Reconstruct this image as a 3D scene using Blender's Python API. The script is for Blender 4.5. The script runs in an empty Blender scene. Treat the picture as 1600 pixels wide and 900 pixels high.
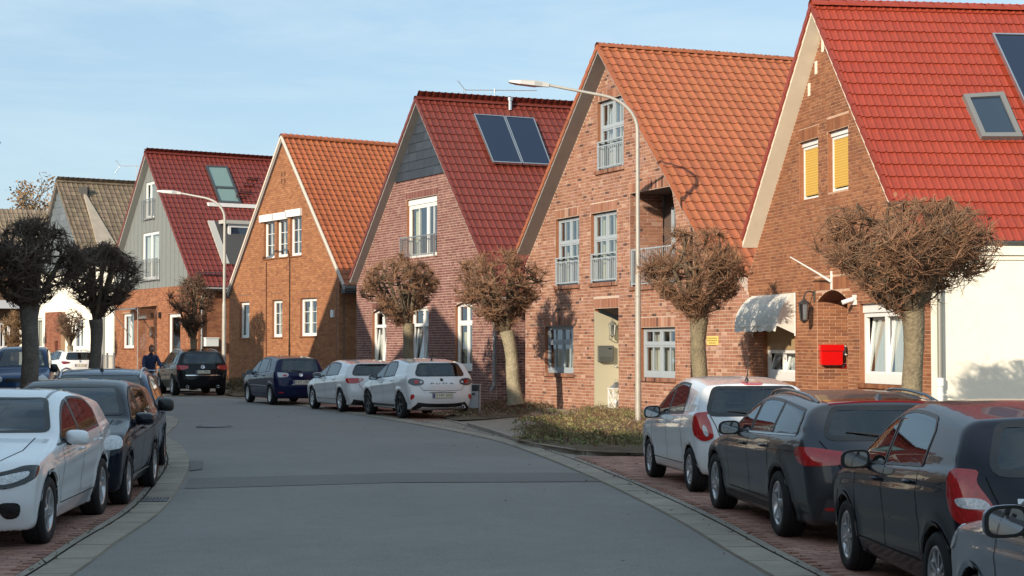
import bpy, bmesh, math, random
import numpy as np
from mathutils import Vector, Matrix, Quaternion
from mathutils.bvhtree import BVHTree
from mathutils.geometry import delaunay_2d_cdt, tessellate_polygon

SC = bpy.context.scene
COL = SC.collection
R = math.radians
random.seed(7)

# ------------------------------------------------------------------ camera
CAM_H = 1.9
F = 2650.0                       # focal length in photo pixels (1600 wide)
PITCH = math.atan((543 - 450) / F)
cam_d = bpy.data.cameras.new('camera')
cam = bpy.data.objects.new('camera', cam_d)
COL.objects.link(cam)
cam_d.sensor_width = 36.0
cam_d.lens = F / 1600 * 36.0
cam_d.clip_start = 0.1
cam_d.clip_end = 6000
cam.location = (0, 0, CAM_H)
cam.rotation_euler = (R(90) + PITCH, 0, 0)
SC.camera = cam

# ------------------------------------------------------------------ sky and sun
SUN_AZ, SUN_EL = 214.0, 21.5     # compass bearing the sun stands at (clockwise from +Y)
sun_dir = Vector((math.sin(R(SUN_AZ)) * math.cos(R(SUN_EL)), math.cos(R(SUN_AZ)) * math.cos(R(SUN_EL)), math.sin(R(SUN_EL))))
W = bpy.data.worlds.new('World')
SC.world = W
W.use_nodes = True
nt = W.node_tree
nt.nodes.clear()
wo = nt.nodes.new('ShaderNodeOutputWorld')
bg = nt.nodes.new('ShaderNodeBackground')
sky = nt.nodes.new('ShaderNodeTexSky')
sky.sky_type = 'NISHITA'
sky.sun_disc = False
sky.sun_elevation = R(SUN_EL)
sky.sun_rotation = R(SUN_AZ)
sky.altitude = 50
sky.air_density = 1.0
sky.dust_density = 1.2
sky.ozone_density = 1.0
# thin cirrus streaks, the same all round the sky
tc = nt.nodes.new('ShaderNodeTexCoord')
mp = nt.nodes.new('ShaderNodeMapping')
mp.inputs['Scale'].default_value = (1.2, 1.2, 9.0)
mp.inputs['Rotation'].default_value = (R(8), R(5), 0)
nz = nt.nodes.new('ShaderNodeTexNoise')
nz.inputs['Scale'].default_value = 2.6
nz.inputs['Detail'].default_value = 7
nz.inputs['Roughness'].default_value = 0.62
nz.inputs['Distortion'].default_value = 0.5
rp = nt.nodes.new('ShaderNodeValToRGB')
rp.color_ramp.elements[0].position = 0.36
rp.color_ramp.elements[0].color = (0, 0, 0, 1)
rp.color_ramp.elements[1].position = 0.72
rp.color_ramp.elements[1].color = (0.75, 0.75, 0.75, 1)
veil = nt.nodes.new('ShaderNodeMix')      # thin high haze over the blue
veil.data_type = 'RGBA'
veil.inputs[0].default_value = 0.80
veil.inputs[7].default_value = (1.05, 1.56, 2.05, 1)
mx = nt.nodes.new('ShaderNodeMix')
mx.data_type = 'RGBA'
nt.links.new(tc.outputs['Generated'], mp.inputs['Vector'])
nt.links.new(mp.outputs['Vector'], nz.inputs['Vector'])
nt.links.new(nz.outputs['Fac'], rp.inputs['Fac'])
nt.links.new(rp.outputs['Color'], mx.inputs[0])
nt.links.new(sky.outputs['Color'], veil.inputs[6])
nt.links.new(veil.outputs[2], mx.inputs[6])
mx.inputs[7].default_value = (2.15, 2.72, 3.0, 1)
nt.links.new(mx.outputs[2], bg.inputs['Color'])
bg.inputs['Strength'].default_value = 0.15
nt.links.new(bg.outputs[0], wo.inputs['Surface'])

sd = bpy.data.lights.new('sun', 'SUN')
sd.energy = 2.8
sd.angle = R(0.53)
sd.color = (1.0, 0.86, 0.68)
sun = bpy.data.objects.new('sun', sd)
COL.objects.link(sun)
sun.location = (-40, -30, 40)
sun.rotation_euler = (-sun_dir).to_track_quat('-Z', 'Y').to_euler()
SC.view_settings.view_transform = 'Standard'
SC.view_settings.look = 'None'
SC.view_settings.exposure = 1.1
SC.view_settings.gamma = 1.0

# ------------------------------------------------------------------ survey helpers
CR = cam.rotation_euler.to_matrix()
SLOPE = 0.0022                   # the street rises very gently away from the camera


def G(x, y):
    return SLOPE * y


def ray(px, py):
    return (CR @ Vector(((px - 800) / F, (450 - py) / F, -1))).normalized()


def ground(px, py, h=0.0):
    """where a sight line meets the ground (raised by h)"""
    d = ray(px, py)
    t = (CAM_H - h) / (SLOPE * d.y - d.z)
    return Vector((d.x * t, d.y * t, CAM_H + d.z * t))


def at_depth(px, py, Y):
    d = ray(px, py)
    t = Y / d.y
    return Vector((d.x * t, Y, CAM_H + d.z * t))


# ------------------------------------------------------------------ materials
MATS = {}


def _n(nt, t, **kw):
    n = nt.nodes.new(t)
    for k, v in kw.items():
        n.inputs[k].default_value = v
    return n


def mat(name, base, rough=0.6, metal=0.0, coat=0.0, spec=0.5, noise=None, noise2=None, noise3=None, bump=None, tint=False,
        emit=None, alpha=None, coatr=0.03):
    """principled material; noise=(scale, amount[, detail]) varies brightness, tint multiplies by the piece's own colour"""
    if name in MATS:
        return MATS[name]
    m = bpy.data.materials.new(name)
    m.use_nodes = True
    nt = m.node_tree
    b = nt.nodes['Principled BSDF']
    b.inputs['Base Color'].default_value = (*base, 1)
    b.inputs['Roughness'].default_value = rough
    b.inputs['Metallic'].default_value = metal
    b.inputs['Coat Weight'].default_value = coat
    b.inputs['Coat Roughness'].default_value = coatr
    b.inputs['Specular IOR Level'].default_value = spec
    col = None
    geo = None
    if noise or bump or noise2 or noise3:
        geo = nt.nodes.new('ShaderNodeNewGeometry')
    if tint:
        a = nt.nodes.new('ShaderNodeVertexColor')
        a.layer_name = 'tint'
        mm = nt.nodes.new('ShaderNodeMix')
        mm.data_type = 'RGBA'
        mm.blend_type = 'MULTIPLY'
        mm.inputs[0].default_value = 1
        mm.inputs[6].default_value = (*base, 1)
        nt.links.new(a.outputs['Color'], mm.inputs[7])
        col = mm.outputs[2]
    for ns in (noise, noise2, noise3):
        if not ns:
            continue
        t = _n(nt, 'ShaderNodeTexNoise', Scale=ns[0], Detail=ns[2] if len(ns) > 2 else 4.0, Roughness=0.6)
        nt.links.new(geo.outputs['Position'], t.inputs['Vector'])
        mr = _n(nt, 'ShaderNodeMapRange')
        mr.inputs[1].default_value = 0.25
        mr.inputs[2].default_value = 0.75
        mr.inputs[3].default_value = 1 - ns[1]
        mr.inputs[4].default_value = 1 + ns[1]
        nt.links.new(t.outputs['Fac'], mr.inputs[0])
        mm = nt.nodes.new('ShaderNodeMix')
        mm.data_type = 'RGBA'
        mm.blend_type = 'MULTIPLY'
        mm.inputs[0].default_value = 1
        if col:
            nt.links.new(col, mm.inputs[6])
        else:
            mm.inputs[6].default_value = (*base, 1)
        nt.links.new(mr.outputs[0], mm.inputs[7])
        col = mm.outputs[2]
    if col:
        nt.links.new(col, b.inputs['Base Color'])
    if bump:
        t = _n(nt, 'ShaderNodeTexNoise', Scale=bump[0], Detail=5.0)
        nt.links.new(geo.outputs['Position'], t.inputs['Vector'])
        bp = _n(nt, 'ShaderNodeBump', Strength=bump[1], Distance=bump[2] if len(bump) > 2 else 0.01)
        nt.links.new(t.outputs['Fac'], bp.inputs['Height'])
        nt.links.new(bp.outputs['Normal'], b.inputs['Normal'])
    if emit:
        b.inputs['Emission Color'].default_value = (*emit[:3], 1)
        b.inputs['Emission Strength'].default_value = emit[3]
    MATS[name] = m
    return m


def dark_inside(m):
    """sheet metal shows its paint outside and dark lining inside"""
    nt = m.node_tree
    b = nt.nodes['Principled BSDF']
    o = nt.nodes['Material Output']
    g = nt.nodes.new('ShaderNodeNewGeometry')
    d = nt.nodes.new('ShaderNodeBsdfDiffuse')
    d.inputs[0].default_value = (0.02, 0.02, 0.022, 1)
    x = nt.nodes.new('ShaderNodeMixShader')
    nt.links.new(g.outputs['Backfacing'], x.inputs[0])
    nt.links.new(b.outputs[0], x.inputs[1])
    nt.links.new(d.outputs[0], x.inputs[2])
    nt.links.new(x.outputs[0], o.inputs[0])
    return m


def glass_mat(name, tintc=(0.75, 0.8, 0.8), trans=0.6, rough=0.02):
    """window pane: partly see-through, partly mirror"""
    if name in MATS:
        return MATS[name]
    m = bpy.data.materials.new(name)
    m.use_nodes = True
    nt = m.node_tree
    nt.nodes.clear()
    o = nt.nodes.new('ShaderNodeOutputMaterial')
    tr = nt.nodes.new('ShaderNodeBsdfTransparent')
    tr.inputs[0].default_value = (*tintc, 1)
    gl = nt.nodes.new('ShaderNodeBsdfGlossy')
    gl.inputs['Roughness'].default_value = rough
    gl.inputs[0].default_value = (0.9, 0.95, 1.0, 1)
    lw = nt.nodes.new('ShaderNodeLayerWeight')
    lw.inputs['Blend'].default_value = 0.25
    mr = nt.nodes.new('ShaderNodeMapRange')
    mr.inputs[3].default_value = 1 - trans
    mr.inputs[4].default_value = 1.0
    mxs = nt.nodes.new('ShaderNodeMixShader')
    nt.links.new(lw.outputs['Fresnel'], mr.inputs[0])
    nt.links.new(mr.outputs[0], mxs.inputs[0])
    nt.links.new(tr.outputs[0], mxs.inputs[1])
    nt.links.new(gl.outputs[0], mxs.inputs[2])
    nt.links.new(mxs.outputs[0], o.inputs[0])
    MATS[name] = m
    return m


def hexc(r, g, b):
    f = lambda c: (c / 255 / 12.92) if c / 255 <= 0.04045 else ((c / 255 + 0.055) / 1.055) ** 2.4
    return (f(r), f(g), f(b))


# ------------------------------------------------------------------ mesh building
class MB:
    """collects faces; build() links them as one mesh object"""

    def __init__(s):
        s.v, s.f, s.m, s.c, s.sm = [], [], [], [], []

    def face(s, pts, m=0, c=(1, 1, 1), smooth=False):
        n = len(s.v)
        s.v.extend([tuple(p) for p in pts])
        s.f.append(list(range(n, n + len(pts))))
        s.m.append(m)
        s.c.append(c)
        s.sm.append(smooth)

    def grid(s, rows, m=0, c=(1, 1, 1), smooth=True, close=False):
        """rows: list of equal-length point rows"""
        n = len(s.v)
        k = len(rows[0])
        for r in rows:
            s.v.extend([tuple(p) for p in r])
        for i in range(len(rows) - 1):
            for j in range(k if close else k - 1):
                j2 = (j + 1) % k
                s.f.append([n + i * k + j, n + i * k + j2, n + (i + 1) * k + j2, n + (i + 1) * k + j])
                s.m.append(m)
                s.c.append(c)
                s.sm.append(smooth)

    def hexa(s, p, m=0, c=(1, 1, 1), skip=()):
        """p: 8 points, bottom ring 0-3 then top ring 4-7"""
        n = len(s.v)
        s.v.extend([tuple(q) for q in p])
        for k, q in enumerate(([3, 2, 1, 0], [4, 5, 6, 7], [0, 1, 5, 4], [1, 2, 6, 5], [2, 3, 7, 6], [3, 0, 4, 7])):
            if k in skip:
                continue
            s.f.append([n + i for i in q])
            s.m.append(m)
            s.c.append(c)
            s.sm.append(False)

    def box(s, x0, x1, y0, y1, z0, z1, m=0, c=(1, 1, 1), M=None):
        p = [Vector(q) for q in ((x0, y0, z0), (x1, y0, z0), (x1, y1, z0), (x0, y1, z0), (x0, y0, z1), (x1, y0, z1), (x1, y1, z1), (x0, y1, z1))]
        if M is not None:
            p = [M @ q for q in p]
        s.hexa(p, m, c)

    def tube(s, pts, rad, n=8, m=0, c=(1, 1, 1), caps=True, smooth=True):
        pts = [Vector(p) for p in pts]
        if not isinstance(rad, (list, tuple)):
            rad = [rad] * len(pts)
        rows = []
        ref = None
        for i, p in enumerate(pts):
            t = (pts[min(i + 1, len(pts) - 1)] - pts[max(i - 1, 0)])
            if t.length < 1e-9:
                t = Vector((0, 0, 1))
            t.normalize()
            if ref is None:
                ref = Vector((0, 0, 1)) if abs(t.z) < 0.9 else Vector((1, 0, 0))
            a = t.cross(ref)
            if a.length < 1e-6:
                a = t.cross(Vector((0.3, 0.8, 0.1)))
            a.normalize()
            b = t.cross(a)
            ref = b.cross(t) * 1.0 if False else ref
            rows.append([p + (a * math.cos(2 * math.pi * k / n) + b * math.sin(2 * math.pi * k / n)) * rad[i] for k in range(n)])
        s.grid(rows, m, c, smooth, close=True)
        if caps:
            s.face(rows[0], m, c)
            s.face(list(reversed(rows[-1])), m, c)

    def lathe(s, prof, n=24, axis='z', M=None, m=0, c=(1, 1, 1), smooth=True):
        """prof: list of (radius, height)"""
        rows = []
        for r, h in prof:
            row = []
            for k in range(n):
                a = 2 * math.pi * k / n
                if axis == 'z':
                    q = Vector((r * math.cos(a), r * math.sin(a), h))
                elif axis == 'y':
                    q = Vector((r * math.cos(a), h, r * math.sin(a)))
                else:
                    q = Vector((h, r * math.cos(a), r * math.sin(a)))
                row.append(M @ q if M is not None else q)
            rows.append(row)
        s.grid(rows, m, c, smooth, close=True)

    def build(s, name, mats, parent=None, origin=None, tint=False, outward=False):
        me = bpy.data.meshes.new(name)
        v = np.array(s.v, dtype=float).reshape(-1, 3)
        if origin is not None:
            v = v - np.array(origin)
        me.from_pydata(v.tolist(), [], s.f)
        if not isinstance(mats, (list, tuple)):
            mats = [mats]
        for q in mats:
            me.materials.append(q)
        me.polygons.foreach_set('material_index', s.m)
        me.polygons.foreach_set('use_smooth', s.sm)
        if tint:
            ca = me.color_attributes.new('tint', 'FLOAT_COLOR', 'CORNER')
            buf = []
            for f, c in zip(s.f, s.c):
                buf.extend((c[0], c[1], c[2], 1.0) * len(f))
            ca.data.foreach_set('color', buf)
        if outward:
            bm = bmesh.new()
            bm.from_mesh(me)
            bmesh.ops.remove_doubles(bm, verts=bm.verts, dist=1e-5)
            bmesh.ops.recalc_face_normals(bm, faces=bm.faces)
            bm.to_mesh(me)
            bm.free()
        me.update()
        return link(name, me, parent)


def link(name, me, parent=None):
    o = bpy.data.objects.new(name, me)
    COL.objects.link(o)
    if parent is not None:
        o.parent = parent
    return o


def stamp(name, tv, tf, mats4, cols, mlist, parent=None, origin=None, kind=None, smooth=False):
    """many placed copies of one small quad template, joined into one mesh"""
    tv = np.array(tv, float)
    tf = np.array(tf, int)
    N = len(mats4)
    A = np.array([np.array(q) for q in mats4], float).reshape(N, 4, 4)
    V = np.einsum('nij,kj->nki', A[:, :3, :3], tv) + A[:, None, :3, 3]
    V = V.reshape(-1, 3)
    if origin is not None:
        V = V - np.array(origin)
    Fc = (tf[None] + (np.arange(N) * len(tv))[:, None, None]).reshape(-1, tf.shape[1])
    me = bpy.data.meshes.new(name)
    me.from_pydata(V.tolist(), [], Fc.tolist())
    for q in (mlist if isinstance(mlist, (list, tuple)) else [mlist]):
        me.materials.append(q)
    if cols is not None:
        ca = me.color_attributes.new('tint', 'FLOAT_COLOR', 'CORNER')
        c4 = np.ones((N, 4))
        c4[:, :3] = np.array(cols)
        ca.data.foreach_set('color', np.repeat(c4, tf.size, axis=0).ravel())
    if smooth:
        me.polygons.foreach_set('use_smooth', [True] * len(me.polygons))
    me.update()
    o = link(name, me, parent)
    if kind:
        o['kind'] = kind
    return o


def template_mesh(name, tv, tf, m, col, smooth=False):
    me = bpy.data.meshes.new(name)
    me.from_pydata([tuple(p) for p in tv], [], [list(f) for f in tf])
    for q in (m if isinstance(m, (list, tuple)) else [m]):
        me.materials.append(q)
    ca = me.color_attributes.new('tint', 'FLOAT_COLOR', 'CORNER')
    n = sum(len(f) for f in tf)
    ca.data.foreach_set('color', [*col, 1.0] * n)
    if smooth:
        me.polygons.foreach_set('use_smooth', [True] * len(me.polygons))
    me.update()
    return me


def thing(name, label, cat, loc=(0, 0, 0), rz=0.0, group=None):
    o = bpy.data.objects.new(name, None)
    COL.objects.link(o)
    o.location = loc
    o.rotation_euler = (0, 0, rz)
    o.empty_display_size = 0.3
    tag(o, label, cat, group)
    return o


def tag(o, label, cat, group=None):
    o['label'] = label
    o['category'] = cat
    if group:
        o['group'] = group
    return o


def struct(o, kind='structure'):
    o['kind'] = kind
    return o


def text_mesh(s, size, mat_, M, name, parent, depth=0.002, origin=None, width=None):
    cu = bpy.data.curves.new('lettering', 'FONT')
    cu.body = s
    cu.size = size
    cu.align_x = 'CENTER'
    cu.align_y = 'CENTER'
    cu.extrude = depth
    cu.resolution_u = 2
    to = bpy.data.objects.new('lettering', cu)
    COL.objects.link(to)
    bpy.context.view_layer.update()
    me = bpy.data.meshes.new_from_object(to.evaluated_get(bpy.context.evaluated_depsgraph_get()))
    bpy.data.objects.remove(to)
    me.name = name
    if width:
        xs = [v.co.x for v in me.vertices]
        k = width / max(1e-6, max(xs) - min(xs))
        for v in me.vertices:
            v.co.x *= k
    me.transform(M)
    if origin is not None:
        me.transform(Matrix.Translation(-Vector(origin)))
    me.materials.clear()
    me.materials.append(mat_)
    return link(name, me, parent)
# ------------------------------------------------------------------ shared house materials
M_dark = mat('dark_room', (0.012, 0.012, 0.013), rough=0.9)
M_white = mat('white_frame', (0.74, 0.74, 0.72), rough=0.35, noise=(6, 0.05))
M_grey_frame = mat('pale_grey_frame', (0.34, 0.39, 0.43), rough=0.4, noise=(6, 0.05))
M_pane = glass_mat('window_glass', trans=0.78)
M_curtain = mat('white_curtain', (0.72, 0.70, 0.64), rough=0.9)
M_ycurtain = mat('cream_curtain', (0.72, 0.66, 0.42), rough=0.9)
M_zinc = mat('zinc', (0.30, 0.31, 0.32), rough=0.45, metal=0.7, noise=(8, 0.15))
M_steel = mat('galvanised_steel', (0.42, 0.43, 0.44), rough=0.4, metal=0.8)
M_black = mat('black_plastic', (0.015, 0.015, 0.016), rough=0.45)
M_cream = mat('cream_board', (0.80, 0.74, 0.60), rough=0.6, noise=(3, 0.06))
M_soffit_grey = mat('grey_board', (0.27, 0.25, 0.235), rough=0.7, noise=(3, 0.08))
M_plaster_white = mat('white_plaster', (0.80, 0.755, 0.64), rough=0.85, noise=(0.5, 0.06), noise2=(6, .04), bump=(50, 0.35))
M_plain = mat('plain_plaster', (0.4, 0.36, 0.32), rough=0.9)
M_brick = mat('brick_face', (1, 1, 1), rough=0.85, spec=0.25, tint=True, noise=(22, 0.12), noise2=(.5, .08), noise3=(2.2, .05), bump=(90, 0.45))
M_tile_glazed = mat('glazed_tile', (1, 1, 1), rough=0.48, tint=True, noise=(.8, 0.08), noise2=(7, 0.10), noise3=(40, .08), spec=0.42)
M_tile_matt = mat('clay_tile', (1, 1, 1), rough=0.62, tint=True, noise=(.6, 0.07), noise2=(6, 0.07), noise3=(45, .10), spec=0.3)
M_tile_old = mat('concrete_tile', (1, 1, 1), rough=0.9, tint=True, noise=(2, 0.2), noise2=(20, 0.15))


def mortar(name, c):
    return mat(name, c, rough=0.95, noise=(14, 0.18), noise2=(.55, .14), bump=(120, 0.4))


class Wall:
    """a vertical wall plane: u along it (to the right seen from outside), z up, o outwards"""

    def __init__(s, O, a):
        s.O = Vector(O)
        s.a = Vector((a[0], a[1], 0)).normalized()
        s.n = Vector((s.a.y, -s.a.x, 0))

    def P(s, u, z, o=0.0):
        return s.O + s.a * u + s.n * o + Vector((0, 0, z))

    def M(s, u, z, o=0.0):
        p = s.P(u, z, o)
        return Matrix(((s.a.x, -s.n.x, 0, p.x), (s.a.y, -s.n.y, 0, p.y), (0, 0, 1, p.z), (0, 0, 0, 1)))

    def uz(s, px, py, off=0.0):
        d = ray(px, py)
        c = Vector((0, 0, CAM_H))
        q = s.O + s.n * off
        t = (q - c).dot(s.n) / d.dot(s.n)
        p = c + d * t
        return ((p - s.O).dot(s.a), p.z)


def wbox(mb, w, u0, u1, z0, z1, o0, o1, m=0, c=(1, 1, 1), skip=()):
    """box on a wall; o1 is the outer face"""
    mb.hexa([w.P(u0, z0, o1), w.P(u1, z0, o1), w.P(u1, z0, o0), w.P(u0, z0, o0),
             w.P(u0, z1, o1), w.P(u1, z1, o1), w.P(u1, z1, o0), w.P(u0, z1, o0)], m, c, skip)


def rect_hole(u0, u1, z0, z1, arch=0.0):
    if arch <= 0:
        return [(u0, z0), (u1, z0), (u1, z1), (u0, z1)]
    pts = [(u0, z0), (u1, z0)]
    n = 10
    for k in range(n + 1):
        t = k / n
        pts.append((u1 + (u0 - u1) * t, z1 - arch + arch * (1 - (2 * t - 1) ** 2)))
    return pts


def scan(poly, z):
    xs = []
    n = len(poly)
    for i in range(n):
        (x0, z0), (x1, z1) = poly[i], poly[(i + 1) % n]
        if (z0 <= z < z1) or (z1 <= z < z0):
            xs.append(x0 + (z - z0) * (x1 - x0) / (z1 - z0))
    xs.sort()
    return [(xs[i], xs[i + 1]) for i in range(0, len(xs) - 1, 2)]


def inter(a, b):
    out = []
    for (p, q) in a:
        for (r, s) in b:
            lo, hi = max(p, r), min(q, s)
            if hi - lo > 0.02:
                out.append((lo, hi))
    return out


def subtract(a, b):
    for (r, s) in b:
        o = []
        for (p, q) in a:
            if s <= p or r >= q:
                o.append((p, q))
                continue
            if r - p > 0.02:
                o.append((p, r))
            if q - s > 0.02:
                o.append((s, q))
        a = o
    return a


BRICK_F = [[0, 1, 5, 4], [1, 2, 6, 5], [2, 3, 7, 6], [3, 0, 4, 7], [4, 5, 6, 7]]


def brick_t(l=1.0, h=1.0, proud=0.007):
    a, b = l / 2, h / 2
    # x along wall, y inwards, z up ; ring 0-3 at the back, 4-7 front
    return [(-a, .03, -b), (a, .03, -b), (a, .03, b), (-a, .03, b), (-a, -proud, -b), (a, -proud, -b), (a, -proud, b), (-a, -proud, b)]


def backing(house, name, w, poly, holes, mortar_m, reveal_m, reveal=0.13, origin=None):
    mb = MB()
    loops = [[Vector((u, z, 0)) for u, z in poly]] + [[Vector((u, z, 0)) for u, z in h] for h in holes]
    flat = [p for l in loops for p in l]
    for t in tessellate_polygon(loops):
        mb.face([w.P(flat[i].x, flat[i].y) for i in t], 0)
    for h in holes:
        for i in range(len(h)):
            a, b = h[i], h[(i + 1) % len(h)]
            mb.face([w.P(*a), w.P(*b), w.P(b[0], b[1], -reveal), w.P(a[0], a[1], -reveal)], 1)
    for i in range(len(poly)):
        a, b = poly[i], poly[(i + 1) % len(poly)]
        mb.face([w.P(*b), w.P(*a), w.P(a[0], a[1], -0.24), w.P(b[0], b[1], -0.24)], 0)
    return mb.build(name, [mortar_m, reveal_m], house.emp, house.O)


def brick_wall(house, w, poly, holes, course, bl, mortar_m, palette, n_ind=300, soldiers=(), rowlocks=(), name='wall',
               bond='wild', z_from=0.0, seed=1, joint=0.011, plain_below=None):
    """a real brick wall: mortar sheet with openings, each brick a proud block"""
    rnd = random.Random(seed)
    reveal_m = mat(house.key + '_reveal', tuple(sum(p[0][i] * p[1] for p in palette) / sum(p[1] for p in palette) for i in range(3)), rough=0.9, noise=(18, 0.25))
    wall = backing(house, name, w, poly, holes, mortar_m, reveal_m)
    zmax = max(z for _, z in poly)
    hb = course - joint
    sold_h = [rect_hole(*s) for s in soldiers]
    recs = []      # (u, z, len, h, full)
    k = 0
    z = z_from
    while z + course < zmax + course:
        a, b = z + joint / 2, z + course - joint / 2
        iv = inter(scan(poly, a + 1e-4), scan(poly, min(b, zmax - 1e-3)))
        for h in list(holes) + sold_h:
            iv = subtract(iv, scan(h, a + 1e-3) + scan(h, b - 1e-3))
        for (p, q) in iv:
            u = p
            base = math.floor(p / (bl)) * bl
            first = True
            while u < q - 0.02:
                if bond == 'half':
                    grid = bl
                    off = (k % 2) * bl / 2
                    nxt = (math.floor((u - off) / grid + 1e-6) + 1) * grid + off
                    l = nxt - u
                elif bond == 'english':
                    grid = bl if k % 2 == 0 else bl / 2
                    off = 0 if k % 2 == 0 else bl / 4
                    l = (math.floor((u - off) / grid + 1e-6) + 1) * grid + off - u
                elif bond == 'header':
                    grid = bl / 2 if k % 4 else bl
                    off = (k % 2) * bl / 4
                    l = (math.floor((u - off) / grid + 1e-6) + 1) * grid + off - u
                else:
                    l = bl if rnd.random() < 0.55 else bl / 2
                    if first and k % 2:
                        l = bl / 2
                first = False
                e = min(u + l, q)
                if q - e < 0.05:
                    e = q
                if e - u > 0.03:
                    recs.append((u + joint / 2 * 1.3, e - joint / 2 * 1.3, a, b))
                u = e
        k += 1
        z += course
    for (u0, u1, z0, z1) in soldiers:
        n = max(1, round((u1 - u0) / 0.083))
        du = (u1 - u0) / n
        for i in range(n):
            recs.append((u0 + i * du + 0.005, u0 + (i + 1) * du - 0.005, z0 + 0.004, z1 - 0.004))
    tot = sum(p[1] for p in palette)

    def pick(r):
        r *= tot
        for c, wt in palette:
            r -= wt
            if r <= 0:
                return c
        return palette[-1][0]
    full = bl - joint * 1.3
    cand = []
    camp = Vector((0, 0, CAM_H))
    for i, (u0, u1, z0, z1) in enumerate(recs):
        if abs((u1 - u0) - full) < 0.012 and z0 > 1.0:
            cand.append(((w.P(u0, z0) - camp).length, i))
    cand.sort()
    ind = set(i for _, i in cand[:n_ind])
    variants = []
    for i in range(10):
        c = pick((i + 0.5) / 10)
        f = 1 + rnd.uniform(-.12, .12)
        variants.append(template_mesh('brick', brick_t(full, hb), BRICK_F, M_brick, tuple(x * f for x in c)))
    mats4, cols = [], []
    for i, (u0, u1, z0, z1) in enumerate(recs):
        jit = rnd.uniform(-.003, .003)
        if i in ind:
            o = bpy.data.objects.new('brick', rnd.choice(variants))
            COL.objects.link(o)
            o.parent = wall
            m = w.M((u0 + u1) / 2, (z0 + z1) / 2, jit)
            m.translation -= house.O
            o.matrix_local = m
            continue
        m = np.array(w.M((u0 + u1) / 2, (z0 + z1) / 2, jit))
        m[:, 0] *= (u1 - u0)
        m[:, 2] *= (z1 - z0)
        mats4.append(m)
        f = 1 + rnd.uniform(-.10, .10)
        cols.append([x * f for x in pick(rnd.random())])
    if mats4:
        stamp('brickwork', brick_t(), BRICK_F, mats4, cols, M_brick, wall, house.O, 'stuff')
    # sloping brick sills below the windows
    for (u0, u1, zt, hgt) in rowlocks:
        mb = MB()
        n = max(1, round((u1 - u0) / 0.083))
        du = (u1 - u0) / n
        for i in range(n):
            f = 1 + rnd.uniform(-.15, .15)
            c = [x * f * 0.8 for x in pick(rnd.random())]
            wbox(mb, w, u0 + i * du + .004, u0 + (i + 1) * du - .004, zt - hgt, zt, -0.1, 0.055, 0, c)
        mb.build('brick_sill', M_brick, wall, house.O, tint=True)
    return wall


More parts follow.
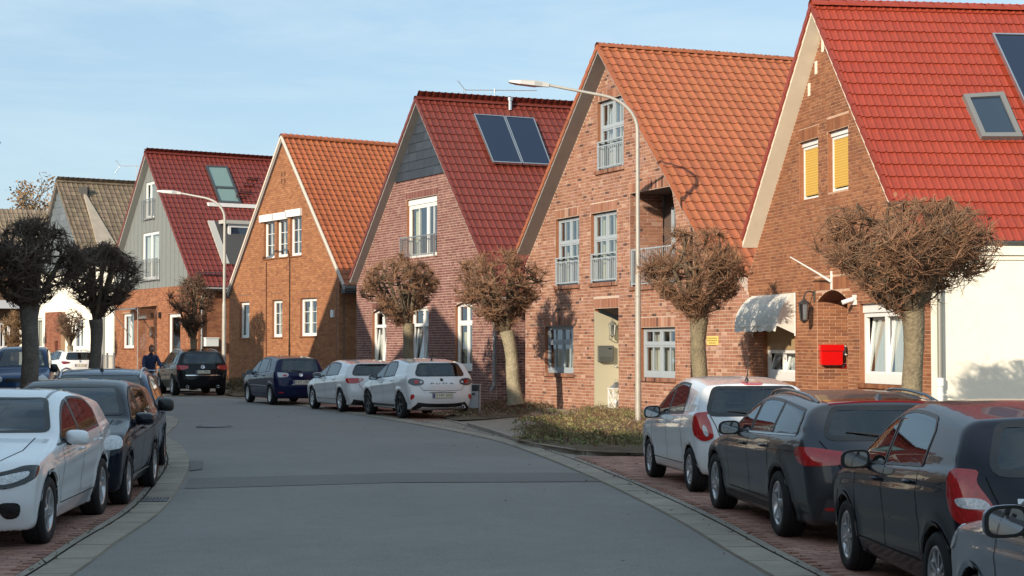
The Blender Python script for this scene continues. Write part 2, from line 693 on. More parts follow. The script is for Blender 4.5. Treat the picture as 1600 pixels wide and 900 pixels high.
def window(house, w, u0, u1, z0, z1, fm, inset=0.10, cols=(0.5,), rows=(), fw=0.06, sash=0.045, bars=None, curtain=None,
           sill=None, box=None, shutter=None, tilt=False, blind=None, bottom_rail=0.0):
    """framed window set back in its opening; every pane its own sub-part"""
    mb = MB()
    of = -inset                      # outer face of the frame
    ob = -inset - 0.07
    def bar(a, b, c, d, o0=ob, o1=of, m=0):
        wbox(mb, w, a, b, c, d, o0, o1, m)
    zt = z1
    if box:                          # roller shutter box over the window
        wbox(mb, w, u0, u1, z1 - box, z1, ob, of + 0.03)
        zt = z1 - box - 0.002
    bar(u0, u0 + fw, z0, zt)
    bar(u1 - fw, u1, z0, zt)
    bar(u0 + fw, u1 - fw, z0, z0 + fw + bottom_rail)
    bar(u0 + fw, u1 - fw, zt - fw, zt)
    # dark room behind
    r0, r1 = u0 + 0.01, u1 - 0.01
    A = [w.P(r0, z0, ob - .02), w.P(r1, z0, ob - .02), w.P(r1, zt, ob - .02), w.P(r0, zt, ob - .02)]
    B = [w.P(r0, z0, ob - .8), w.P(r1, z0, ob - .8), w.P(r1, zt, ob - .8), w.P(r0, zt, ob - .8)]
    mb.face(B, 1)
    for i in range(4):
        mb.face([A[i], A[(i + 1) % 4], B[(i + 1) % 4], B[i]], 1)
    win = mb.build('window', [fm, M_dark], house.emp, house.O)
    if shutter:
        s = MB()
        n = max(4, int((zt - z0) / 0.06))
        dz = (zt - z0 - 0.09 - fw) / n
        for i in range(n):
            zz = z0 + 0.09 + i * dz
            s.face([w.P(u0 + fw, zz, of - .015), w.P(u1 - fw, zz, of - .015), w.P(u1 - fw, zz + dz * .8, of - .005), w.P(u0 + fw, zz + dz * .8, of - .005)], 0)
            s.face([w.P(u0 + fw, zz + dz * .8, of - .005), w.P(u1 - fw, zz + dz * .8, of - .005), w.P(u1 - fw, zz + dz, of - .015), w.P(u0 + fw, zz + dz, of - .015)], 0)
        s.build('roller_shutter', shutter, win, house.O)
        return win
    ce = [0.0] + list(cols) + [1.0]
    re = [0.0] + list(rows) + [1.0]
    U0, U1, Z0, Z1 = u0 + fw, u1 - fw, z0 + fw + bottom_rail, zt - fw
    mw = 0.055
    ms = MB()
    for c in cols:
        uc = U0 + (U1 - U0) * c
        wbox(ms, w, uc - mw / 2, uc + mw / 2, Z0, Z1, ob, of + .004)
    for r in rows:
        zc = Z0 + (Z1 - Z0) * r
        wbox(ms, w, U0, U1, zc - mw / 2, zc + mw / 2, ob, of - .002)
    if cols or rows:
        ms.build('mullion', fm, win, house.O)
    ss = MB()
    for i in range(len(ce) - 1):
        for j in range(len(re) - 1):
            a = U0 + (U1 - U0) * ce[i] + (mw / 2 if i else 0)
            b = U0 + (U1 - U0) * ce[i + 1] - (mw / 2 if i < len(ce) - 2 else 0)
            c = Z0 + (Z1 - Z0) * re[j] + (mw / 2 if j else 0)
            d = Z0 + (Z1 - Z0) * re[j + 1] - (mw / 2 if j < len(re) - 2 else 0)
            tl = tilt and j == 0
            def q(u, z, o):
                if tl:               # sash tilted open, hinged at the bottom, top leaning inwards
                    o = o - (z - c) / max(.3, d - c) * 0.13
                return w.P(u, z, o)
            so, si = of - 0.012, ob - 0.005
            def sb(p, r, s_, t):
                ss.hexa([q(p, s_, so), q(r, s_, so), q(r, s_, si), q(p, s_, si), q(p, t, so), q(r, t, so), q(r, t, si), q(p, t, si)])
            sb(a, a + sash, c, d)
            sb(b - sash, b, c, d)
            sb(a + sash, b - sash, c, c + sash)
            sb(a + sash, b - sash, d - sash, d)
            if bars:
                bc, br = bars
                for x in bc:
                    uc = a + (b - a) * x
                    sb(uc - .011, uc + .011, c + sash, d - sash)
                for y in br:
                    zc = c + (d - c) * y
                    sb(a + sash, b - sash, zc - .011, zc + .011)
            g = MB()
            og = of - 0.035
            g.face([q(a + sash * .6, c + sash * .6, og), q(b - sash * .6, c + sash * .6, og), q(b - sash * .6, d - sash * .6, og), q(a + sash * .6, d - sash * .6, og)])
            g.build('pane', M_pane, win, house.O)
    ss.build('sash', fm, win, house.O)
    if curtain:
        cm, spans = curtain
        cu = MB()
        for (s0, s1, b0, b1) in spans:
            n = 18
            rows_ = []
            ua, ub = U0 + (U1 - U0) * s0, U0 + (U1 - U0) * s1
            za, zb = Z0 + (Z1 - Z0) * b0, Z0 + (Z1 - Z0) * b1
            for zz in (za, zb):
                rows_.append([w.P(ua + (ub - ua) * t / n, zz, ob - .10 + .022 * math.sin(t * 1.9) + .010 * math.sin(t * 4.3)) for t in range(n + 1)])
            cu.grid(rows_)
        cu.build('curtain', cm, win, house.O)
    if sill:
        s = MB()
        s.hexa([w.P(u0 - .04, z0 - .05, .05), w.P(u1 + .04, z0 - .05, .05), w.P(u1 + .04, z0 - .05, ob), w.P(u0 - .04, z0 - .05, ob),
                w.P(u0 - .04, z0 - .02, .05), w.P(u1 + .04, z0 - .02, .05), w.P(u1 + .04, z0 + .001, ob), w.P(u0 - .04, z0 + .001, ob)])
        s.build('sill', sill, win, house.O)
    return win


def railing(house, w, u0, u1, z0, z1, m, o=0.05, step=0.11, top2=0.0):
    mb = MB()
    wbox(mb, w, u0, u1, z1 - .035, z1, o - .02, o + .02)
    wbox(mb, w, u0, u1, z0, z0 + .03, o - .015, o + .015)
    if top2:
        wbox(mb, w, u0, u1, z1 - top2 - .03, z1 - top2, o - .015, o + .015)
    for u in (u0, u1):
        wbox(mb, w, u - .02, u + .02, z0 - .06, z1, o - .018, o + .022)
        wbox(mb, w, u - .015, u + .015, z0 + .1, z0 + .13, 0, o - .018)
        wbox(mb, w, u - .015, u + .015, z1 - .16, z1 - .13, 0, o - .018)
    n = max(2, int((u1 - u0) / step))
    for i in range(1, n):
        uc = u0 + (u1 - u0) * i / n
        wbox(mb, w, uc - .008, uc + .008, z0 + .031, z1 - .036 - (top2 + .0 if top2 else 0), o - .008, o + .008)
    return mb.build('railing', m, house.emp, house.O)


PROFILES = {
    'pan': [(0.0, .018), (.10, .036), (.22, .036), (.36, .014), (.52, .002), (.75, .002), (1.0, .014)],
    'roll': [(0.0, .006), (.09, .026), (.18, .034), (.28, .026), (.40, .006), (.70, .0), (1.0, .004)],
    'twin': [(0.0, .002), (.08, .016), (.16, .017), (.25, .003), (.5, .0), (.58, .016), (.66, .017), (.75, .003), (1.0, .002)],
}


def tile_t(w, rl, prof, lip=0.016, tilt=0.026):
    pr = PROFILES[prof]
    k = len(pr)
    v = []
    for (y, zt) in ((0.0, 0.0), (rl + 0.03, tilt)):
        for x, h in pr:
            v.append((x * w, y, h + zt))
    for x, h in pr:
        v.append((x * w, rl + 0.03, h + tilt - lip))
    f = []
    for i in range(k - 1):
        f.append([i, i + 1, k + i + 1, k + i])
        f.append([k + i, k + i + 1, 2 * k + i + 1, 2 * k + i])
    return v, f


class House:
    def __init__(s, key, label, gvp, k, rvp, xref, group=None, cat='house'):
        s.key = key
        dv = Vector(((gvp - 800) / F, 1, 0)).normalized()
        s.eu = -dv
        s.ev = Vector(((rvp - 800) / F, 1, 0)).normalized()
        d = F / (k * (xref - gvp))
        p = at_depth(xref, 543, d)
        s.O = Vector((p.x, p.y, 0))
        s.w = Wall(s.O, s.eu)
        s.n = s.w.n
        s.emp = thing(key, label, cat, s.O, 0, group)

    def rect(s, xl, xr, yt, yb, inset=0.10, w=None):
        w = w or s.w
        xm = (xl + xr) / 2
        ym = (yt + yb) / 2
        return (w.uz(xl, ym, -inset)[0], w.uz(xr, ym, 0)[0], w.uz(xm, yb, -inset)[1], w.uz(xm, yt, -inset)[1])

    def obj(s, name, mb, m, parent=None, tint=False):
        return mb.build(name, m, parent or s.emp, s.O, tint)

    def roof(s, off, L, apex, left, right, tw, rl, prof, tmat, colfn, soffit_m, edge=None, thick=0.14, n_ind=300, seed=3, ridge_step=0.36,
             board=None):
        """two tiled slopes over the gable; apex, left, right = (u, z) of the verge on the plane off metres in front of the wall"""
        rnd = random.Random(seed)
        s.off = off
        s.L = L
        s.apex, s.le, s.re = apex, left, right
        deck = MB()
        s.tv = {}
        s.slopes = {}
        base = s.O + s.n * off
        A = base + s.eu * apex[0] + Vector((0, 0, apex[1]))
        roofobj = None
        allrec = []
        for side, e in ((1, right), (-1, left)):
            dvec = s.eu * (e[0] - apex[0]) + Vector((0, 0, e[1] - apex[1]))
            S = dvec.length
            dn = dvec / S
            X = -s.ev if side == 1 else s.ev
            Y = (dn - X * dn.dot(X)).normalized()
            N = X.cross(Y)
            tv = thick / max(.2, N.z)
            s.tv[side] = tv
            s.slopes[side] = (A, dn, N, S)
            down = Vector((0, 0, -tv))
            lo = Vector((0, 0, -0.05))
            p = [A + lo, A + s.ev * L + lo, A + s.ev * L + dvec + lo, A + dvec + lo]
            q = [a - lo + down for a in p]
            deck.face(p, 0)
            deck.face(q, 1)
            deck.face([p[0], p[3], q[3], q[0]], 1)
            deck.face([p[1], p[2], q[2], q[1]], 1)
            deck.face([p[2], p[3], q[3], q[2]], 1)
            nr = int(math.ceil(S / rl))
            nc = int(math.ceil(L / tw))
            for j in range(nr):
                y0 = S - (j + 1) * rl
                for i in range(nc):
                    if side == 1:
                        org = A + s.ev * ((i + 1) * tw) + dn * y0
                    else:
                        org = A + s.ev * (i * tw) + dn * y0
                    m = Matrix(((X.x, Y.x, N.x, org.x), (X.y, Y.y, N.y, org.y), (X.z, Y.z, N.z, org.z), (0, 0, 0, 1)))
                    allrec.append((side, j, i, m, org))
        roofobj = deck.build('roof', [tmat, soffit_m], s.emp, s.O, tint=True)
        tv_, tf_ = tile_t(tw, rl, prof)
        camp = Vector((0, 0, CAM_H))
        cand = []
        for idx, (side, j, i, m, org) in enumerate(allrec):
            if side == 1:
                v = org - camp
                x = 800 + F * v.x / v.y
                if x < 1600:
                    cand.append((v.length, idx))
        cand.sort()
        ind = set(i for _, i in cand[:n_ind])
        variants = [template_mesh('roof_tile', tv_, tf_, tmat, colfn(rnd), smooth=False) for _ in range(9)]
        m4, cols = [], []
        for idx, (side, j, i, m, org) in enumerate(allrec):
            if idx in ind:
                o = bpy.data.objects.new('roof_tile', rnd.choice(variants))
                COL.objects.link(o)
                o.parent = roofobj
                mm = m.copy()
                mm.translation -= s.O
                o.matrix_local = mm
            else:
                m4.append(np.array(m))
                cols.append(colfn(rnd))
        stamp('roof_tiling', tv_, tf_, m4, cols, tmat, roofobj, s.O, 'stuff')
        # ridge tiles
        r = 0.115
        rv, rf = [], []
        nseg = 6
        for (x, rr) in ((0, r), (ridge_step + .03, r + .018)):
            for k in range(nseg + 1):
                a = math.pi * (0.02 + 0.96 * k / nseg)
                rv.append((x, rr * math.cos(a) * 1.1, rr * math.sin(a) - 0.045))
        for k in range(nseg):
            rf.append([k, k + 1, nseg + 1 + k + 1, nseg + 1 + k])
        rmesh = [template_mesh('ridge_tile', rv, rf, tmat, colfn(rnd)) for _ in range(4)]
        n = int(L / ridge_step)
        X = -s.ev
        Y = Vector((0, 0, 1)).cross(X)
        for k in range(n):
            p = A + s.ev * (k + 1) * ridge_step
            o = bpy.data.objects.new('ridge_tile', rnd.choice(rmesh))
            COL.objects.link(o)
            o.parent = roofobj
            m = Matrix(((X.x, Y.x, 0, p.x), (X.y, Y.y, 0, p.y), (0, 0, 1, p.z), (0, 0, 0, 1)))
            m.translation -= s.O
            o.matrix_local = m
        # verge: tile edges turned down over the gable, one per row, or a plain board
        for side in (1, -1):
            A_, dn, N, S = s.slopes[side]
            vb = MB()
            nr = int(math.ceil(S / rl))
            if edge is None:
                for j in range(nr):
                    y0, y1 = max(0, S - (j + 1) * rl), S - j * rl + .02
                    f = colfn(rnd)
                    pts = []
                    for (yy, tt) in ((y0, .004), (y1, .028)):
                        for (o_, h) in ((.03, -.10), (.03, .03), (-.03, .03), (-.03, -.10)):
                            pts.append(A_ + dn * yy + s.n * o_ + N * (h + tt))
                    vb.hexa(pts, 0, f)
                vb.build('verge_tiles', tmat, roofobj, s.O, tint=True)
            else:
                em, hgt, th = edge
                pts = []
                for yy in (0, S):
                    for (o_, h) in ((th, -hgt), (th, .045), (-.02, .045), (-.02, -hgt)):
                        pts.append(A_ + dn * yy + s.n * o_ + N * h)
                vb.hexa(pts)
                vb.build('verge_board', em, roofobj, s.O)
        return roofobj

    def gable_poly(s, uL, uR, zcap=None):
        """wall outline under the roof"""
        def zr(u):
            if u >= s.apex[0]:
                return s.apex[1] + (u - s.apex[0]) * (s.re[1] - s.apex[1]) / (s.re[0] - s.apex[0]) - s.tv[1] + .01
            return s.apex[1] + (u - s.apex[0]) * (s.le[1] - s.apex[1]) / (s.le[0] - s.apex[0]) - s.tv[-1] + .01
        s.zr = zr
        return [(uL, 0), (uR, 0), (uR, max(zr(uR), 2.2)), (s.apex[0], zr(s.apex[0])), (uL, max(zr(uL), 2.2))]

    def gutter(s, side, m, r=0.065):
        A, dn, N, S = s.slopes[side]
        mb = MB()
        p = A + dn * (S + .06) + Vector((0, 0, -.06))
        rows = []
        for t in (0, s.L):
            rows.append([p + s.ev * t + (s.eu * side) * (r * math.cos(a)) + Vector((0, 0, r * math.sin(a))) for a in [math.pi + math.pi * k / 8 for k in range(9)]])
        mb.grid(rows)
        mb.face(rows[0])
        return s.obj('gutter', mb, m)

    def roofpt(s, px, py, h=0.0, side=1):
        A, dn, N, S = s.slopes[side]
        d = ray(px, py)
        c = Vector((0, 0, CAM_H))
        q = A + N * h
        t = (q - c).dot(N) / d.dot(N)
        return c + d * t


def slab_on_roof(mb, quad, N, h0, h1, m=0):
    mb.hexa([p + N * h0 for p in quad] + [p + N * h1 for p in quad], m)


def lerpq(q, u, v):
    """point in a quad TL,TR,BR,BL"""
    a = q[0].lerp(q[1], u)
    b = q[3].lerp(q[2], u)
    return a.lerp(b, v)


def frame_on_roof(mb, q, N, wd, h0, h1, m=0):
    wu = wd / (q[1] - q[0]).length
    wv = wd / (q[3] - q[0]).length
    for (a, b, c, d) in ((0, 1, 0, wv), (0, 1, 1 - wv, 1), (0, wu, wv, 1 - wv), (1 - wu, 1, wv, 1 - wv)):
        slab_on_roof(mb, [lerpq(q, a, c), lerpq(q, b, c), lerpq(q, b, d), lerpq(q, a, d)], N, h0, h1, m)


M_solar = mat('solar_collector', (0.010, 0.018, 0.045), rough=0.08, spec=0.6)
M_alu = mat('aluminium', (0.55, 0.56, 0.57), rough=0.35, metal=0.9)
M_dkalu = mat('dark_aluminium', (0.10, 0.105, 0.11), rough=0.4, metal=0.6)
M_skyglass = mat('roof_window_glass', (0.16, 0.24, 0.22), rough=0.03, spec=0.9)
M_skyglass_d = mat('roof_window_blue', (0.02, 0.035, 0.06), rough=0.03, spec=0.8)


def roof_window(house, px4, gm, fmat, split=None, fw=0.10):
    N = house.slopes[1][2]
    q = [house.roofpt(*p, h=.06) for p in px4]
    mb = MB()
    frame_on_roof(mb, q, N, fw, -.05, .07, 0)
    o = house.obj('roof_window', mb, fmat)
    parts = [(0, 1)] if not split else [(0, split), (split, 1)]
    wu = fw / (q[1] - q[0]).length
    wv = fw / (q[3] - q[0]).length
    for a, b in parts:
        g = MB()
        slab_on_roof(g, [lerpq(q, wu, max(a, wv)), lerpq(q, 1 - wu, max(a, wv)), lerpq(q, 1 - wu, min(b, 1 - wv) - .02), lerpq(q, wu, min(b, 1 - wv) - .02)], N, 0.0, .035)
        house.obj('pane', g, gm, o)
    if split:
        f = MB()
        slab_on_roof(f, [lerpq(q, wu, split - .03), lerpq(q, 1 - wu, split - .03), lerpq(q, 1 - wu, split + .02), lerpq(q, wu, split + .02)], N, 0, .08)
        house.obj('crossbar', f, fmat, o)
    return o


def collectors(house, px4, n, label, group):
    """solar collectors stand on brackets on the tiles: things of their own"""
    N = house.slopes[1][2]
    q = [house.roofpt(*p, h=.16) for p in px4]
    out = []
    for i in range(n):
        a, b = i / n + (.012 if i else 0), (i + 1) / n
        qq = [lerpq(q, a, 0), lerpq(q, b, 0), lerpq(q, b, 1), lerpq(q, a, 1)]
        c = qq[3]
        t = thing('solar_panel', label[i], 'solar panel', c, 0, group)
        fr = MB()
        frame_on_roof(fr, qq, N, .035, -.06, .03)
        fr.build('frame', M_alu, t, c)
        g = MB()
        slab_on_roof(g, [lerpq(qq, .02, .02), lerpq(qq, .98, .02), lerpq(qq, .98, .98), lerpq(qq, .02, .98)], N, -.05, .015)
        g.build('absorber_glass', M_solar, t, c)
        br = MB()
        for u in (.2, .8):
            for v in (.08, .92):
                p = lerpq(qq, u, v)
                br.tube([p - N * .05, p - N * .17], .02, 6)
        br.build('mounting_bracket', M_zinc, t, c)
        out.append(t)
    return out
# ------------------------------------------------------------------ ground, road, kerbs, paving
M_asph = mat('asphalt', (0.222, 0.208, 0.192), rough=0.85, noise=(0.28, 0.10, 6), noise2=(55, 0.28, 3), noise3=(3.0, .07, 6), bump=(130, 0.5, .006), spec=.3)
M_asph2 = mat('asphalt_patch', (0.172, 0.161, 0.149), rough=0.87, noise=(0.5, 0.08), noise2=(55, 0.28, 3), bump=(160, .5, .006), spec=.35)
M_conc = mat('concrete_slab', (0.30, 0.258, 0.205), rough=.9, tint=True, noise=(2.5, .16), noise2=(45, .16), bump=(80, .4))
M_joint = mat('joint_dirt', (0.055, 0.045, 0.035), rough=1.0, noise=(9, .4))
M_paver = mat('red_paver', (1, 1, 1), rough=.85, tint=True, noise=(1.1, .16), noise2=(40, .15), bump=(90, .4))
M_pavebed = mat('paver_bed', (0.20, 0.13, 0.10), rough=.95, noise=(3, .25), noise2=(30, .2))
M_path = mat('path_paving', (0.27, 0.225, 0.18), rough=.9, noise=(1.2, .12), noise2=(35, .18), bump=(60, .4))
M_soil = mat('soil', (0.13, 0.095, 0.06), rough=1.0, noise=(3, .3), noise2=(25, .3), bump=(25, 1.0, .03))


def resample(pts, step):
    out = [Vector(pts[0])]
    acc = 0
    for a, b in zip(pts[:-1], pts[1:]):
        a, b = Vector(a), Vector(b)
        L = (b - a).length
        t = step - acc
        while t <= L:
            out.append(a.lerp(b, t / L))
            t += step
        acc = L - (t - step)
    return out


def smooth_line(pts, n=12):
    P = [Vector((p.x, p.y)) for p in pts]
    P = [P[0] * 2 - P[1]] + P + [P[-1] * 2 - P[-2]]
    out = []
    for i in range(1, len(P) - 2):
        for k in range(n):
            t = k / n
            a, b, c, d = P[i - 1], P[i], P[i + 1], P[i + 2]
            out.append(0.5 * ((2 * b) + (c - a) * t + (2 * a - 5 * b + 4 * c - d) * t * t + (3 * b - a - 3 * c + d) * t ** 3))
    out.append(P[-2])
    return out


re_px = [(1130, 858), (1060, 815), (980, 773), (902, 737), (840, 712), (765, 687), (640, 662), (480, 636), (380, 623)]
RE = [ground(*p) for p in re_px]
d0_ = (RE[0] - RE[1]).normalized()
RE = [RE[0] + Vector((0.8, -16, 0)), RE[0] + d0_ * 5] + RE
t_ = (RE[-1] - RE[-2]).normalized()
RE += [RE[-1] + Vector((-4.0, 3.8, 0)), RE[-1] + Vector((-9.0, 7.4, 0)), RE[-1] + Vector((-18, 12, 0)), RE[-1] + Vector((-34, 20, 0))]
RE = resample(smooth_line(RE), 0.5)
le_px = [(113, 900), (180, 850), (249, 802), (280, 762), (296, 726), (287, 702), (272, 690), (260, 681)]
LE = [ground(*p) for p in le_px]
LE = [LE[0] + Vector((0.45, -14, 0)), LE[0] + Vector((.18, -4, 0))] + LE
LE += [Vector((-8.5, 43.0, 0)), Vector((-11.2, 49.5, 0)), Vector((-14.5, 55.0, 0)), Vector((-19, 59.5, 0)), Vector((-28, 66, 0)), Vector((-46, 76, 0))]
LE = resample(smooth_line(LE), 0.5)


def normals(L, right=True):
    out = []
    for i in range(len(L)):
        t = L[min(i + 1, len(L) - 1)] - L[max(i - 1, 0)]
        t.normalize()
        n = Vector((t.y, -t.x))
        out.append(n if right else -n)
    return out


NR, NL = normals(RE), normals(LE, False)


def gp(v, z=0.0):
    return Vector((v[0], v[1], G(v[0], v[1]) + z))


def strip(name, L, N, d0, d1, z0, z1, m, a=0, b=None, parent=None, n=1, kind='structure'):
    mb = MB()
    b = len(L) if b is None else b
    rows = []
    for k in range(n + 1):
        t = k / n
        rows.append([gp(L[i] + N[i] * (d0 + (d1 - d0) * t), z0 + (z1 - z0) * t) for i in range(a, b)])
    mb.grid(rows, smooth=True)
    o = mb.build(name, m, parent)
    o['kind'] = kind
    return o


# base terrain to the horizon
mb = MB()
mb.grid([[Vector((x, y, G(x, min(y, 160)) - .06)) for x in (-1500, -200, -40, 0, 40, 200, 1500)] for y in (-300, -40, 0, 40, 90, 160, 600, 3000)], smooth=False)
struct(mb.build('ground', mat('ground_earth', (0.10, 0.085, 0.055), rough=1, noise=(.2, .2), noise2=(4, .25))))
# road surface between the two edges
mb = MB()
n = min(len(RE), len(LE))
NN = 260
def at(L, t):
    x = t * (len(L) - 1)
    i = min(int(x), len(L) - 2)
    return L[i].lerp(L[i + 1], x - i)
mb.grid([[gp(at(LE, i / NN), .0) for i in range(NN + 1)], [gp(at(LE, i / NN).lerp(at(RE, i / NN), .5), .035) for i in range(NN + 1)], [gp(at(RE, i / NN), .0) for i in range(NN + 1)]])
struct(mb.build('road', M_asph))


def poly_px(name, pts, z, m, kind='structure'):
    mb = MB()
    P = [ground(*p, h=z) for p in pts]
    for t in tessellate_polygon([P]):
        mb.face([P[i] for i in t])
    o = mb.build(name, m)
    o['kind'] = kind
    return o


def band(name, a0, a1, b0, b1, z, m):
    """a strip of road repair from the left edge to the right edge, following the road's crown"""
    mb = MB()
    rows = [[], []]
    for i in range(25):
        t = i / 24
        for r, (p, q) in enumerate(((a0, a1), (b0, b1))):
            v = ground(*p).lerp(ground(*q), t)
            zz = .035 * (1 - abs(2 * t - 1)) + z
            rows[r].append(gp(v, zz))
    mb.grid(rows)
    return struct(mb.build(name, m))


band('road_patch', (296, 748), (905, 739), (288, 764), (950, 753), .006, M_asph2)

poly_px('road_patch', [(297, 719), (318, 720), (316, 733), (297, 735)], .014, M_asph2)
# gutters of concrete slabs with dirt joints
def gutter_run(L, N, width, a, b, seed, n_ind=140, cls=0.55):
    g = strip('gutter', L, N, 0, width + .07, .004, .004, M_joint, a, b)
    rnd = random.Random(seed)
    m4 = []
    i = a
    t, k = [], 0
    me = [template_mesh('gutter_slab', [(-.5, -.5, -.02), (.5, -.5, -.02), (.5, .5, -.02), (-.5, .5, -.02), (-.49, -.49, .012), (.49, -.49, .012), (.49, .49, .012), (-.49, .49, .012)],
                        [[4, 5, 6, 7], [0, 1, 5, 4], [1, 2, 6, 5], [2, 3, 7, 6], [3, 0, 4, 7]], M_conc, (c, c, c)) for c in (.93, .97, 1.0, 1.03, 1.07)]
    for i in range(a, b - 2, 2):
        p = L[i].lerp(L[i + 2], .5) + N[i + 1] * (width / 2 - .004)
        tt = (L[i + 2] - L[i]).normalized()
        ln = ((L[i + 2] + N[i + 2] * width / 2) - (L[i] + N[i] * width / 2)).length
        nn = Vector((tt.y, -tt.x)) * (1 if N[i].dot(Vector((tt.y, -tt.x))) > 0 else -1)
        z = G(p.x, p.y) + .012 + rnd.uniform(-.002, .002)
        m = Matrix(((tt.x * (ln - .008), nn.x * (width - .006), 0, p.x), (tt.y * (ln - .008), nn.y * (width - .006), 0, p.y), (0, 0, 1, z), (0, 0, 0, 1)))
        o = bpy.data.objects.new('gutter_slab', rnd.choice(me))
        COL.objects.link(o)
        o.parent = g
        o.matrix_local = m
    return g


def idx_near(L, y):
    return min(range(len(L)), key=lambda i: abs(L[i].y - y))


iR0, iR1 = idx_near(RE, 13), idx_near(RE, 66)
iL0, iL1 = idx_near(LE, 12), idx_near(LE, 47)
gutter_run(RE, NR, .36, iR0, iR1, 5)
M_edge = mat('kerb_edge', (0.27, 0.235, 0.195), rough=.9, noise=(3, .15), noise2=(30, .2), bump=(60, .4))
strip('kerb_edge', RE, NR, .374, .46, .024, .026, M_edge, iR0, iR1)
gutter_run(LE, NL, .34, iL0, iL1, 6)
strip('kerb_edge', LE, NL, .356, .43, .024, .026, M_edge, iL0, iL1)

# red paver parking strips: every paver near the camera is a block of its own
def pavers(L, N, d0, d1, a, b, seed, n_ind=300, z=.018, fine_to=34.0):
    base = strip('parking_bay', L, N, d0 - .06, d1, z - .012, z - .008, M_pavebed, a, b)
    rnd = random.Random(seed)
    tv = [(-.5, -.5, -.02), (.5, -.5, -.02), (.5, .5, -.02), (-.5, .5, -.02), (-.47, -.46, .008), (.47, -.46, .008), (.47, .46, .008), (-.47, .46, .008)]
    tf = [[4, 5, 6, 7], [0, 1, 5, 4], [1, 2, 6, 5], [2, 3, 7, 6], [3, 0, 4, 7]]
    pal = [(0.33, 0.172, 0.125), (0.36, 0.195, 0.145), (0.30, 0.150, 0.112), (0.38, 0.22, 0.165), (0.275, 0.145, 0.115)]
    lx, ly = .205, .105
    recs = []
    # arc-length parametrised rows across the strip
    s = 0.0
    total = (b - a - 1) * .5
    rown = 0
    while s < total:
        i = a + int(s / .5)
        if i >= b - 1:
            break
        p0 = L[i].lerp(L[i + 1], (s % .5) / .5)
        if p0.y > fine_to:
            break
        nn = N[i].lerp(N[i + 1], (s % .5) / .5).normalized()
        tt = Vector((-nn.y, nn.x))
        if (L[i + 1] - L[i]).dot(tt) < 0:
            tt = -tt
        k = 0
        d = d0 + (lx / 2 if rown % 2 else 0)
        while d < d1 - lx:
            p = p0 + nn * (d + lx / 2)
            recs.append((p, nn, tt))
            d += lx
        s += ly
        rown += 1
    recs.sort(key=lambda r: (r[0].length if abs(r[0].x / max(.1, r[0].y)) < .31 and r[0].y > 13.5 else 900 + r[0].length))
    me = [template_mesh('paver', [(x * lx, y * ly, zz) for x, y, zz in tv], tf, M_paver, c) for c in pal]
    m4, cols = [], []
    for j, (p, nn, tt) in enumerate(recs):
        zz = G(p.x, p.y) + z + rnd.uniform(-.002, .002)
        flip = 1 if nn.x * tt.y - nn.y * tt.x > 0 else -1
        m = Matrix(((nn.x, tt.x * flip, 0, p.x), (nn.y, tt.y * flip, 0, p.y), (0, 0, 1, zz), (0, 0, 0, 1)))
        if j < n_ind:
            o = bpy.data.objects.new('paver', rnd.choice(me))
            COL.objects.link(o)
            o.parent = base
            o.matrix_local = m
        else:
            A = np.array(m)
            A[:, 0] *= lx
            A[:, 1] *= ly
            m4.append(A)
            f = rnd.uniform(.85, 1.15)
            cols.append([x * f for x in rnd.choice(pal)])
    stamp('pavers', tv, tf, m4, cols, M_paver, base, None, 'stuff')


iR_a, iR_b = idx_near(RE, 12), idx_near(RE, 28.6)
pavers(RE, NR, .47, 3.6, iR_a, iR_b, 9)
iL_a, iL_b = idx_near(LE, 12), idx_near(LE, 45)
pavers(LE, NL, .44, 4.2, iL_a, iL_b, 10, fine_to=40)
iR_c, iR_d = idx_near(RE, 41.8), idx_near(RE, 64)
pavers(RE, NR, .47, 3.4, iR_c, iR_d, 11, n_ind=0, fine_to=52)
# footpath and forecourts rising gently to the houses
strip('pavement', RE, NR, .45, 3.6, .008, .05, M_path, iR_b - 2, iR_c + 2)
strip('pavement', RE, NR, 3.4, 13, .06, .24, M_path, iR0, len(RE), n=4)
strip('pavement', LE, NL, 4.1, 14, .05, .2, M_path, iL0, len(LE), n=2)
strip('pavement', LE, NL, .42, 4.2, .006, .05, M_path, iL_b - 2, len(LE))

# drain cover in the road and gully grate in the left gutter
c = ground(335, 668)
mb = MB()
c = gp((c.x, c.y), .03)
mb.lathe([(0, .004), (.30, .004), (.31, .0)], 24, M=Matrix.Translation(c))
mb.lathe([(.33, .003), (.40, .003), (.41, -.01)], 24, M=Matrix.Translation(c), m=1)
o = mb.build('manhole_cover', [mat('cast_iron', (0.16, 0.16, 0.165), rough=.6, metal=.3, noise=(12, .3)), M_asph2])
o.location = (0, 0, .004)
tag(o, 'round iron manhole cover set in the asphalt in the bend', 'manhole cover')
c = ground(238, 784)
mb = MB()
i = idx_near(LE, c.y)
tt = (LE[i + 1] - LE[i]).normalized()
nn = NL[i]
c = gp(LE[i] + nn * .17, .026)
Mg = Matrix(((tt.x, nn.x, 0, c.x), (tt.y, nn.y, 0, c.y), (0, 0, 1, c.z), (0, 0, 0, 1)))
Mg = Mg @ Matrix.Diagonal((1, .62, 1, 1))
mb.box(-.25, .25, -.25, .25, -.01, .002, M=Mg, m=1)
for k in range(7):
    mb.box(-.22, .22, -.21 + k * .065, -.18 + k * .065, .002, .014, M=Mg)
for s_ in (-.24, .22):
    mb.box(s_, s_ + .02, -.25, .25, .002, .014, M=Mg)
o = mb.build('gully_grate', [mat('cast_iron', (0.16, 0.16, 0.165)), M_black])
tag(o, 'iron gully grate let into the left concrete gutter', 'drain grate')
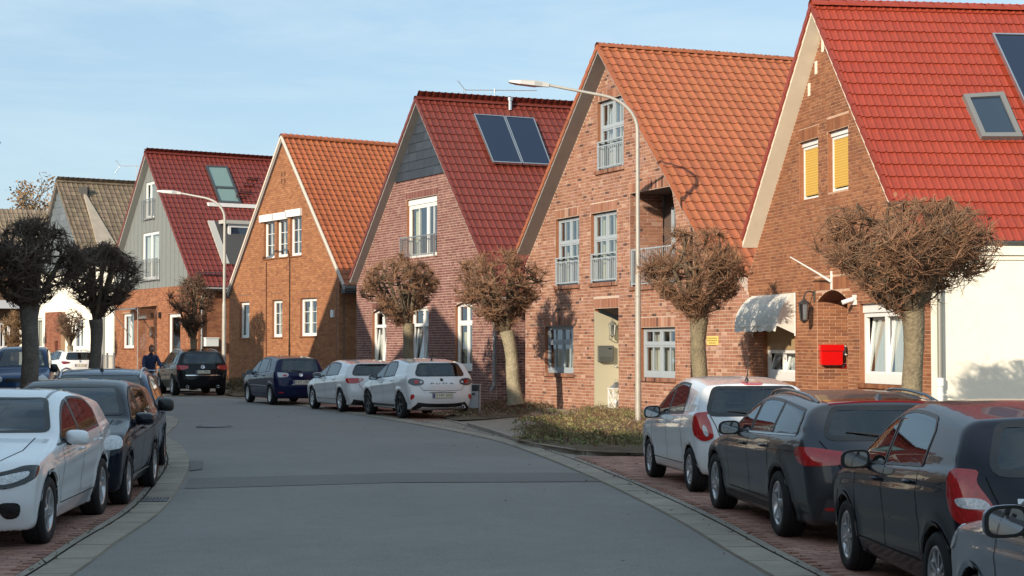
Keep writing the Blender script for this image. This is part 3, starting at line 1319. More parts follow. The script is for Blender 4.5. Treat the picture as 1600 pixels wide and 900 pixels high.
# ------------------------------------------------------------------ the houses on the right-hand side
def tcol(c, j=0.12):
    def f(rnd):
        k = 1 + rnd.uniform(-j, j)
        if rnd.random() < .05:
            k *= rnd.choice((.82, .88, 1.10))
        return (c[0] * k, c[1] * k * (1 + rnd.uniform(-1, 1) * min(j, .04)), c[2] * k * (1 + rnd.uniform(-1, 1) * min(j, .05)))
    return f


def soldier_over(r, h=0.24, ext=0.04):
    return (r[0] - ext, r[1] + ext, r[3] + .012, r[3] + h)


# --- the nearest house: bright red roof, brown-red brick gable, white side wall
H6 = House('brick_house', 'nearest brick house with bright red roof, yellow shutters and white side wall', 202, 0.0725, 21400, 1300, 'gabled houses along the right side of the street')
w6 = H6.w
H6.roof(0.34, 13.5, w6.uz(1268, 6, .34), w6.uz(1160, 372, .34), w6.uz(1419, 374, .34), 0.30, 0.315, 'twin', M_tile_glazed,
        tcol((0.285, 0.042, 0.021), .035), M_cream, seed=61)
uL6, uR6 = w6.uz(1169, 560)[0], w6.uz(1455, 560)[0]
poly6 = H6.gable_poly(uL6, uR6)
r6a = H6.rect(1256, 1278.6, 220, 312)
r6b = H6.rect(1301, 1325.6, 203, 299)
r6c = H6.rect(1199.5, 1242.5, 512, 595)
r6d = H6.rect(1351, 1412, 473, 600)
n0, n1 = w6.uz(1277, 540)[0], w6.uz(1325, 540)[0]
nz = w6.uz(1303, 453)[1]
holes6 = [rect_hole(*r) for r in (r6a, r6b, r6c, r6d)] + [rect_hole(n0, n1, 0.0, nz, arch=0.22)]
pal6 = [((0.273, 0.112, 0.056), 4), ((0.242, 0.096, 0.048), 3), ((0.309, 0.133, 0.065), 3), ((0.197, 0.079, 0.045), 0.8)]
M_mort6 = mortar('mortar_warm', (0.50, 0.33, 0.23))
brick_wall(H6, w6, poly6, holes6, 0.0665, 0.25, M_mort6, pal6, soldiers=[soldier_over(r6a, .25), soldier_over(r6b, .25), (n0 - .1, n1 + .1, nz + .01, nz + .26)],
           rowlocks=[(r6c[0] - .05, r6c[1] + .05, r6c[2], .07), (r6d[0] - .05, r6d[1] + .05, r6d[2], .08)], bond='english', seed=66, joint=.012)
M_yshut = mat('yellow_shutter', (0.62, 0.40, 0.09), rough=0.55)
for r in (r6a, r6b):
    window(H6, w6, *r, M_white, cols=(), shutter=M_yshut, box=.10, sill=M_white)
M_tan = mat('tan_blind', (0.36, 0.25, 0.13), rough=0.7)
window(H6, w6, r6c[0], r6c[1], r6c[2], r6c[2] + (r6c[3] - r6c[2]) * .58, M_white, cols=(.5,), tilt=True, fw=.07, bottom_rail=.12,
       curtain=(M_curtain, [(.0, .18, 0, 1), (.52, .66, 0, 1)]))
mb = MB()
wbox(mb, w6, r6c[0], r6c[1], r6c[2] + (r6c[3] - r6c[2]) * .58, r6c[3], -.16, -.09)
H6.obj('roller_blind', mb, M_tan)
window(H6, w6, *r6d, M_white, cols=(.5,), tilt=True, fw=.08, box=.17, bottom_rail=.10, curtain=(M_curtain, [(.0, .3, 0, 1), (.5, .85, 0, 1)]))
# porch niche with an arch: far jamb of brick, dark soffit, back wall with a door
jw = Wall(w6.P(n0, 0, 0), H6.ev)
brick_wall(H6, jw, [(0, 0), (1.3, 0), (1.3, nz - .2), (0, nz - .2)], [], 0.0665, 0.25, M_mort6, pal6, n_ind=0, name='porch_jamb', bond='half', seed=67)
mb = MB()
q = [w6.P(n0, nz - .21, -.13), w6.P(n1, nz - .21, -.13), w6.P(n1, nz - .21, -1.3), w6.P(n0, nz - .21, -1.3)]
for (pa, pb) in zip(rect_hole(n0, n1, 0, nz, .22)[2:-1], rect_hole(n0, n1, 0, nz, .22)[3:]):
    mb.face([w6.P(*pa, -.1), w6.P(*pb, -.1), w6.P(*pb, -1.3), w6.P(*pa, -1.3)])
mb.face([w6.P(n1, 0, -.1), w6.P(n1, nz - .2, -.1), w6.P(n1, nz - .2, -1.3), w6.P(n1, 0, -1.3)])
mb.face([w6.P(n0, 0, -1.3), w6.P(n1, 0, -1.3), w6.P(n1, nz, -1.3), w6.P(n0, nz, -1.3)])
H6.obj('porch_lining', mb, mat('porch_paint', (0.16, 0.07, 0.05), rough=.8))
mb = MB()
wbox(mb, w6, n0 + .25, n1 - .12, .3, 2.4, -1.29, -1.24)
H6.obj('door', mb, M_white)
# pale vent stones
for (x, y) in ((1286, 71), (1275.6, 105.6), (1264.8, 140)):
    u, z = w6.uz(x, y)
    mb = MB()
    wbox(mb, w6, u - .06, u + .06, z - .13, z + .13, -.02, .012)
    H6.obj('vent_stone', mb, M_cream)
# white side wall towards the camera
sw6 = Wall(w6.P(uR6, 0), H6.ev)
ze6 = H6.re[1] - .05
mb = MB()
wbox(mb, sw6, 0.0, 13, 0, ze6 - .02, -.3, .02)
wbox(mb, sw6, .0, 13, ze6 - .22, ze6 - .06, .02, .09)
wbox(mb, sw6, .0, 13, ze6 - .30, ze6 - .23, .02, .05)
H6.obj('side_wall', mb, M_plaster_white)
mb = MB()
A6, dn6, N6, S6 = H6.slopes[1]
gb = MB()
gb.grid([[sw6.P(t_, ze6 + .02 + .07 * math.sin(a_), .10 + .07 * math.cos(a_)) for a_ in [math.pi + math.pi * k_ / 8 for k_ in range(9)]] for t_ in (-.05, 13)])
H6.obj('gutter', gb, mat('dark_gutter', (0.10, 0.105, 0.11), rough=.5, metal=.3))
mb = MB()
mb.tube([sw6.P(.12, ze6 - .1, .10), sw6.P(.12, 1.35, .10)], .048, 12)
H6.obj('downpipe', mb, mat('old_zinc', (0.27, 0.27, 0.24), rough=.5, metal=.4))
mb = MB()
mb.tube([sw6.P(.12, 1.38, .10), sw6.P(.12, 1.24, .10)], .07, 12)
mb.tube([sw6.P(.12, 1.25, .10), sw6.P(.12, .1, .10)], .055, 12)
mb.tube([sw6.P(.12, 1.12, .10), sw6.P(.12, 1.07, .10)], .068, 12)
mb.tube([sw6.P(.12, 1.10, .10), sw6.P(.30, 1.08, .10)], .012, 6)
H6.obj('standpipe', mb, M_white)
collectors(H6, [(1550, 53), (1672, 55), (1756, 283), (1621, 205)], 1, ['blue-black solar panel on the bright red roof of the nearest house'], None)
roof_window(H6, [(1504, 151), (1566.6, 147), (1597, 217), (1533, 217)], M_skyglass_d, mat('roof_window_frame', (0.20, 0.20, 0.195), rough=.5, metal=.2))

# --- orange-roofed rustic brick house with the loggia
H5 = House('brick_house', 'rustic red brick house with orange roof, grey window frames and a loggia', -300, 0.0478, 7295, 940, 'gabled houses along the right side of the street')
w5 = H5.w
OV5 = 0.40
H5.roof(OV5, 10, w5.uz(934, 71, OV5), w5.uz(808, 388, OV5), w5.uz(1128, 430, OV5), 0.262, 0.325, 'pan', M_tile_matt,
        tcol((0.345, 0.112, 0.052), .03), M_soffit_grey, seed=51)
uL5, uR5 = w5.uz(821, 560)[0], w5.uz(1170, 560)[0]
poly5 = H5.gable_poly(uL5, uR5)
poly5[2] = (uR5, 3.1)
poly5.insert(3, (w5.uz(1120, 450)[0], min(H5.zr(w5.uz(1120, 450)[0]), 3.2)))
poly5[3] = (poly5[3][0], H5.zr(poly5[3][0]))
r5t = H5.rect(938.6, 974.5, 155, 264)
r5a = H5.rect(873.3, 905.2, 340.5, 446)
r5b = H5.rect(928.4, 964, 331.5, 441.5)
r5c = H5.rect(856.5, 896, 509.5, 582.7)
r5d = H5.rect(1006, 1055, 511.5, 590)
d0, d1 = w5.uz(929, 560, 0)[0], w5.uz(966.6, 560)[0]
dz = w5.uz(948, 481.5)[1]
l0, l1 = w5.uz(984, 370)[0], w5.uz(1056, 370)[0]
lz0, lz1 = w5.uz(1015, 446)[1], w5.uz(1015, 297)[1]
lo5 = [(l0, lz0), (l1, lz0), (l1, min(lz1, H5.zr(l1) - .12)), (l1 - .22, lz1), (l0, lz1)]
lo5[2] = (l1, lz1 - .75)
holes5 = [rect_hole(*r) for r in (r5t, r5a, r5b, r5c, r5d)] + [rect_hole(d0, d1, 0.0, dz), lo5]
pal5 = [((0.318, 0.152, 0.098), 6), ((0.354, 0.183, 0.122), 3), ((0.270, 0.120, 0.079), 3), ((0.432, 0.268, 0.198), .7), ((0.114, 0.061, 0.050), .55), ((0.336, 0.177, 0.138), 1.5)]
M_mort5 = mortar('mortar_grey_warm', (0.54, 0.43, 0.35))
brick_wall(H5, w5, poly5, holes5, 0.0833, 0.25, M_mort5, pal5,
           soldiers=[soldier_over(r, .25) for r in (r5t, r5a, r5b, r5c, r5d)] + [(d0 - .05, d1 + .05, dz + .01, dz + .26), (l0 - .05, l1 - .25, lz1 + .01, lz1 + .26)],
           rowlocks=[(r[0] - .06, r[1] + .06, r[2], .10) for r in (r5t, r5a, r5b, r5c, r5d)] + [(l0 - .02, l1 + .02, lz0, .10)], seed=55, joint=.014)
gw = dict(fw=.06, sash=.045)
window(H5, w5, *r5t, M_grey_frame, cols=(.5,), rows=(.62,), curtain=(M_curtain, [(0, 1, 0, 1)]), bars=((.5,), ()), **gw)
window(H5, w5, *r5a, M_grey_frame, cols=(.5,), rows=(.64,), curtain=(M_ycurtain, [(.1, .42, 0, .5), (.55, .8, 0, .45)]), bars=((.5,), ()), **gw)
window(H5, w5, *r5b, M_grey_frame, cols=(.5,), rows=(.64,), curtain=(M_ycurtain, [(.02, .5, 0, 1), (.6, .98, 0, 1)]), bars=((.5,), ()), **gw)
window(H5, w5, *r5c, M_grey_frame, cols=(.52,), rows=(.66,), curtain=(M_curtain, [(0, 1, 0, .66)]), bars=((.5,), ()), bottom_rail=.05, **gw)
window(H5, w5, *r5d, M_grey_frame, cols=(.5,), rows=(.66,), curtain=(M_curtain, [(0, 1, 0, .66), (.1, .5, .7, 1)]), bars=((.5,), ()), bottom_rail=.06, **gw)
for r, y in ((r5t, .42), (r5a, .42), (r5b, .42)):
    railing(H5, w5, r[0] + .03, r[1] - .03, r[2] + .06, r[2] + (r[3] - r[2]) * y, M_grey_frame, top2=.12, o=-.01)
# loggia: floor, ceiling, far jamb of brick, dark back wall with a glazed door
lj = Wall(w5.P(l0, 0, 0), H5.ev)
brick_wall(H5, lj, [(0, lz0), (.95, lz0), (.95, lz1 - .02), (0, lz1 - .02)], [], 0.0833, 0.25, M_mort5, pal5, n_ind=0, name='loggia_jamb', bond='half', seed=58, z_from=lz0)
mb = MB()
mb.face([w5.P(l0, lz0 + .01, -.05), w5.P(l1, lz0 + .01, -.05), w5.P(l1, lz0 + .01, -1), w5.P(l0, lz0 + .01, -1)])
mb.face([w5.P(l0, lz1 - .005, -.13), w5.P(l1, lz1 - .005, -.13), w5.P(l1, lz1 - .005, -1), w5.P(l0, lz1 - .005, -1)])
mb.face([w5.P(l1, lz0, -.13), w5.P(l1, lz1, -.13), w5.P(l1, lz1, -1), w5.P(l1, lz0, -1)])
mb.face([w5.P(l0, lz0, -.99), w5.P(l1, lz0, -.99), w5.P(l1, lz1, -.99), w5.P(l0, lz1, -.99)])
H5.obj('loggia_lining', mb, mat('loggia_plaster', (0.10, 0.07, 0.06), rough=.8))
window(H5, w5, l0 + .55, l1 - .1, lz0 + .05, lz1 - .35, M_grey_frame, inset=.90, cols=(.5,), rows=(.55,), curtain=(M_curtain, [(0, .3, 0, 1), (.6, 1, 0, 1)]), **gw)
railing(H5, w5, l0 + .06, l0 + .06 + (l1 - l0) * .9, lz0 + .05, lz0 + .95, M_grey_frame, o=-.03)
# entrance niche: pale plastered far jamb, sloping soffit
jl = Wall(w5.P(d0, 0, 0), H5.ev)
M_beige = mat('beige_plaster', (0.50, 0.46, 0.33), rough=.9, bump=(50, .2))
zin = dz - .32
mb = MB()
mb.face([jl.P(-.01, 0, .004), jl.P(1.0, 0, .004), jl.P(1.0, zin - .1, .004), jl.P(-.01, dz - .05, .004)])
H5.obj('porch_jamb', mb, M_beige)
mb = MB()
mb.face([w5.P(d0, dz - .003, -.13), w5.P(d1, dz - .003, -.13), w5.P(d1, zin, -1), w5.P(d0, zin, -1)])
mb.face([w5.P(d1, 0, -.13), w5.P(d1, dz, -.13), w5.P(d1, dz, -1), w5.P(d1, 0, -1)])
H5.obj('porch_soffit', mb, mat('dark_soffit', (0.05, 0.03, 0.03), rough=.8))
mb = MB()
wbox(mb, w5, d0 + .01, d1 - .01, .2, dz - .2, -1.02, -.97)
H5.obj('door', mb, M_white)
mb = MB()
wbox(mb, w5, d0 - .02, d1 + .02, .1, .33, -1, .12)
H5.obj('door_step', mb, mat('pale_stone', (0.5, 0.47, 0.42), rough=.8, noise=(10, .1)))
# plain far side
mb = MB()
sl5 = Wall(w5.P(uL5, 0), H5.ev)
wbox(mb, sl5, 0.0, 9, 0, 4.0, .02, .22)
H5.obj('side_wall', mb, M_plain)

# --- house with slate gable head and dark red glazed roof
H4 = House('brick_house', 'brick house with slate-clad gable top and dark red roof carrying two solar panels', -600, 0.0373, 6740, 690, 'gabled houses along the right side of the street')
w4 = H4.w
OV4 = 0.28
H4.roof(OV4, 9, w4.uz(649.5, 153.5, OV4), w4.uz(547, 434, OV4), w4.uz(779, 462, OV4), 0.235, 0.365, 'roll', M_tile_glazed,
        tcol((0.150, 0.029, 0.019), .05), M_soffit_grey, seed=41)
uL4, uR4 = w4.uz(557, 560)[0], w4.uz(776, 560)[0]
poly4 = H4.gable_poly(uL4, uR4)
# slate zone starts at this height
zs4 = w4.uz(656, 277)[1]
r4t = H4.rect(639.7, 682.7, 309, 402)
r4a = H4.rect(585.6, 603.6, 484, 572)
r4b = H4.rect(646, 669.6, 480, 575)
r4c = H4.rect(715.6, 738, 473, 577)
holes4 = [rect_hole(*r4t)] + [rect_hole(*r, arch=.10) for r in (r4a, r4b, r4c)]
zr4 = H4.zr
def u_at(z, side):
    A = H4.apex
    e = H4.re if side == 1 else H4.le
    return A[0] + (z + H4.tv[side] - .01 - A[1]) * (e[0] - A[0]) / (e[1] - A[1])
sl, sr = u_at(zs4, -1), u_at(zs4, 1)
brickpoly4 = [poly4[0], poly4[1], poly4[2], (sr, zs4), (sl, zs4), poly4[4]]
pal4 = [((0.195, 0.086, 0.074), 4), ((0.230, 0.112, 0.094), 3), ((0.165, 0.068, 0.062), 3), ((0.255, 0.135, 0.108), 1.5)]
M_mort4 = mortar('mortar_pale', (0.54, 0.43, 0.37))
brick_wall(H4, w4, brickpoly4, holes4, 0.0833, 0.25, M_mort4, pal4, soldiers=[soldier_over(r4t, .25, .12)] + [(r[0] - .08, r[1] + .08, r[3] + .02, r[3] + .25) for r in (r4a, r4b, r4c)],
           bond='header', seed=44, joint=.014)
window(H4, w4, *r4t, M_white, cols=(.62,), box=.2, fw=.07, bars=((.5,), ()), sash=.06, curtain=(M_ycurtain, [(.05, .25, 0, 1)]))
railing(H4, w4, r4t[0] - .25, r4t[1] + .05, r4t[2] + .05, w4.uz(661, 368)[1], M_steel, o=.12)
for r in (r4a, r4b, r4c):
    window(H4, w4, *r, M_white, cols=(.6,), rows=(.70,), fw=.07, sash=.05, tilt=(r is not r4c), bottom_rail=.06, curtain=(M_ycurtain if r is r4c else M_curtain, [(.05, .5, 0, .55)]), sill=M_white)
# slates in overlapping courses
M_slate = mat('slate', (1, 1, 1), rough=.55, tint=True, noise=(5, .2), bump=(40, .2))
mb = MB()
mb.face([w4.P(sl, zs4, .02), w4.P(sr, zs4, .02), w4.P(H4.apex[0], zr4(H4.apex[0]), .02)])
mb.face([w4.P(sl, zs4, .02), w4.P(sr, zs4, .02), w4.P(sr, zs4, -.2), w4.P(sl, zs4, -.2)])
slg = H4.obj('slate_gable', mb, mat('slate_backing', (0.05, 0.055, 0.06), rough=.8))
rs = random.Random(4)
ch = 0.30
k = 0
z = zs4
while z < H4.apex[1] - .5:
    a, b = u_at(min(z + ch * .5, H4.apex[1] - .3), -1), u_at(min(z + ch * .5, H4.apex[1] - .3), 1)
    sw = .62
    u = a - (k % 2) * sw / 2 - rs.uniform(0, .1)
    while u < b:
        u0, u1 = max(u, a), min(u + sw, b)
        if u1 - u0 > .06:
            g = .040 * rs.uniform(.8, 1.2)
            m2 = MB()
            za, zb = z - .02, z + ch + .04
            pts = []
            def cl(uu, zz):
                return min(max(uu, u_at(min(zz, H4.apex[1] - .25), -1) + .0), u_at(min(zz, H4.apex[1] - .25), 1))
            p = [(cl(u0 + .004, za), za), (cl(u1 - .004, za), za), (cl(u1 - .004, zb), zb), (cl(u0 + .004, zb), zb)]
            m2.hexa([w4.P(p[0][0], p[0][1], .055), w4.P(p[1][0], p[1][1], .055), w4.P(p[1][0], p[1][1], .04), w4.P(p[0][0], p[0][1], .04),
                     w4.P(p[3][0], p[3][1], .032), w4.P(p[2][0], p[2][1], .032), w4.P(p[2][0], p[2][1], .02), w4.P(p[3][0], p[3][1], .02)], 0, (g * .80, g * 1.0, g * 1.32))
            H4.obj('slate', m2, M_slate, slg, tint=True)
        u += sw
    z += ch
    k += 1
# brick side wall towards the camera, with its downpipe
sw4 = Wall(w4.P(uR4, 0), H4.ev)
ze4 = H4.re[1] - .15
brick_wall(H4, sw4, [(0.0, 0), (4.5, 0), (4.5, ze4), (0.0, ze4)], [], 0.0833, 0.25, M_mort4, pal4, n_ind=0, name='side_wall', bond='half', seed=46, joint=.014)
mb = MB()
up = w4.uz(783, 560, .08)[0]
mb.tube([w4.P(uR4 + .02, ze4 - .1, .09), w4.P(uR4 + .02, .75, .09), w4.P(uR4 - .04, .6, .16)], .05, 10)
H4.obj('downpipe', mb, M_zinc)
H4.gutter(1, M_zinc)
H4.gutter(-1, M_zinc)
collectors(H4, [(740, 178.5), (834, 185), (861, 258), (770, 253.5)], 2, ['left of the two dark solar panels on the dark red roof', 'right of the two dark solar panels on the dark red roof'], 'solar panels on the dark red roof')
mb = MB()
p = H4.roofpt(797, 172, 0)
mb.tube([p, p + Vector((0, 0, .36))], .07, 10)
mb.tube([p + Vector((0, 0, .32)), p + Vector((0, 0, .42))], .10, 10)
H4.obj('vent_pipe', mb, M_alu)

# --- orange-brick house with orange pantiles and white windows
H3 = House('brick_house', 'plain orange brick house with orange pantile roof, white edge trim and three attic windows', -940, 0.0286, 4390, 440, 'gabled houses along the right side of the street')
w3 = H3.w
OV3 = 0.10
M_pale_edge = mat('pale_verge', (0.62, 0.52, 0.44), rough=.8)
H3.roof(OV3, 8, w3.uz(439.5, 213, OV3), w3.uz(355, 457, OV3), w3.uz(537, 445, OV3), 0.27, 0.285, 'pan', M_tile_matt,
        tcol((0.35, 0.104, 0.042), .06), M_soffit_grey, edge=(M_pale_edge, .045, .03), seed=31)
uL3, uR3 = w3.uz(358, 560)[0], w3.uz(530, 560)[0]
poly3 = H3.gable_poly(uL3, uR3)
r3 = [H3.rect(416, 429, 345, 404), H3.rect(436, 449.3, 342, 402), H3.rect(457, 471, 337, 400)]
r3b = [H3.rect(378, 389.6, 472, 528), H3.rect(428.8, 441, 469, 526.7), H3.rect(472.8, 495, 466, 525)]
holes3 = [rect_hole(*r) for r in r3 + r3b]
pal3 = [((0.325, 0.144, 0.068), 4), ((0.295, 0.127, 0.062), 3), ((0.354, 0.165, 0.079), 2), ((0.254, 0.109, 0.055), 1)]
M_mort3 = mortar('mortar_brown', (0.20, 0.105, 0.065))
brick_wall(H3, w3, poly3, holes3, 0.0833, 0.25, M_mort3, pal3, n_ind=0, soldiers=[soldier_over(r, .25) for r in r3b], rowlocks=[(r[0] - .05, r[1] + .05, r[2], .05) for r in r3 + r3b], bond='half', seed=33)
for i, r in enumerate(r3):
    window(H3, w3, r[0], r[1], r[2], r[3], M_white, cols=(), bars=((.5,), (.33, .66)), fw=.07, curtain=(M_ycurtain, [(.4, 1, 0, .5)]))
    mb = MB()
    wbox(mb, w3, r[0] - .28, r[1] + .05, r[3] - .04, r[3] + .24, -.02, .10)
    H3.obj('roller_box', mb, M_white)
window(H3, w3, *r3b[0], M_white, cols=(), fw=.07, curtain=(M_curtain, [(0, 1, 0, .7)]))
window(H3, w3, *r3b[1], M_white, cols=(), bars=((.5,), (.33, .66)), fw=.07, curtain=(M_ycurtain, [(.3, 1, 0, .8)]))
window(H3, w3, *r3b[2], M_white, cols=(.5,), bars=((), (.33, .66)), fw=.07, curtain=(M_ycurtain, [(.1, .5, 0, .8), (.6, 1, 0, .8)]))
sw3 = Wall(w3.P(uR3, 0), H3.ev)
brick_wall(H3, sw3, [(0.0, 0), (4, 0), (4, H3.re[1] - .1), (0, H3.re[1] - .1)], [], 0.0833, 0.25, M_mort3, pal3, n_ind=0, name='side_wall', bond='half', seed=35)
H3.gutter(1, M_zinc)
mb = MB()
A3, dn3, N3, S3 = H3.slopes[1]
pe = A3 + dn3 * (S3 - .05)
wbox(mb, Wall(Vector((pe.x, pe.y, 0)) + H3.ev * .06, H3.ev), 0, 7, pe.z - .34, pe.z - .15, -.25, .02)
H3.obj('eaves_board', mb, mat('dark_board', (0.05, 0.05, 0.055), rough=.6))
u, z = w3.uz(521, 490)
mb = MB()
wbox(mb, w3, u - .1, u + .1, z - .14, z + .14, 0, .08)
H3.obj('meter_box', mb, M_white)
u, z = w3.uz(399, 470)
mb = MB()
mb.tube([w3.P(w3.uz(417, 410)[0], w3.uz(417, 410)[1], .03), w3.P(w3.uz(417, 560)[0], .4, .03)], .022, 6)
H3.obj('cable_duct', mb, mat('rust_brown', (0.12, 0.05, 0.03), rough=.8))
u, z = w3.uz(384, 592)
mb = MB()
wbox(mb, w3, u - .35, u + .35, z - .25, z + .25, -.02, .02)
H3.obj('cellar_window', mb, M_black)
c = w3.P(*w3.uz(432, 234), -.8)
mb = MB()
mb.tube([c - Vector((0, 0, .9)), c + Vector((0, 0, .0))], .09, 8)
mb.lathe([(.16, .02), (.15, .12), (.11, .2), (.0, .24)], 12, M=Matrix.Translation(c + Vector((0, 0, .02))))
H3.obj('flue_cowl', mb, M_dkalu)
u, z = w3.uz(443, 277)
mb = MB()
for du in (-.14, .14):
    for dz_ in (-.14, .14):
        wbox(mb, w3, u + du - .04, u + du + .04, z + dz_ - .09, z + dz_ + .09, -.02, .012)
H3.obj('air_slot', mb, mat('slot_dark', (0.06, 0.025, 0.015), rough=.9))

# --- grey boarded house with dark red roof
H2 = House('boarded_house', 'grey boarded house over a brick ground floor with dark red roof and roof window', -800, 0.0314, 4930, 260, 'gabled houses along the right side of the street')
w2 = H2.w
OV2 = 0.32
M_soff2 = mat('pale_grey_board', (0.42, 0.41, 0.38), rough=.7)
H2.roof(OV2, 9, w2.uz(227, 238, OV2), w2.uz(177, 408, OV2), w2.uz(303, 447, OV2), 0.25, 0.36, 'roll', M_tile_glazed,
        tcol((0.150, 0.027, 0.019), .05), M_soff2, seed=21)
uL2, uR2 = w2.uz(179, 560)[0], w2.uz(309, 560)[0]
poly2 = H2.gable_poly(uL2, uR2)
zc2 = w2.uz(255, 449)[1]
r2t = H2.rect(230.7, 241, 285, 341)
r2m = H2.rect(226, 248.4, 363.5, 436.7)
r2g = H2.rect(194.6, 209.4, 490, 544)
r2d = H2.rect(265.6, 282, 490, 560)
pal2 = [((0.27, 0.105, 0.052), 4), ((0.22, 0.085, 0.045), 3), ((0.31, 0.135, 0.068), 2)]
M_mort2 = mortar('mortar_tan', (0.34, 0.22, 0.14))
brick_wall(H2, w2, [(uL2, 0), (uR2, 0), (uR2, zc2), (uL2, zc2)], [rect_hole(*r2g), rect_hole(r2d[0], r2d[1], 0, r2d[3])], 0.0833, 0.25, M_mort2, pal2, n_ind=0, bond='half', seed=22,
           rowlocks=[(r2g[0] - .05, r2g[1] + .05, r2g[2], .06)])
window(H2, w2, *r2g, M_white, cols=(.55,), fw=.09, curtain=(M_curtain, [(0, 1, 0, 1)]))
window(H2, w2, r2d[0], r2d[1], .4, r2d[3], M_white, cols=(), fw=.12, bottom_rail=.1)
M_board = mat('grey_cladding', (0.180, 0.195, 0.192), rough=.75, noise=(4, .06))
up2 = [(uL2, zc2), (uR2, zc2), (uR2, max(zc2 + .05, H2.zr(uR2))), (H2.apex[0], H2.zr(H2.apex[0])), (uL2, max(zc2 + .05, H2.zr(uL2)))]
cl = backing(H2, 'cladding', w2, up2, [rect_hole(*r2t), rect_hole(*r2m)], M_board, M_board)
rb = random.Random(2)
u = uL2
while u < uR2:                      # vertical boards with cover strips, each its own piece
    zt = H2.zr(u) - .02
    segs = [(zc2, zt)]
    for r in (r2t, r2m):
        if r[0] - .05 < u < r[1] + .05:
            segs = [x for s_ in segs for x in ((s_[0], min(s_[1], r[2])), (max(s_[0], r[3]), s_[1])) if x[1] - x[0] > .15]
    for (za, zb) in segs:
        if zb - za > .15:
            m2 = MB()
            wbox(m2, w2, u - .016, u + .016, za, zb, 0.002, .014)
            H2.obj('cover_strip', m2, M_board, cl)
    u += .58
for r, y in ((r2t, .52), (r2m, .43)):
    window(H2, w2, *r, M_white, cols=(.5,), fw=.08, inset=.04, curtain=(M_curtain, [(0, .9, 0, 1)]), sill=M_soff2)
    railing(H2, w2, r[0] - .22, r[1] + .16, r[2] - .05, r[2] + (r[3] - r[2]) * y, M_steel, o=.14, step=.13)
sw2 = Wall(w2.P(uR2, 0), H2.ev)
brick_wall(H2, sw2, [(0.0, 0), (6, 0), (6, H2.re[1] - .2), (0, H2.re[1] - .2)], [], 0.0833, 0.25, M_mort2, pal2, n_ind=0, name='side_wall', bond='half', seed=25)
H2.gutter(1, M_dkalu)
mb = MB()
mb.tube([sw2.P(.15, H2.re[1] - .3, .08), sw2.P(.15, .2, .08)], .045, 8)
H2.obj('downpipe', mb, M_zinc)
roof_window(H2, [(321, 260), (354.7, 261), (376.5, 318.7), (342.7, 317)], M_skyglass, M_dkalu, split=.60, fw=.09)
# roof balcony, its shaded recess painted as a dark slab: grey cheeks, white glazed door, white awning cassette above
N2 = H2.slopes[1][2]
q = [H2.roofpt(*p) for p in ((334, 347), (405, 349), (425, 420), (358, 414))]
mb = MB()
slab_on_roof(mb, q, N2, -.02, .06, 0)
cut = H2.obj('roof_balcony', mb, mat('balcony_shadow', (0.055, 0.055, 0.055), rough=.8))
up = Vector((0, 0, 1))
bw = Wall(q[0] - Vector((0, 0, q[0].z)) + H2.eu * .25, H2.ev)
zb0, zb1 = q[3].z - .1, q[0].z + .02
Lb = (q[1] - q[0]).length
mb = MB()
wbox(mb, bw, .15, Lb, zb0, zb0 + .55, .35, .45)
wbox(mb, bw, .15, Lb, zb1 - .12, zb1 + .05, .0, .55)
H2.obj('balcony_front', mb, M_soff2, cut)
mb = MB()
mb.face([q[0] + N2 * .07, q[3] + N2 * .07, q[3] + N2 * .07 - H2.ev * .30, q[0] + N2 * .07 - H2.ev * .30])
slab_on_roof(mb, [q[0] - H2.ev * .32, q[0], q[3], q[3] - H2.ev * .32], N2, .0, .09)
H2.obj('cheek', mb, M_soff2, cut)
mb = MB()
for (a, b, c_, d) in ((.45, .58, zb0 + .5, zb1 - .1), (1.55, 1.7, zb0 + .5, zb1 - .1), (2.2, 2.3, zb0 + .5, zb1 - .1), (.58, 2.2, zb1 - .28, zb1 - .1), (.58, 2.2, zb0 + .5, zb0 + .62)):
    wbox(mb, bw, a, b, c_, d, .36, .44)
H2.obj('balcony_door', mb, M_white, cut)
mb = MB()
wbox(mb, bw, .58, 2.2, zb0 + .62, zb1 - .28, .38, .40)
H2.obj('pane', mb, M_skyglass_d, cut)
qa = [H2.roofpt(*p, h=.0) for p in ((323, 318.5), (397, 321.5), (400, 329), (326, 326))]
aw = Wall(qa[0] - Vector((0, 0, qa[0].z)), H2.ev)
mb = MB()
wbox(mb, aw, 0, 3.6, qa[0].z - .12, qa[0].z + .06, .02, .22)
wbox(mb, aw, .6, 3.6, qa[0].z - .3, qa[0].z - .2, .1, .2)
wbox(mb, aw, .35, .5, qa[0].z - .75, qa[0].z - .13, .05, .15)
H2.obj('awning_cassette', mb, M_white)
# roof steps
mb = MB()
for i in range(4):
    a = H2.roofpt(388 - i * 6, 282 + i * 9.5)
    for h in (.06, .2):
        mb.tube([a + N2 * h - H2.ev * .1, a + N2 * h + H2.ev * .5], .03, 6)
    for t in (-.05, .45):
        mb.tube([a + H2.ev * t, a + N2 * .24 + H2.ev * t], .025, 6)
a, b = H2.roofpt(371, 303), H2.roofpt(392, 305)
mb.tube([a + N2 * .1, b + N2 * .1], .03, 6)
H2.obj('roof_steps', mb, mat('roof_step_red', (0.11, 0.03, 0.025), rough=.6))
mb = MB()
for h in (.1, .22):
    mb.tube([H2.roofpt(306, 431) + N2 * h, H2.roofpt(345, 432) + N2 * h], .02, 6)
for i in range(9):
    a = H2.roofpt(306 + i * 4.8, 431)
    mb.tube([a, a + N2 * .24], .012, 5)
H2.obj('snow_guard', mb, M_dkalu)
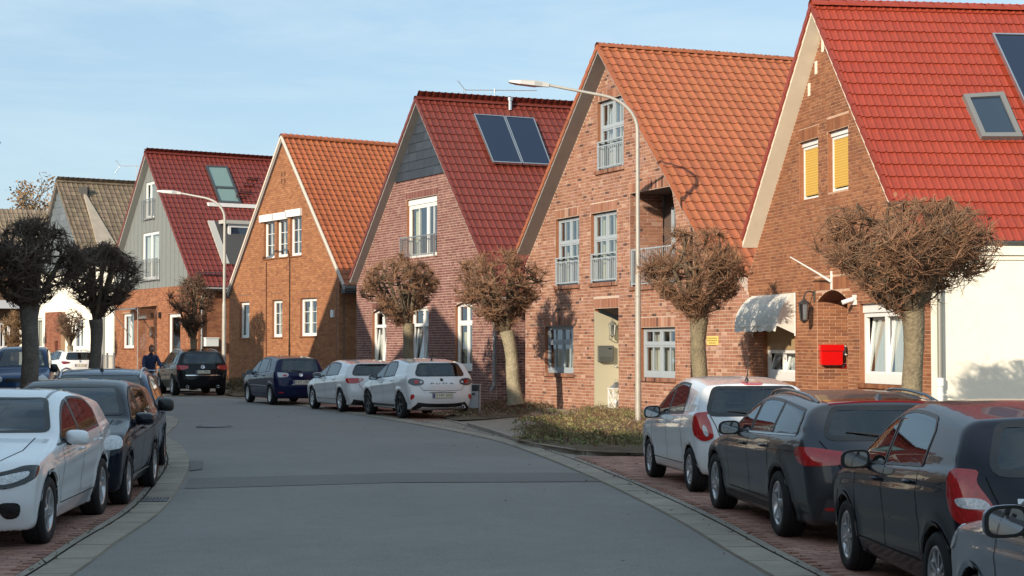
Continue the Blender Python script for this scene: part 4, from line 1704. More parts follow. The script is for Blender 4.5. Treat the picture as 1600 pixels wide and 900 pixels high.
# white parcel box, small lamp
u, z = w2.uz(251.6, 492.5)
mb = MB()
wbox(mb, w2, u - .06, u + .06, z - .14, z + .14, 0, .12)
H2.obj('wall_light', mb, M_black)
u0, z0 = sw2.uz(309, 541, .1)
mb = MB()
wbox(mb, sw2, .25, .85, w2.uz(312, 541)[1], w2.uz(312, 529)[1], .01, .35)
wbox(mb, sw2, .23, .87, w2.uz(312, 529)[1] + .001, w2.uz(312, 529)[1] + .05, .01, .37)
H2.obj('parcel_box', mb, M_white)
mb = MB()
for x in (1.5, 2.4):
    wbox(mb, sw2, x, x + .5, 1.6, 2.1, .01, .15)
    wbox(mb, sw2, x + .2, x + .3, .6, 1.6, .01, .06)
H2.obj('meter_cabinet', mb, M_soff2)

# --- brownish-roofed house with slate gable and white front
H1 = House('white_house', 'white-fronted house with weathered brown roof and slate gable behind the dark trees', -900, 0.0278, 4710, 120, 'gabled houses along the right side of the street')
w1 = H1.w
OV1 = .2
oldcol = tcol((0.170, 0.128, 0.088), .20)
H1.roof(OV1, 11, w1.uz(88, 283, OV1), w1.uz(60, 395, OV1), w1.uz(124, 392, OV1), 0.30, 0.36, 'roll', M_tile_old, oldcol, M_soffit_grey, n_ind=0, seed=11)
uL1, uR1 = w1.uz(66, 560)[0], w1.uz(177, 560)[0]
pg = H1.gable_poly(w1.uz(68, 400)[0], w1.uz(118, 400)[0])
zf1 = w1.uz(100, 400)[1]
mb = MB()
tri = [(p[0], max(p[1], zf1 - 1)) for p in pg]
for t in tessellate_polygon([[Vector((a, b, 0)) for a, b in tri]]):
    mb.face([w1.P(*tri[i], .0) for i in t])
sg1 = H1.obj('slate_gable', mb, mat('slate_backing', (0.05, 0.055, 0.06)))
rs = random.Random(14)
z = zf1 - .8
k = 0
while z < H1.apex[1] - .5:
    def ua(zz, side):
        A = H1.apex
        e = H1.re if side == 1 else H1.le
        return A[0] + (zz + H1.tv[side] - A[1]) * (e[0] - A[0]) / (e[1] - A[1])
    a, b = ua(z + .2, -1), ua(z + .2, 1)
    a, b = max(a, tri[0][0]), min(b, tri[1][0])
    u = a
    while u < b:
        u1 = min(u + .9, b)
        g = .15 * rs.uniform(.85, 1.15)
        m2 = MB()
        wbox(m2, w1, u + .005, u1 - .005, z + .01, z + .4, .0, .03, 0, (g * .85, g, g * 1.1))
        H1.obj('slate', m2, M_slate, sg1, tint=True)
        u += .9
    z += .40
    k += 1
r1 = [H1.rect(47, 66, 497, 545), H1.rect(117, 130, 496, 545), H1.rect(131.5, 133, 496, 545)]
zt1 = w1.uz(120, 420)[1] - 2.6
wf = backing(H1, 'wall', w1, [(w1.uz(30, 560)[0], 0), (uR1, 0), (uR1, zt1 + 2.6), (w1.uz(30, 560)[0], zt1 + 2.6)], [rect_hole(*r) for r in r1[:2]], M_plaster_white, M_plaster_white)
for r in r1[:2]:
    window(H1, w1, *r, M_white, cols=(.5,), fw=.1, curtain=(M_curtain, [(.2, 1, 0, 1)]), sill=M_white)
u0, u1 = w1.uz(77, 520)[0], w1.uz(102, 520)[0]
z1_ = w1.uz(90, 488)[1]
zt1 = zt1
pwall = Wall(w1.P(0, 0, .25), w1.a)
brick_wall(H1, pwall, [(u0, 0), (u1, 0), (u1, z1_), (u0, z1_)], [rect_hole(u0 + (u1 - u0) * .62, u0 + (u1 - u0) * .82, 0, 2.3)], 0.0833, .25, M_mort2,
           [((0.20, 0.07, 0.045), 3), ((0.26, 0.10, 0.06), 2)], n_ind=0, name='porch', seed=17, bond='half')
mb = MB()
wbox(mb, w1, u0 + (u1 - u0) * .6, u0 + (u1 - u0) * .84, 0, 2.4, .02, .1)
H1.obj('door', mb, mat('dark_red_door', (0.08, 0.015, 0.015), rough=.5))
mb = MB()
ud = w1.uz(164, 520)[0]
mb.tube([w1.P(ud, zt1 + 1, .12), w1.P(ud, .4, .12)], .07, 8)
H1.obj('downpipe', mb, M_zinc)
# second slope meeting the first in a pale valley
q = [H1.roofpt(131, 303, .10), H1.roofpt(134, 303, .10), H1.roofpt(181, 382, .10), H1.roofpt(152, 382, .10)]
mb = MB()
slab_on_roof(mb, q, H1.slopes[1][2], -.1, .02)
H1.obj('valley_flashing', mb, mat('valley_render', (0.36, 0.31, 0.25), rough=.9, noise=(3, .15)))
mb = MB()
p = H1.roofpt(131, 302)
mb.box(-.25, .25, -.2, .2, -.2, .35, M=Matrix.Translation(p))
H1.obj('valley_cap', mb, M_black)

# --- farthest house at the left edge
H0 = House('brick_house', 'farthest small house with pale brown tiled roof at the left edge', -1000, 0.0235, 6100, 30, 'gabled houses along the right side of the street')
w0 = H0.w
# its eaves face the street: a long slope over a brick front
e0 = H0.ev
A = at_depth(-60, 324, F / 24.2)
B = A + e0 * 12
zE = A.z - 1.9
deck = MB()
dn = (H0.eu * .62 + Vector((0, 0, -.78))).normalized()
S0 = 4.3
p = [A - e0 * 4, B, B + dn * S0, A - e0 * 4 + dn * S0]
X = -e0
Y = dn
N0 = X.cross(Y).normalized()
slab_on_roof(deck, p, N0, -.15, -.02)
rf0 = deck.build('roof', M_tile_old, H0.emp, H0.O, tint=True)
tv_, tf_ = tile_t(.30, .36, 'roll')
m4, cols = [], []
r0_ = random.Random(5)
for j in range(12):
    for i in range(53):
        org = A - e0 * 4 + e0 * ((i + 1) * .30) + dn * (j * .36)
        m4.append(np.array(Matrix(((X.x, Y.x, N0.x, org.x), (X.y, Y.y, N0.y, org.y), (X.z, Y.z, N0.z, org.z), (0, 0, 0, 1)))))
        cols.append(tcol((0.20, 0.155, 0.11), .2)(r0_))
stamp('roof_tiling', tv_, tf_, m4, cols, M_tile_old, rf0, H0.O, 'stuff')
fw0 = Wall(Vector((A.x, A.y, 0)) - e0 * 4 + H0.eu * (S0 * .62 - .3), e0)
ztop = A.z + dn.z * S0
uw0, zw0 = fw0.uz(0, 503, -.1)
uw1, zw1 = fw0.uz(15, 545, -.1)
r0w = (uw0 - .4, uw1, zw1, zw0)
brick_wall(H0, fw0, [(0, 0), (15, 0), (15, ztop), (0, ztop)], [rect_hole(*r0w)], 0.10, .30, M_mort2, [((0.12, 0.07, 0.045), 3), ((0.15, 0.085, 0.055), 2)], n_ind=0, seed=5, bond='half')
window(H0, fw0, *r0w, M_white, cols=(.33, .66), fw=.12, curtain=(M_curtain, [(0, .4, 0, 1)]), sill=M_white)
uc, zc = fw0.uz(12, 476, .6)
mb = MB()
a, b = uc - 2.2, uc + .95
mb.hexa([fw0.P(a, zc - .25, 1.0), fw0.P(b, zc - .25, 1.0), fw0.P(b, zc - .25, 0), fw0.P(a, zc - .25, 0), fw0.P(a + .6, zc + .3, .15), fw0.P(b - .6, zc + .3, .15), fw0.P(b - .6, zc + .3, 0), fw0.P(a + .6, zc + .3, 0)])
H0.obj('porch_roof', mb, mat('pale_felt', (0.4, 0.41, 0.42), rough=.8))
# ------------------------------------------------------------------ cars
def round_poly(pts, n=5):
    """pts (x, z, r): corners rounded with a quadratic curve"""
    out = []
    N = len(pts)
    for i in range(N):
        p = Vector(pts[i][:2])
        r = pts[i][2]
        a = Vector(pts[i - 1][:2]) - p
        b = Vector(pts[(i + 1) % N][:2]) - p
        ra, rb = min(r, a.length * .49), min(r, b.length * .49)
        pa, pb = p + a.normalized() * ra, p + b.normalized() * rb
        for k in range(n + 1):
            t = k / n
            out.append(pa * (1 - t) ** 2 + p * 2 * t * (1 - t) + pb * t * t)
    return out


def poly_sdf(px, pz, poly):
    P = np.array([(p.x, p.y) for p in poly])
    Q = np.roll(P, -1, axis=0)
    d = np.full(px.shape, 1e9)
    s = np.ones(px.shape)
    for (ax, az), (bx, bz) in zip(P, Q):
        ex, ez = bx - ax, bz - az
        wx, wz = px - ax, pz - az
        t = np.clip((wx * ex + wz * ez) / (ex * ex + ez * ez + 1e-12), 0, 1)
        dx, dz = wx - ex * t, wz - ez * t
        d = np.minimum(d, dx * dx + dz * dz)
        c1, c2, c3 = pz >= az, pz < bz, ex * wz > ez * wx
        flip = (c1 & c2 & c3) | (~c1 & ~c2 & ~c3)
        s = np.where(flip, -s, s)
    return s * np.sqrt(d)


def surface_nets(Fv, o, h):
    ins = Fv < 0
    nx, ny, nz = Fv.shape
    cs = [(i, j, k) for i in (0, 1) for j in (0, 1) for k in (0, 1)]
    cnt = np.zeros((nx - 1, ny - 1, nz - 1), np.int8)
    for (i, j, k) in cs:
        cnt += ins[i:nx - 1 + i, j:ny - 1 + j, k:nz - 1 + k]
    cells = np.argwhere((cnt > 0) & (cnt < 8))
    f8 = {c: Fv[cells[:, 0] + c[0], cells[:, 1] + c[1], cells[:, 2] + c[2]] for c in cs}
    acc = np.zeros((len(cells), 3))
    num = np.zeros(len(cells))
    for c in cs:
        for ax in range(3):
            if c[ax] == 0:
                e = list(c)
                e[ax] = 1
                a, b = f8[c], f8[tuple(e)]
                m = (a < 0) != (b < 0)
                t = np.where(m, a / np.where(m, a - b, 1), 0)
                p = np.tile(np.array(c, float), (len(cells), 1))
                p[:, ax] = t
                acc += np.where(m[:, None], p, 0)
                num += m
    V = (cells + acc / num[:, None]) * h + o
    idx = -np.ones((nx - 1, ny - 1, nz - 1), int)
    idx[cells[:, 0], cells[:, 1], cells[:, 2]] = np.arange(len(cells))
    quads = []
    for ax in range(3):
        b, c = [(1, 2), (2, 0), (0, 1)][ax]
        sl0 = [slice(None)] * 3
        sl1 = [slice(None)] * 3
        sl0[ax] = slice(0, -1)
        sl1[ax] = slice(1, None)
        A, B = ins[tuple(sl0)], ins[tuple(sl1)]
        e = np.argwhere(A != B)
        ok = (e[:, b] > 0) & (e[:, c] > 0) & (e[:, b] < Fv.shape[b] - 1) & (e[:, c] < Fv.shape[c] - 1)
        e = e[ok]
        def cell(db, dc):
            q = e.copy()
            q[:, b] -= db
            q[:, c] -= dc
            return idx[q[:, 0], q[:, 1], q[:, 2]]
        q = np.stack([cell(1, 1), cell(0, 1), cell(0, 0), cell(1, 0)], 1)
        fl = ~A[e[:, 0], e[:, 1], e[:, 2]]
        q[fl] = q[fl][:, ::-1]
        quads.append(q)
    return V, np.concatenate(quads)


def smax(a, b, k):
    h = np.clip(.5 + .5 * (a - b) / k, 0, 1)
    return b + (a - b) * h + k * h * (1 - h)


M_glass_car = glass_mat('car_glass', (0.42, 0.46, 0.47), trans=0.93)
M_seat = mat('seat_fabric', (0.022, 0.022, 0.024), rough=.9)
M_rubber = mat('tyre_rubber', (0.018, 0.018, 0.019), rough=0.75, spec=.3)
M_rim = mat('alloy_rim', (0.50, 0.51, 0.53), rough=0.28, metal=.85)
M_rim_d = mat('dark_alloy_rim', (0.06, 0.06, 0.065), rough=0.3, metal=.7)
M_trim = mat('black_trim', (0.014, 0.014, 0.015), rough=0.42)
M_gloss_black = mat('gloss_black', (0.008, 0.008, 0.009), rough=0.1, coat=.5)
M_red_l = mat('red_lens', (0.42, 0.010, 0.012), rough=0.12, coat=.8, noise=(30, .25))
M_dkred_l = mat('dark_red_lens', (0.15, 0.008, 0.012), rough=0.12, coat=.8)
M_clear_l = mat('clear_lens', (0.55, 0.56, 0.57), rough=0.12, coat=.8, noise=(55, .45))
M_smoke_l = mat('smoked_lens', (0.05, 0.05, 0.055), rough=0.1, coat=.8, noise=(40, .4))
M_chrome = mat('chrome', (0.75, 0.76, 0.78), rough=.12, metal=1.0)
M_plate = mat('number_plate_white', (0.70, 0.68, 0.55), rough=.5)
M_plate_b = mat('number_plate_blue', (0.01, 0.03, 0.25), rough=.5)
M_seam = mat('shut_line', (0.004, 0.004, 0.004), rough=.9)
M_mirror = mat('mirror_glass', (0.30, 0.33, 0.36), rough=.06, metal=1.0)
PAINT = {}


def paint(name, c, metal=0.0, rough=0.25):
    return dark_inside(mat(name, c, rough=rough, metal=metal, coat=1.0 if max(c) > .3 else .45, coatr=.02, spec=.5 if max(c) > .3 else .08))


def make_wheel(Rw, wd, rim_m, spokes, style='five'):
    """tyre mesh and rim mesh, axis along y, outer face at +y"""
    t = MB()
    hw_ = wd / 2
    rr = Rw * .66
    prof = [(rr, hw_ - .015), (rr + .015, hw_), (Rw - .03, hw_ + .004), (Rw - .006, hw_ - .02), (Rw, hw_ - .05), (Rw, -hw_ + .05), (Rw - .006, -hw_ + .02), (Rw - .03, -hw_), (rr, -hw_ + .01)]
    t.lathe(prof, 40, 'y')
    for yy in (-.5, 0, .5):
        t.lathe([(Rw + .0015, yy * hw_ - .006), (Rw + .0015, yy * hw_ + .006)], 40, 'y', m=1)
    r = MB()
    r.lathe([(rr + .004, hw_ - .012), (rr - .012, hw_ - .004), (rr - .028, hw_ - .02), (rr - .03, -hw_ * .3)], 40, 'y')
    r.lathe([(rr - .03, -hw_ * .1), (.0, -hw_ * .1)], 24, 'y', m=1)
    r.lathe([(.0, hw_ - .02), (.05, hw_ - .022), (.062, hw_ - .05), (.062, 0)], 20, 'y')
    for k in range(spokes):
        a = 2 * math.pi * k / spokes
        forks = ((-.07, .07) if style == 'twin' else (0,))
        for df in forks:
            a1 = a + df
            ca, sa = math.cos(a1), math.sin(a1)
            ca0, sa0 = math.cos(a + df * .5), math.sin(a + df * .5)
            w0 = .020 if style == 'twin' else .036
            w1 = .016 if style == 'twin' else .028
            if spokes > 7:
                w0, w1 = .016, .014
            p = []
            for (rad, w_, cx, sx, y) in ((.05, w0, ca0, sa0, hw_ - .022), (rr - .02, w1, ca, sa, hw_ - .014)):
                for (s_, yy) in ((-1, y - .035), (1, y - .035), (1, y), (-1, y)):
                    p.append((rad * cx - s_ * w_ * sx, yy, rad * sx + s_ * w_ * cx))
            r.hexa(p)
    return t, r


class Car:
    """one parked car: smooth body from a side profile and cross-section, everything else fitted onto it"""

    def __init__(s, sp):
        s.sp = sp
        L, Wd, H, wb, fo = sp['L'], sp['W'], sp['H'], sp['wb'], sp['fo']
        s.nose = wb / 2 + fo
        s.tail = s.nose - L
        cl = sp.get('clear', .2)
        g = lambda k: sp[k]
        X = lambda f: s.nose - f * L
        hz = sp['hz']
        pts = [(X(.035), cl, .06), (X(.0), .42, .12), (X(.006), hz - .13, .12), (X(.055), hz, .16), (X(sp['cx']), sp['cz'], .10),
               (X(sp['wx']), sp['wz'], .30), (X(sp['px']), H, .6), (X(sp['rx']), sp['rz'], sp.get('rr', .07)), (X(sp['gx']), sp['gz'], .10),
               (X(.992), sp.get('tz', .78), .07), (X(1.0), .52, .10), (X(.985), cl + .06, .08), (X(.95), cl, .05)]
        if sp.get('extra'):
            pts = pts[:8] + [(X(a), b, c) for a, b, c in sp['extra']] + pts[8:]
        s.poly = round_poly(pts)
        s.h2 = .0125
        s.gx0, s.gz0 = s.tail - .35, -.25
        nx, nz_ = int((L + .7) / s.h2), int((H + .6) / s.h2)
        gx, gz = np.meshgrid(s.gx0 + np.arange(nx) * s.h2, s.gz0 + np.arange(nz_) * s.h2, indexing='ij')
        s.sd = poly_sdf(gx, gz, s.poly)
        # roof line over x
        up = {}
        xs = np.linspace(s.tail, s.nose, 240)
        zt = []
        for x in xs:
            zz = [a.y + (x - a.x) * (b.y - a.y) / (b.x - a.x) for a, b in zip(s.poly, s.poly[1:] + s.poly[:1]) if (a.x - x) * (b.x - x) < 0]
            zt.append(max(zz) if zz else 0.3)
        s.xs, s.zt = xs, np.array(zt)
        s.build()

    def ztop(s, x):
        return float(np.interp(x, s.xs, s.zt))

    def belt(s, x):
        return s.sp['belt'] - s.sp.get('beltr', .04) * x

    def look(s, x, z):
        i = np.clip((x - s.gx0) / s.h2, 0, s.sd.shape[0] - 2.001)
        k = np.clip((z - s.gz0) / s.h2, 0, s.sd.shape[1] - 2.001)
        i0, k0 = i.astype(int), k.astype(int)
        a, b = i - i0, k - k0
        D = s.sd
        return D[i0, k0] * (1 - a) * (1 - b) + D[i0 + 1, k0] * a * (1 - b) + D[i0, k0 + 1] * (1 - a) * b + D[i0 + 1, k0 + 1] * a * b

    def f(s, x, y, z):
        sp = s.sp
        W2, H = sp['W'] / 2, sp['H']
        ay = np.sqrt(y * y + 1e-5)
        t = ay / W2
        lowf = np.clip((z - .55) / .5, 0, 1)
        cf = sp.get('cf', .34) * (1 - lowf) + sp.get('cfw', .26) * lowf
        cr = sp.get('cr', .20) * (1 - lowf) + sp.get('crw', .16) * lowf
        wf = np.clip((x - .25) / (s.nose - .25), 0, 1)
        wr = np.clip((-x - .35) / (-s.tail - .35), 0, 1)
        x2 = x + cf * wf * np.power(t, 2.6) - cr * wr * np.power(t, 3.0)
        z2 = z + .055 * t * t * np.clip((z - .75) / .4, 0, 1)
        fp = s.look(x2, z2)
        tt = z - s.belt(x)
        top = sp.get('top', .70)
        hw_ = W2 * np.interp(tt, [-.75, -.60, -.42, -.20, -.07, -.01, .025, .10, H - sp['belt']], [.90, .955, .985, 1.0, .992, .972, .940, .912, top])
        hw_ = hw_ * (1 - .055 * np.clip((np.abs(x) - .9) / 1.3, 0, 1) ** 2)
        # a pressed line along the doors
        hw_ = hw_ + .010 * np.exp(-((tt + .17) / .035) ** 2) * np.clip(1.6 - np.abs(x), 0, 1) - .012 * np.exp(-((tt + .42) / .07) ** 2) * np.clip((1.35 - np.abs(x)) * 3, 0, 1)
        for xa in (sp['wb'] / 2, -sp['wb'] / 2):
            d = np.sqrt((x - xa) ** 2 + (z - sp['R']) ** 2)
            hw_ = hw_ + sp.get('flare', .012) * np.exp(-((d - sp['R'] - .06) / .07) ** 2)
        fs = ay - hw_
        k = .045 + .07 * np.clip((z - sp['belt'] - .1) / .35, 0, 1) + .03 * np.clip((np.abs(x) - 1.5) / .5, 0, 1)
        r = smax(fp, fs, k)
        for xa in (sp['wb'] / 2, -sp['wb'] / 2):
            d = np.sqrt((x - xa) ** 2 + (z - sp['R'] * .98) ** 2) - (sp['R'] + sp.get('gap', .045))
            r = np.maximum(r, -np.maximum(d, W2 - .30 - ay))
        return r

    def build(s):
        sp = s.sp
        h = sp['h']
        W2 = sp['W'] / 2
        x0, x1 = s.tail - 2 * h, s.nose + 2 * h
        nyh = int((W2 + .06) / h) + 2
        xs = np.arange(x0, x1 + h, h)
        ys = (np.arange(nyh) + .5) * h
        zs = np.arange(sp.get('clear', .2) - 3 * h, sp['H'] + 3 * h, h)
        Xg, Yg, Zg = np.meshgrid(xs, ys, zs, indexing='ij')
        Fh = s.f(Xg, Yg, Zg)
        Fv = np.concatenate([Fh[:, ::-1], Fh], axis=1)
        o = np.array([xs[0], -ys[-1], zs[0]])
        V, Q = surface_nets(Fv, o, h)
        e = 1e-3
        for _ in range(3):
            x, y, z = V.T
            f0 = s.f(x, y, z)
            gr = np.stack([s.f(x + e, y, z) - s.f(x - e, y, z), s.f(x, y + e, z) - s.f(x, y - e, z), s.f(x, y, z + e) - s.f(x, y, z - e)], 1) / (2 * e)
            step = gr * (f0 / np.maximum((gr ** 2).sum(1), .2))[:, None]
            n = np.linalg.norm(step, axis=1, keepdims=True)
            V = V - step * np.minimum(1, h * .5 / np.maximum(n, 1e-9))
        s.V, s.Q = V, Q
        s.bvh = BVHTree.FromPolygons([tuple(v) for v in V], [tuple(q) for q in Q])
        # object
        root = thing(sp.get('name', 'parked_car'), sp['label'], sp.get('cat', 'car'), (0, 0, 0), 0, sp.get('group'))
        s.root = root
        pm = sp['paint']
        C = V[Q].mean(1)
        well = np.zeros(len(Q), bool)
        for xa in (sp['wb'] / 2, -sp['wb'] / 2):
            d = np.sqrt((C[:, 0] - xa) ** 2 + (C[:, 2] - sp['R'] * .98) ** 2)
            well |= (d < sp['R'] + sp.get('gap', .045) + .006) & (np.abs(C[:, 1]) < W2 - .012)
        under = C[:, 2] < sp.get('clear', .2) + .012
        mi = np.where(well | under, 1, 0)
        if sp.get('skirt'):
            mi = np.where((C[:, 2] < sp['skirt']) & (mi == 0), 1, mi)
        s.C = C
        e1, e2 = V[Q[:, 2]] - V[Q[:, 0]], V[Q[:, 3]] - V[Q[:, 1]]
        nf = np.cross(e1, e2)
        s.Nf = nf / np.maximum(np.linalg.norm(nf, axis=1, keepdims=True), 1e-12)
        s.hole = np.zeros(len(Q), bool)
        s.fit()
        keep = ~s.hole
        me = bpy.data.meshes.new('body')
        me.from_pydata(V.tolist(), [], Q[keep].tolist())
        me.materials.append(pm)
        me.materials.append(M_trim)
        me.polygons.foreach_set('material_index', mi[keep].astype(int))
        me.polygons.foreach_set('use_smooth', [True] * int(keep.sum()))
        me.update()
        s.body = link('body', me, root)
        # stand it on the ground
        P = sp['pos']
        fx, fy = sp['dir']
        l = math.hypot(fx, fy)
        root.rotation_euler = (0, 0, math.atan2(fy, fx))
        root.location = (P[0], P[1], G(P[0], P[1]) + sp.get('dz', .018))

    # --- fitting onto the body
    def A(s, a):
        k = a[0]
        if k == 's':
            o, d = Vector((a[2], a[1] * 3, a[3])), Vector((0, -a[1], 0))
        elif k == 'r':
            o, d = Vector((-6, a[1], a[2])), Vector((1, 0, 0))
        elif k == 'f':
            o, d = Vector((6, a[1], a[2])), Vector((-1, 0, 0))
        else:
            o, d = Vector((a[1], a[2], 4)), Vector((0, 0, -1))
        loc, n, i, dist = s.bvh.ray_cast(o, d)
        if loc is None:
            loc, n, i, dist = s.bvh.find_nearest(o + d * 3)
        if n.dot(d) > 0:
            n = -n
        return loc, n

    def patch(s, name, anchors, m, off=.004, step=.035, parent=None, proj=None, mats=None):
        pts = [s.A(a) for a in anchors]
        if proj is None:
            nv = Vector((0, 0, 0))
            for p, n in pts:
                nv += n
            nv.normalize()
        else:
            nv = Vector(proj).normalized()
        ux = nv.cross(Vector((0, 0, 1)))
        if ux.length < .1:
            ux = nv.cross(Vector((0, 1, 0)))
        ux.normalize()
        uy = ux.cross(nv) * -1
        c = sum((p for p, n in pts), Vector()) / len(pts)
        poly = [Vector(((p - c).dot(ux), (p - c).dot(uy))) for p, n in pts]
        if 'lamp' in name or 'light' in name or 'intake' in name or 'reflector' in name:
            poly = round_poly([(p.x, p.y, .06) for p in poly], 3)
        return s.patch2(name, poly, c, nv, ux, uy, m, off, step, parent)

    def patch2(s, name, poly, c, nv, ux, uy, m, off, step, parent=None):
        if name in ('side_window', 'rear_window', 'windscreen'):
            s.open_under(poly, c, nv, ux, uy)
        B = []
        for i in range(len(poly)):
            a, b = poly[i], poly[(i + 1) % len(poly)]
            n = max(1, int((b - a).length / step))
            B += [a.lerp(b, k / n) for k in range(n)]
        nb = len(B)
        xs = [p.x for p in B]
        ys = [p.y for p in B]
        inner = []
        pl = [(p.x, p.y) for p in B]
        y = min(ys) + step * .5
        while y < max(ys):
            for (a, b) in scan(pl, y):
                x = a + step * .5
                while x < b - step * .4:
                    inner.append(Vector((x, y)))
                    x += step
            y += step
        vs = B + inner
        res = delaunay_2d_cdt(vs, [], [list(range(nb))], 1, 1e-5)
        v2, f2 = res[0], res[2]
        mb = MB()
        P3, N3 = [], []
        for p in v2:
            o = c + ux * p.x + uy * p.y + nv * 1.2
            loc, n, i, d = s.bvh.ray_cast(o, -nv)
            if loc is None or d > 2.0:
                loc, n, i, d = s.bvh.find_nearest(c + ux * p.x + uy * p.y)
            if n.dot(nv) < 0:
                n = -n
            P3.append(loc + n * off)
            N3.append(n)
        n0 = len(mb.v)
        mb.v.extend([tuple(p) for p in P3])
        edges = {}
        for f in f2:
            a, b, c_ = [P3[i] for i in f[:3]]
            nrm = (b - a).cross(c_ - a)
            ff = list(f) if nrm.dot(nv) >= 0 else list(reversed(f))
            mb.f.append(ff)
            mb.m.append(0)
            mb.c.append((1, 1, 1))
            mb.sm.append(True)
            for i in range(len(ff)):
                e = (ff[i], ff[(i + 1) % len(ff)])
                edges[e] = 1
        for (a, b) in list(edges):
            if (b, a) not in edges:
                mb.face([P3[b], P3[a], P3[a] - N3[a] * (off + .004), P3[b] - N3[b] * (off + .004)])
        return mb.build(name, m, parent or s.root)

    def open_under(s, poly, c, nv, ux, uy):
        """cut the body away behind a pane, a little inside its edge"""
        pl = np.array([(p.x, p.y) for p in poly])
        d = s.C - np.array(c)
        u, v = d @ np.array(ux), d @ np.array(uy)
        near = (s.Nf @ np.array(nv)) > .15
        cand = np.where(near & (u > pl[:, 0].min()) & (u < pl[:, 0].max()) & (v > pl[:, 1].min()) & (v < pl[:, 1].max()))[0]
        if len(cand) == 0:
            return
        sd = poly_sdf(u[cand], v[cand], [Vector(p) for p in pl])
        if poly_sdf(np.array([pl[:, 0].mean()]), np.array([pl[:, 1].mean()]), [Vector(p) for p in pl])[0] > 0:
            sd = -sd
        s.hole[cand[sd < -s.sp['h'] * .75]] = True

    def strip(s, name, anchors, wd, m, off=.0025, parent=None):
        """thin line following the body through anchors"""
        pts = []
        for a, b in zip(anchors[:-1], anchors[1:]):
            if a[0] != b[0]:
                pts.append(a)
                continue
            n = max(1, int(math.dist(a[1:], b[1:]) / .04))
            for k in range(n):
                t = k / n
                pts.append((a[0],) + tuple(a[i] + (b[i] - a[i]) * t for i in range(1, len(a))))
        pts.append(anchors[-1])
        Q = [s.A(a) for a in pts]
        r0, r1 = [], []
        for i, (p, n) in enumerate(Q):
            t = (Q[min(i + 1, len(Q) - 1)][0] - Q[max(i - 1, 0)][0]).normalized()
            b = t.cross(n).normalized() * (wd / 2)
            r0.append(p + n * off + b)
            r1.append(p + n * off - b)
        mb = MB()
        k = len(Q) // 2
        t = (Q[min(k + 1, len(Q) - 1)][0] - Q[k - 1 if k else 0][0])
        if (r1[k] - r0[k]).cross(t).dot(Q[k][1]) < 0:
            r0, r1 = r1, r0
        mb.grid([r1, r0])
        return mb.build(name, m, parent or s.root)

    def frame(s, a):
        p, n = s.A(a)
        z = n
        x = Vector((0, 0, 1)).cross(z).normalized()
        y = z.cross(x)
        return Matrix(((x.x, y.x, z.x, p.x), (x.y, y.y, z.y, p.y), (x.z, y.z, z.z, p.z), (0, 0, 0, 1)))

    def fit(s):
        sp = s.sp
        W2 = sp['W'] / 2
        X = lambda f: s.nose - f * sp['L']
        root = s.root
        far = sp['h'] > .03
        st = .05 if far else .03
        # side windows
        up_off = sp.get('wtop', .095)
        def outline(x0, x1, rb=None, mg=0.0):
            """window between x0 (front) and x1 (rear); clipped by the roof line and by the rear slant line rb=(xbottom, xtop)"""
            up_, lo_ = [], []
            n = 14
            for k in range(n + 1):
                x = x0 + (x1 - x0) * k / n
                b = s.belt(x) + .022 - mg
                t = s.ztop(x) - up_off - .02 * (sp['H'] - s.ztop(x)) + mg
                if rb:
                    # slanted rear end
                    f = (x - rb[0]) / (rb[1] - rb[0] + 1e-6)
                    if rb[1] > rb[0] and x < rb[1]:
                        t = min(t, b + (f) * (sp['H'] - up_off - b))
                if t - b > .012:
                    lo_.append((x, b))
                    up_.append((x, t))
            return lo_ + up_[::-1]
        for side in (1, -1):
            wl = sp['win']
            rb = wl[-1][2]
            o = outline(X(wl[0][0]) + .02, X(wl[-1][1]) - .016, (X(rb[0]) - .02, X(rb[1]) - .02) if rb else None, .013)
            for (x0, x1, rb) in sp['win']:
                o = outline(X(x0), X(x1), (X(rb[0]), X(rb[1])) if rb else None)
                if len(o) > 4:
                    s.patch('side_window', [('s', side, x, z) for x, z in o], M_glass_car, .003, st, proj=(0, side, 0.12))
                    s.strip('window_surround', [('s', side, x, z) for x, z in o + o[:1]], max(.03, sp['h'] * 1.3), M_trim, .0045)
            if sp.get('win_trim'):
                x0, x1 = X(sp['win'][0][0]), X(sp['win'][-1][1])
                s.strip('window_trim', [('s', side, x0 + (x1 - x0) * k / 12, s.belt(x0 + (x1 - x0) * k / 12) + .010) for k in range(13)], .022, sp['win_trim'], .005)
        # rear window, windscreen
        zr0, zr1, wb0, wb1 = sp['rw']
        s.patch('rear_window', [('r', y, z) for y, z in [(p.x, p.y) for p in round_poly([(-wb0, zr0, .10), (wb0, zr0, .10), (wb1, zr1, .07), (-wb1, zr1, .07)], 4)]], M_glass_car, .003, st, proj=(-1, 0, .25))
        rwp = [(p.x, p.y) for p in round_poly([(-wb0 + .01, zr0 + .012, .10), (wb0 - .01, zr0 + .012, .10), (wb1 - .01, zr1 - .012, .07), (-wb1 + .01, zr1 - .012, .07)], 4)]
        s.strip('window_surround', [('r', y, z) for y, z in rwp + rwp[:1]], .055, M_gloss_black, .0045)
        zc = sp['cz'] + .035
        zw = sp['wz'] - .05
        a0, a1 = W2 * .80, W2 * .63
        s.patch('windscreen', [('f', y, z) for y, z in [(p.x, p.y) for p in round_poly([(-a0, zc, .06), (a0, zc, .06), (a1, zw, .06), (-a1, zw, .06)], 4)]], M_glass_car, .003, st, proj=(.75, 0, .65))
        wsp = [(p.x, p.y) for p in round_poly([(-a0, zc, .06), (a0, zc, .06), (a1, zw, .06), (-a1, zw, .06)], 4)]
        s.strip('window_surround', [('f', y, z) for y, z in wsp + wsp[:1]], .05, M_trim, .0045)
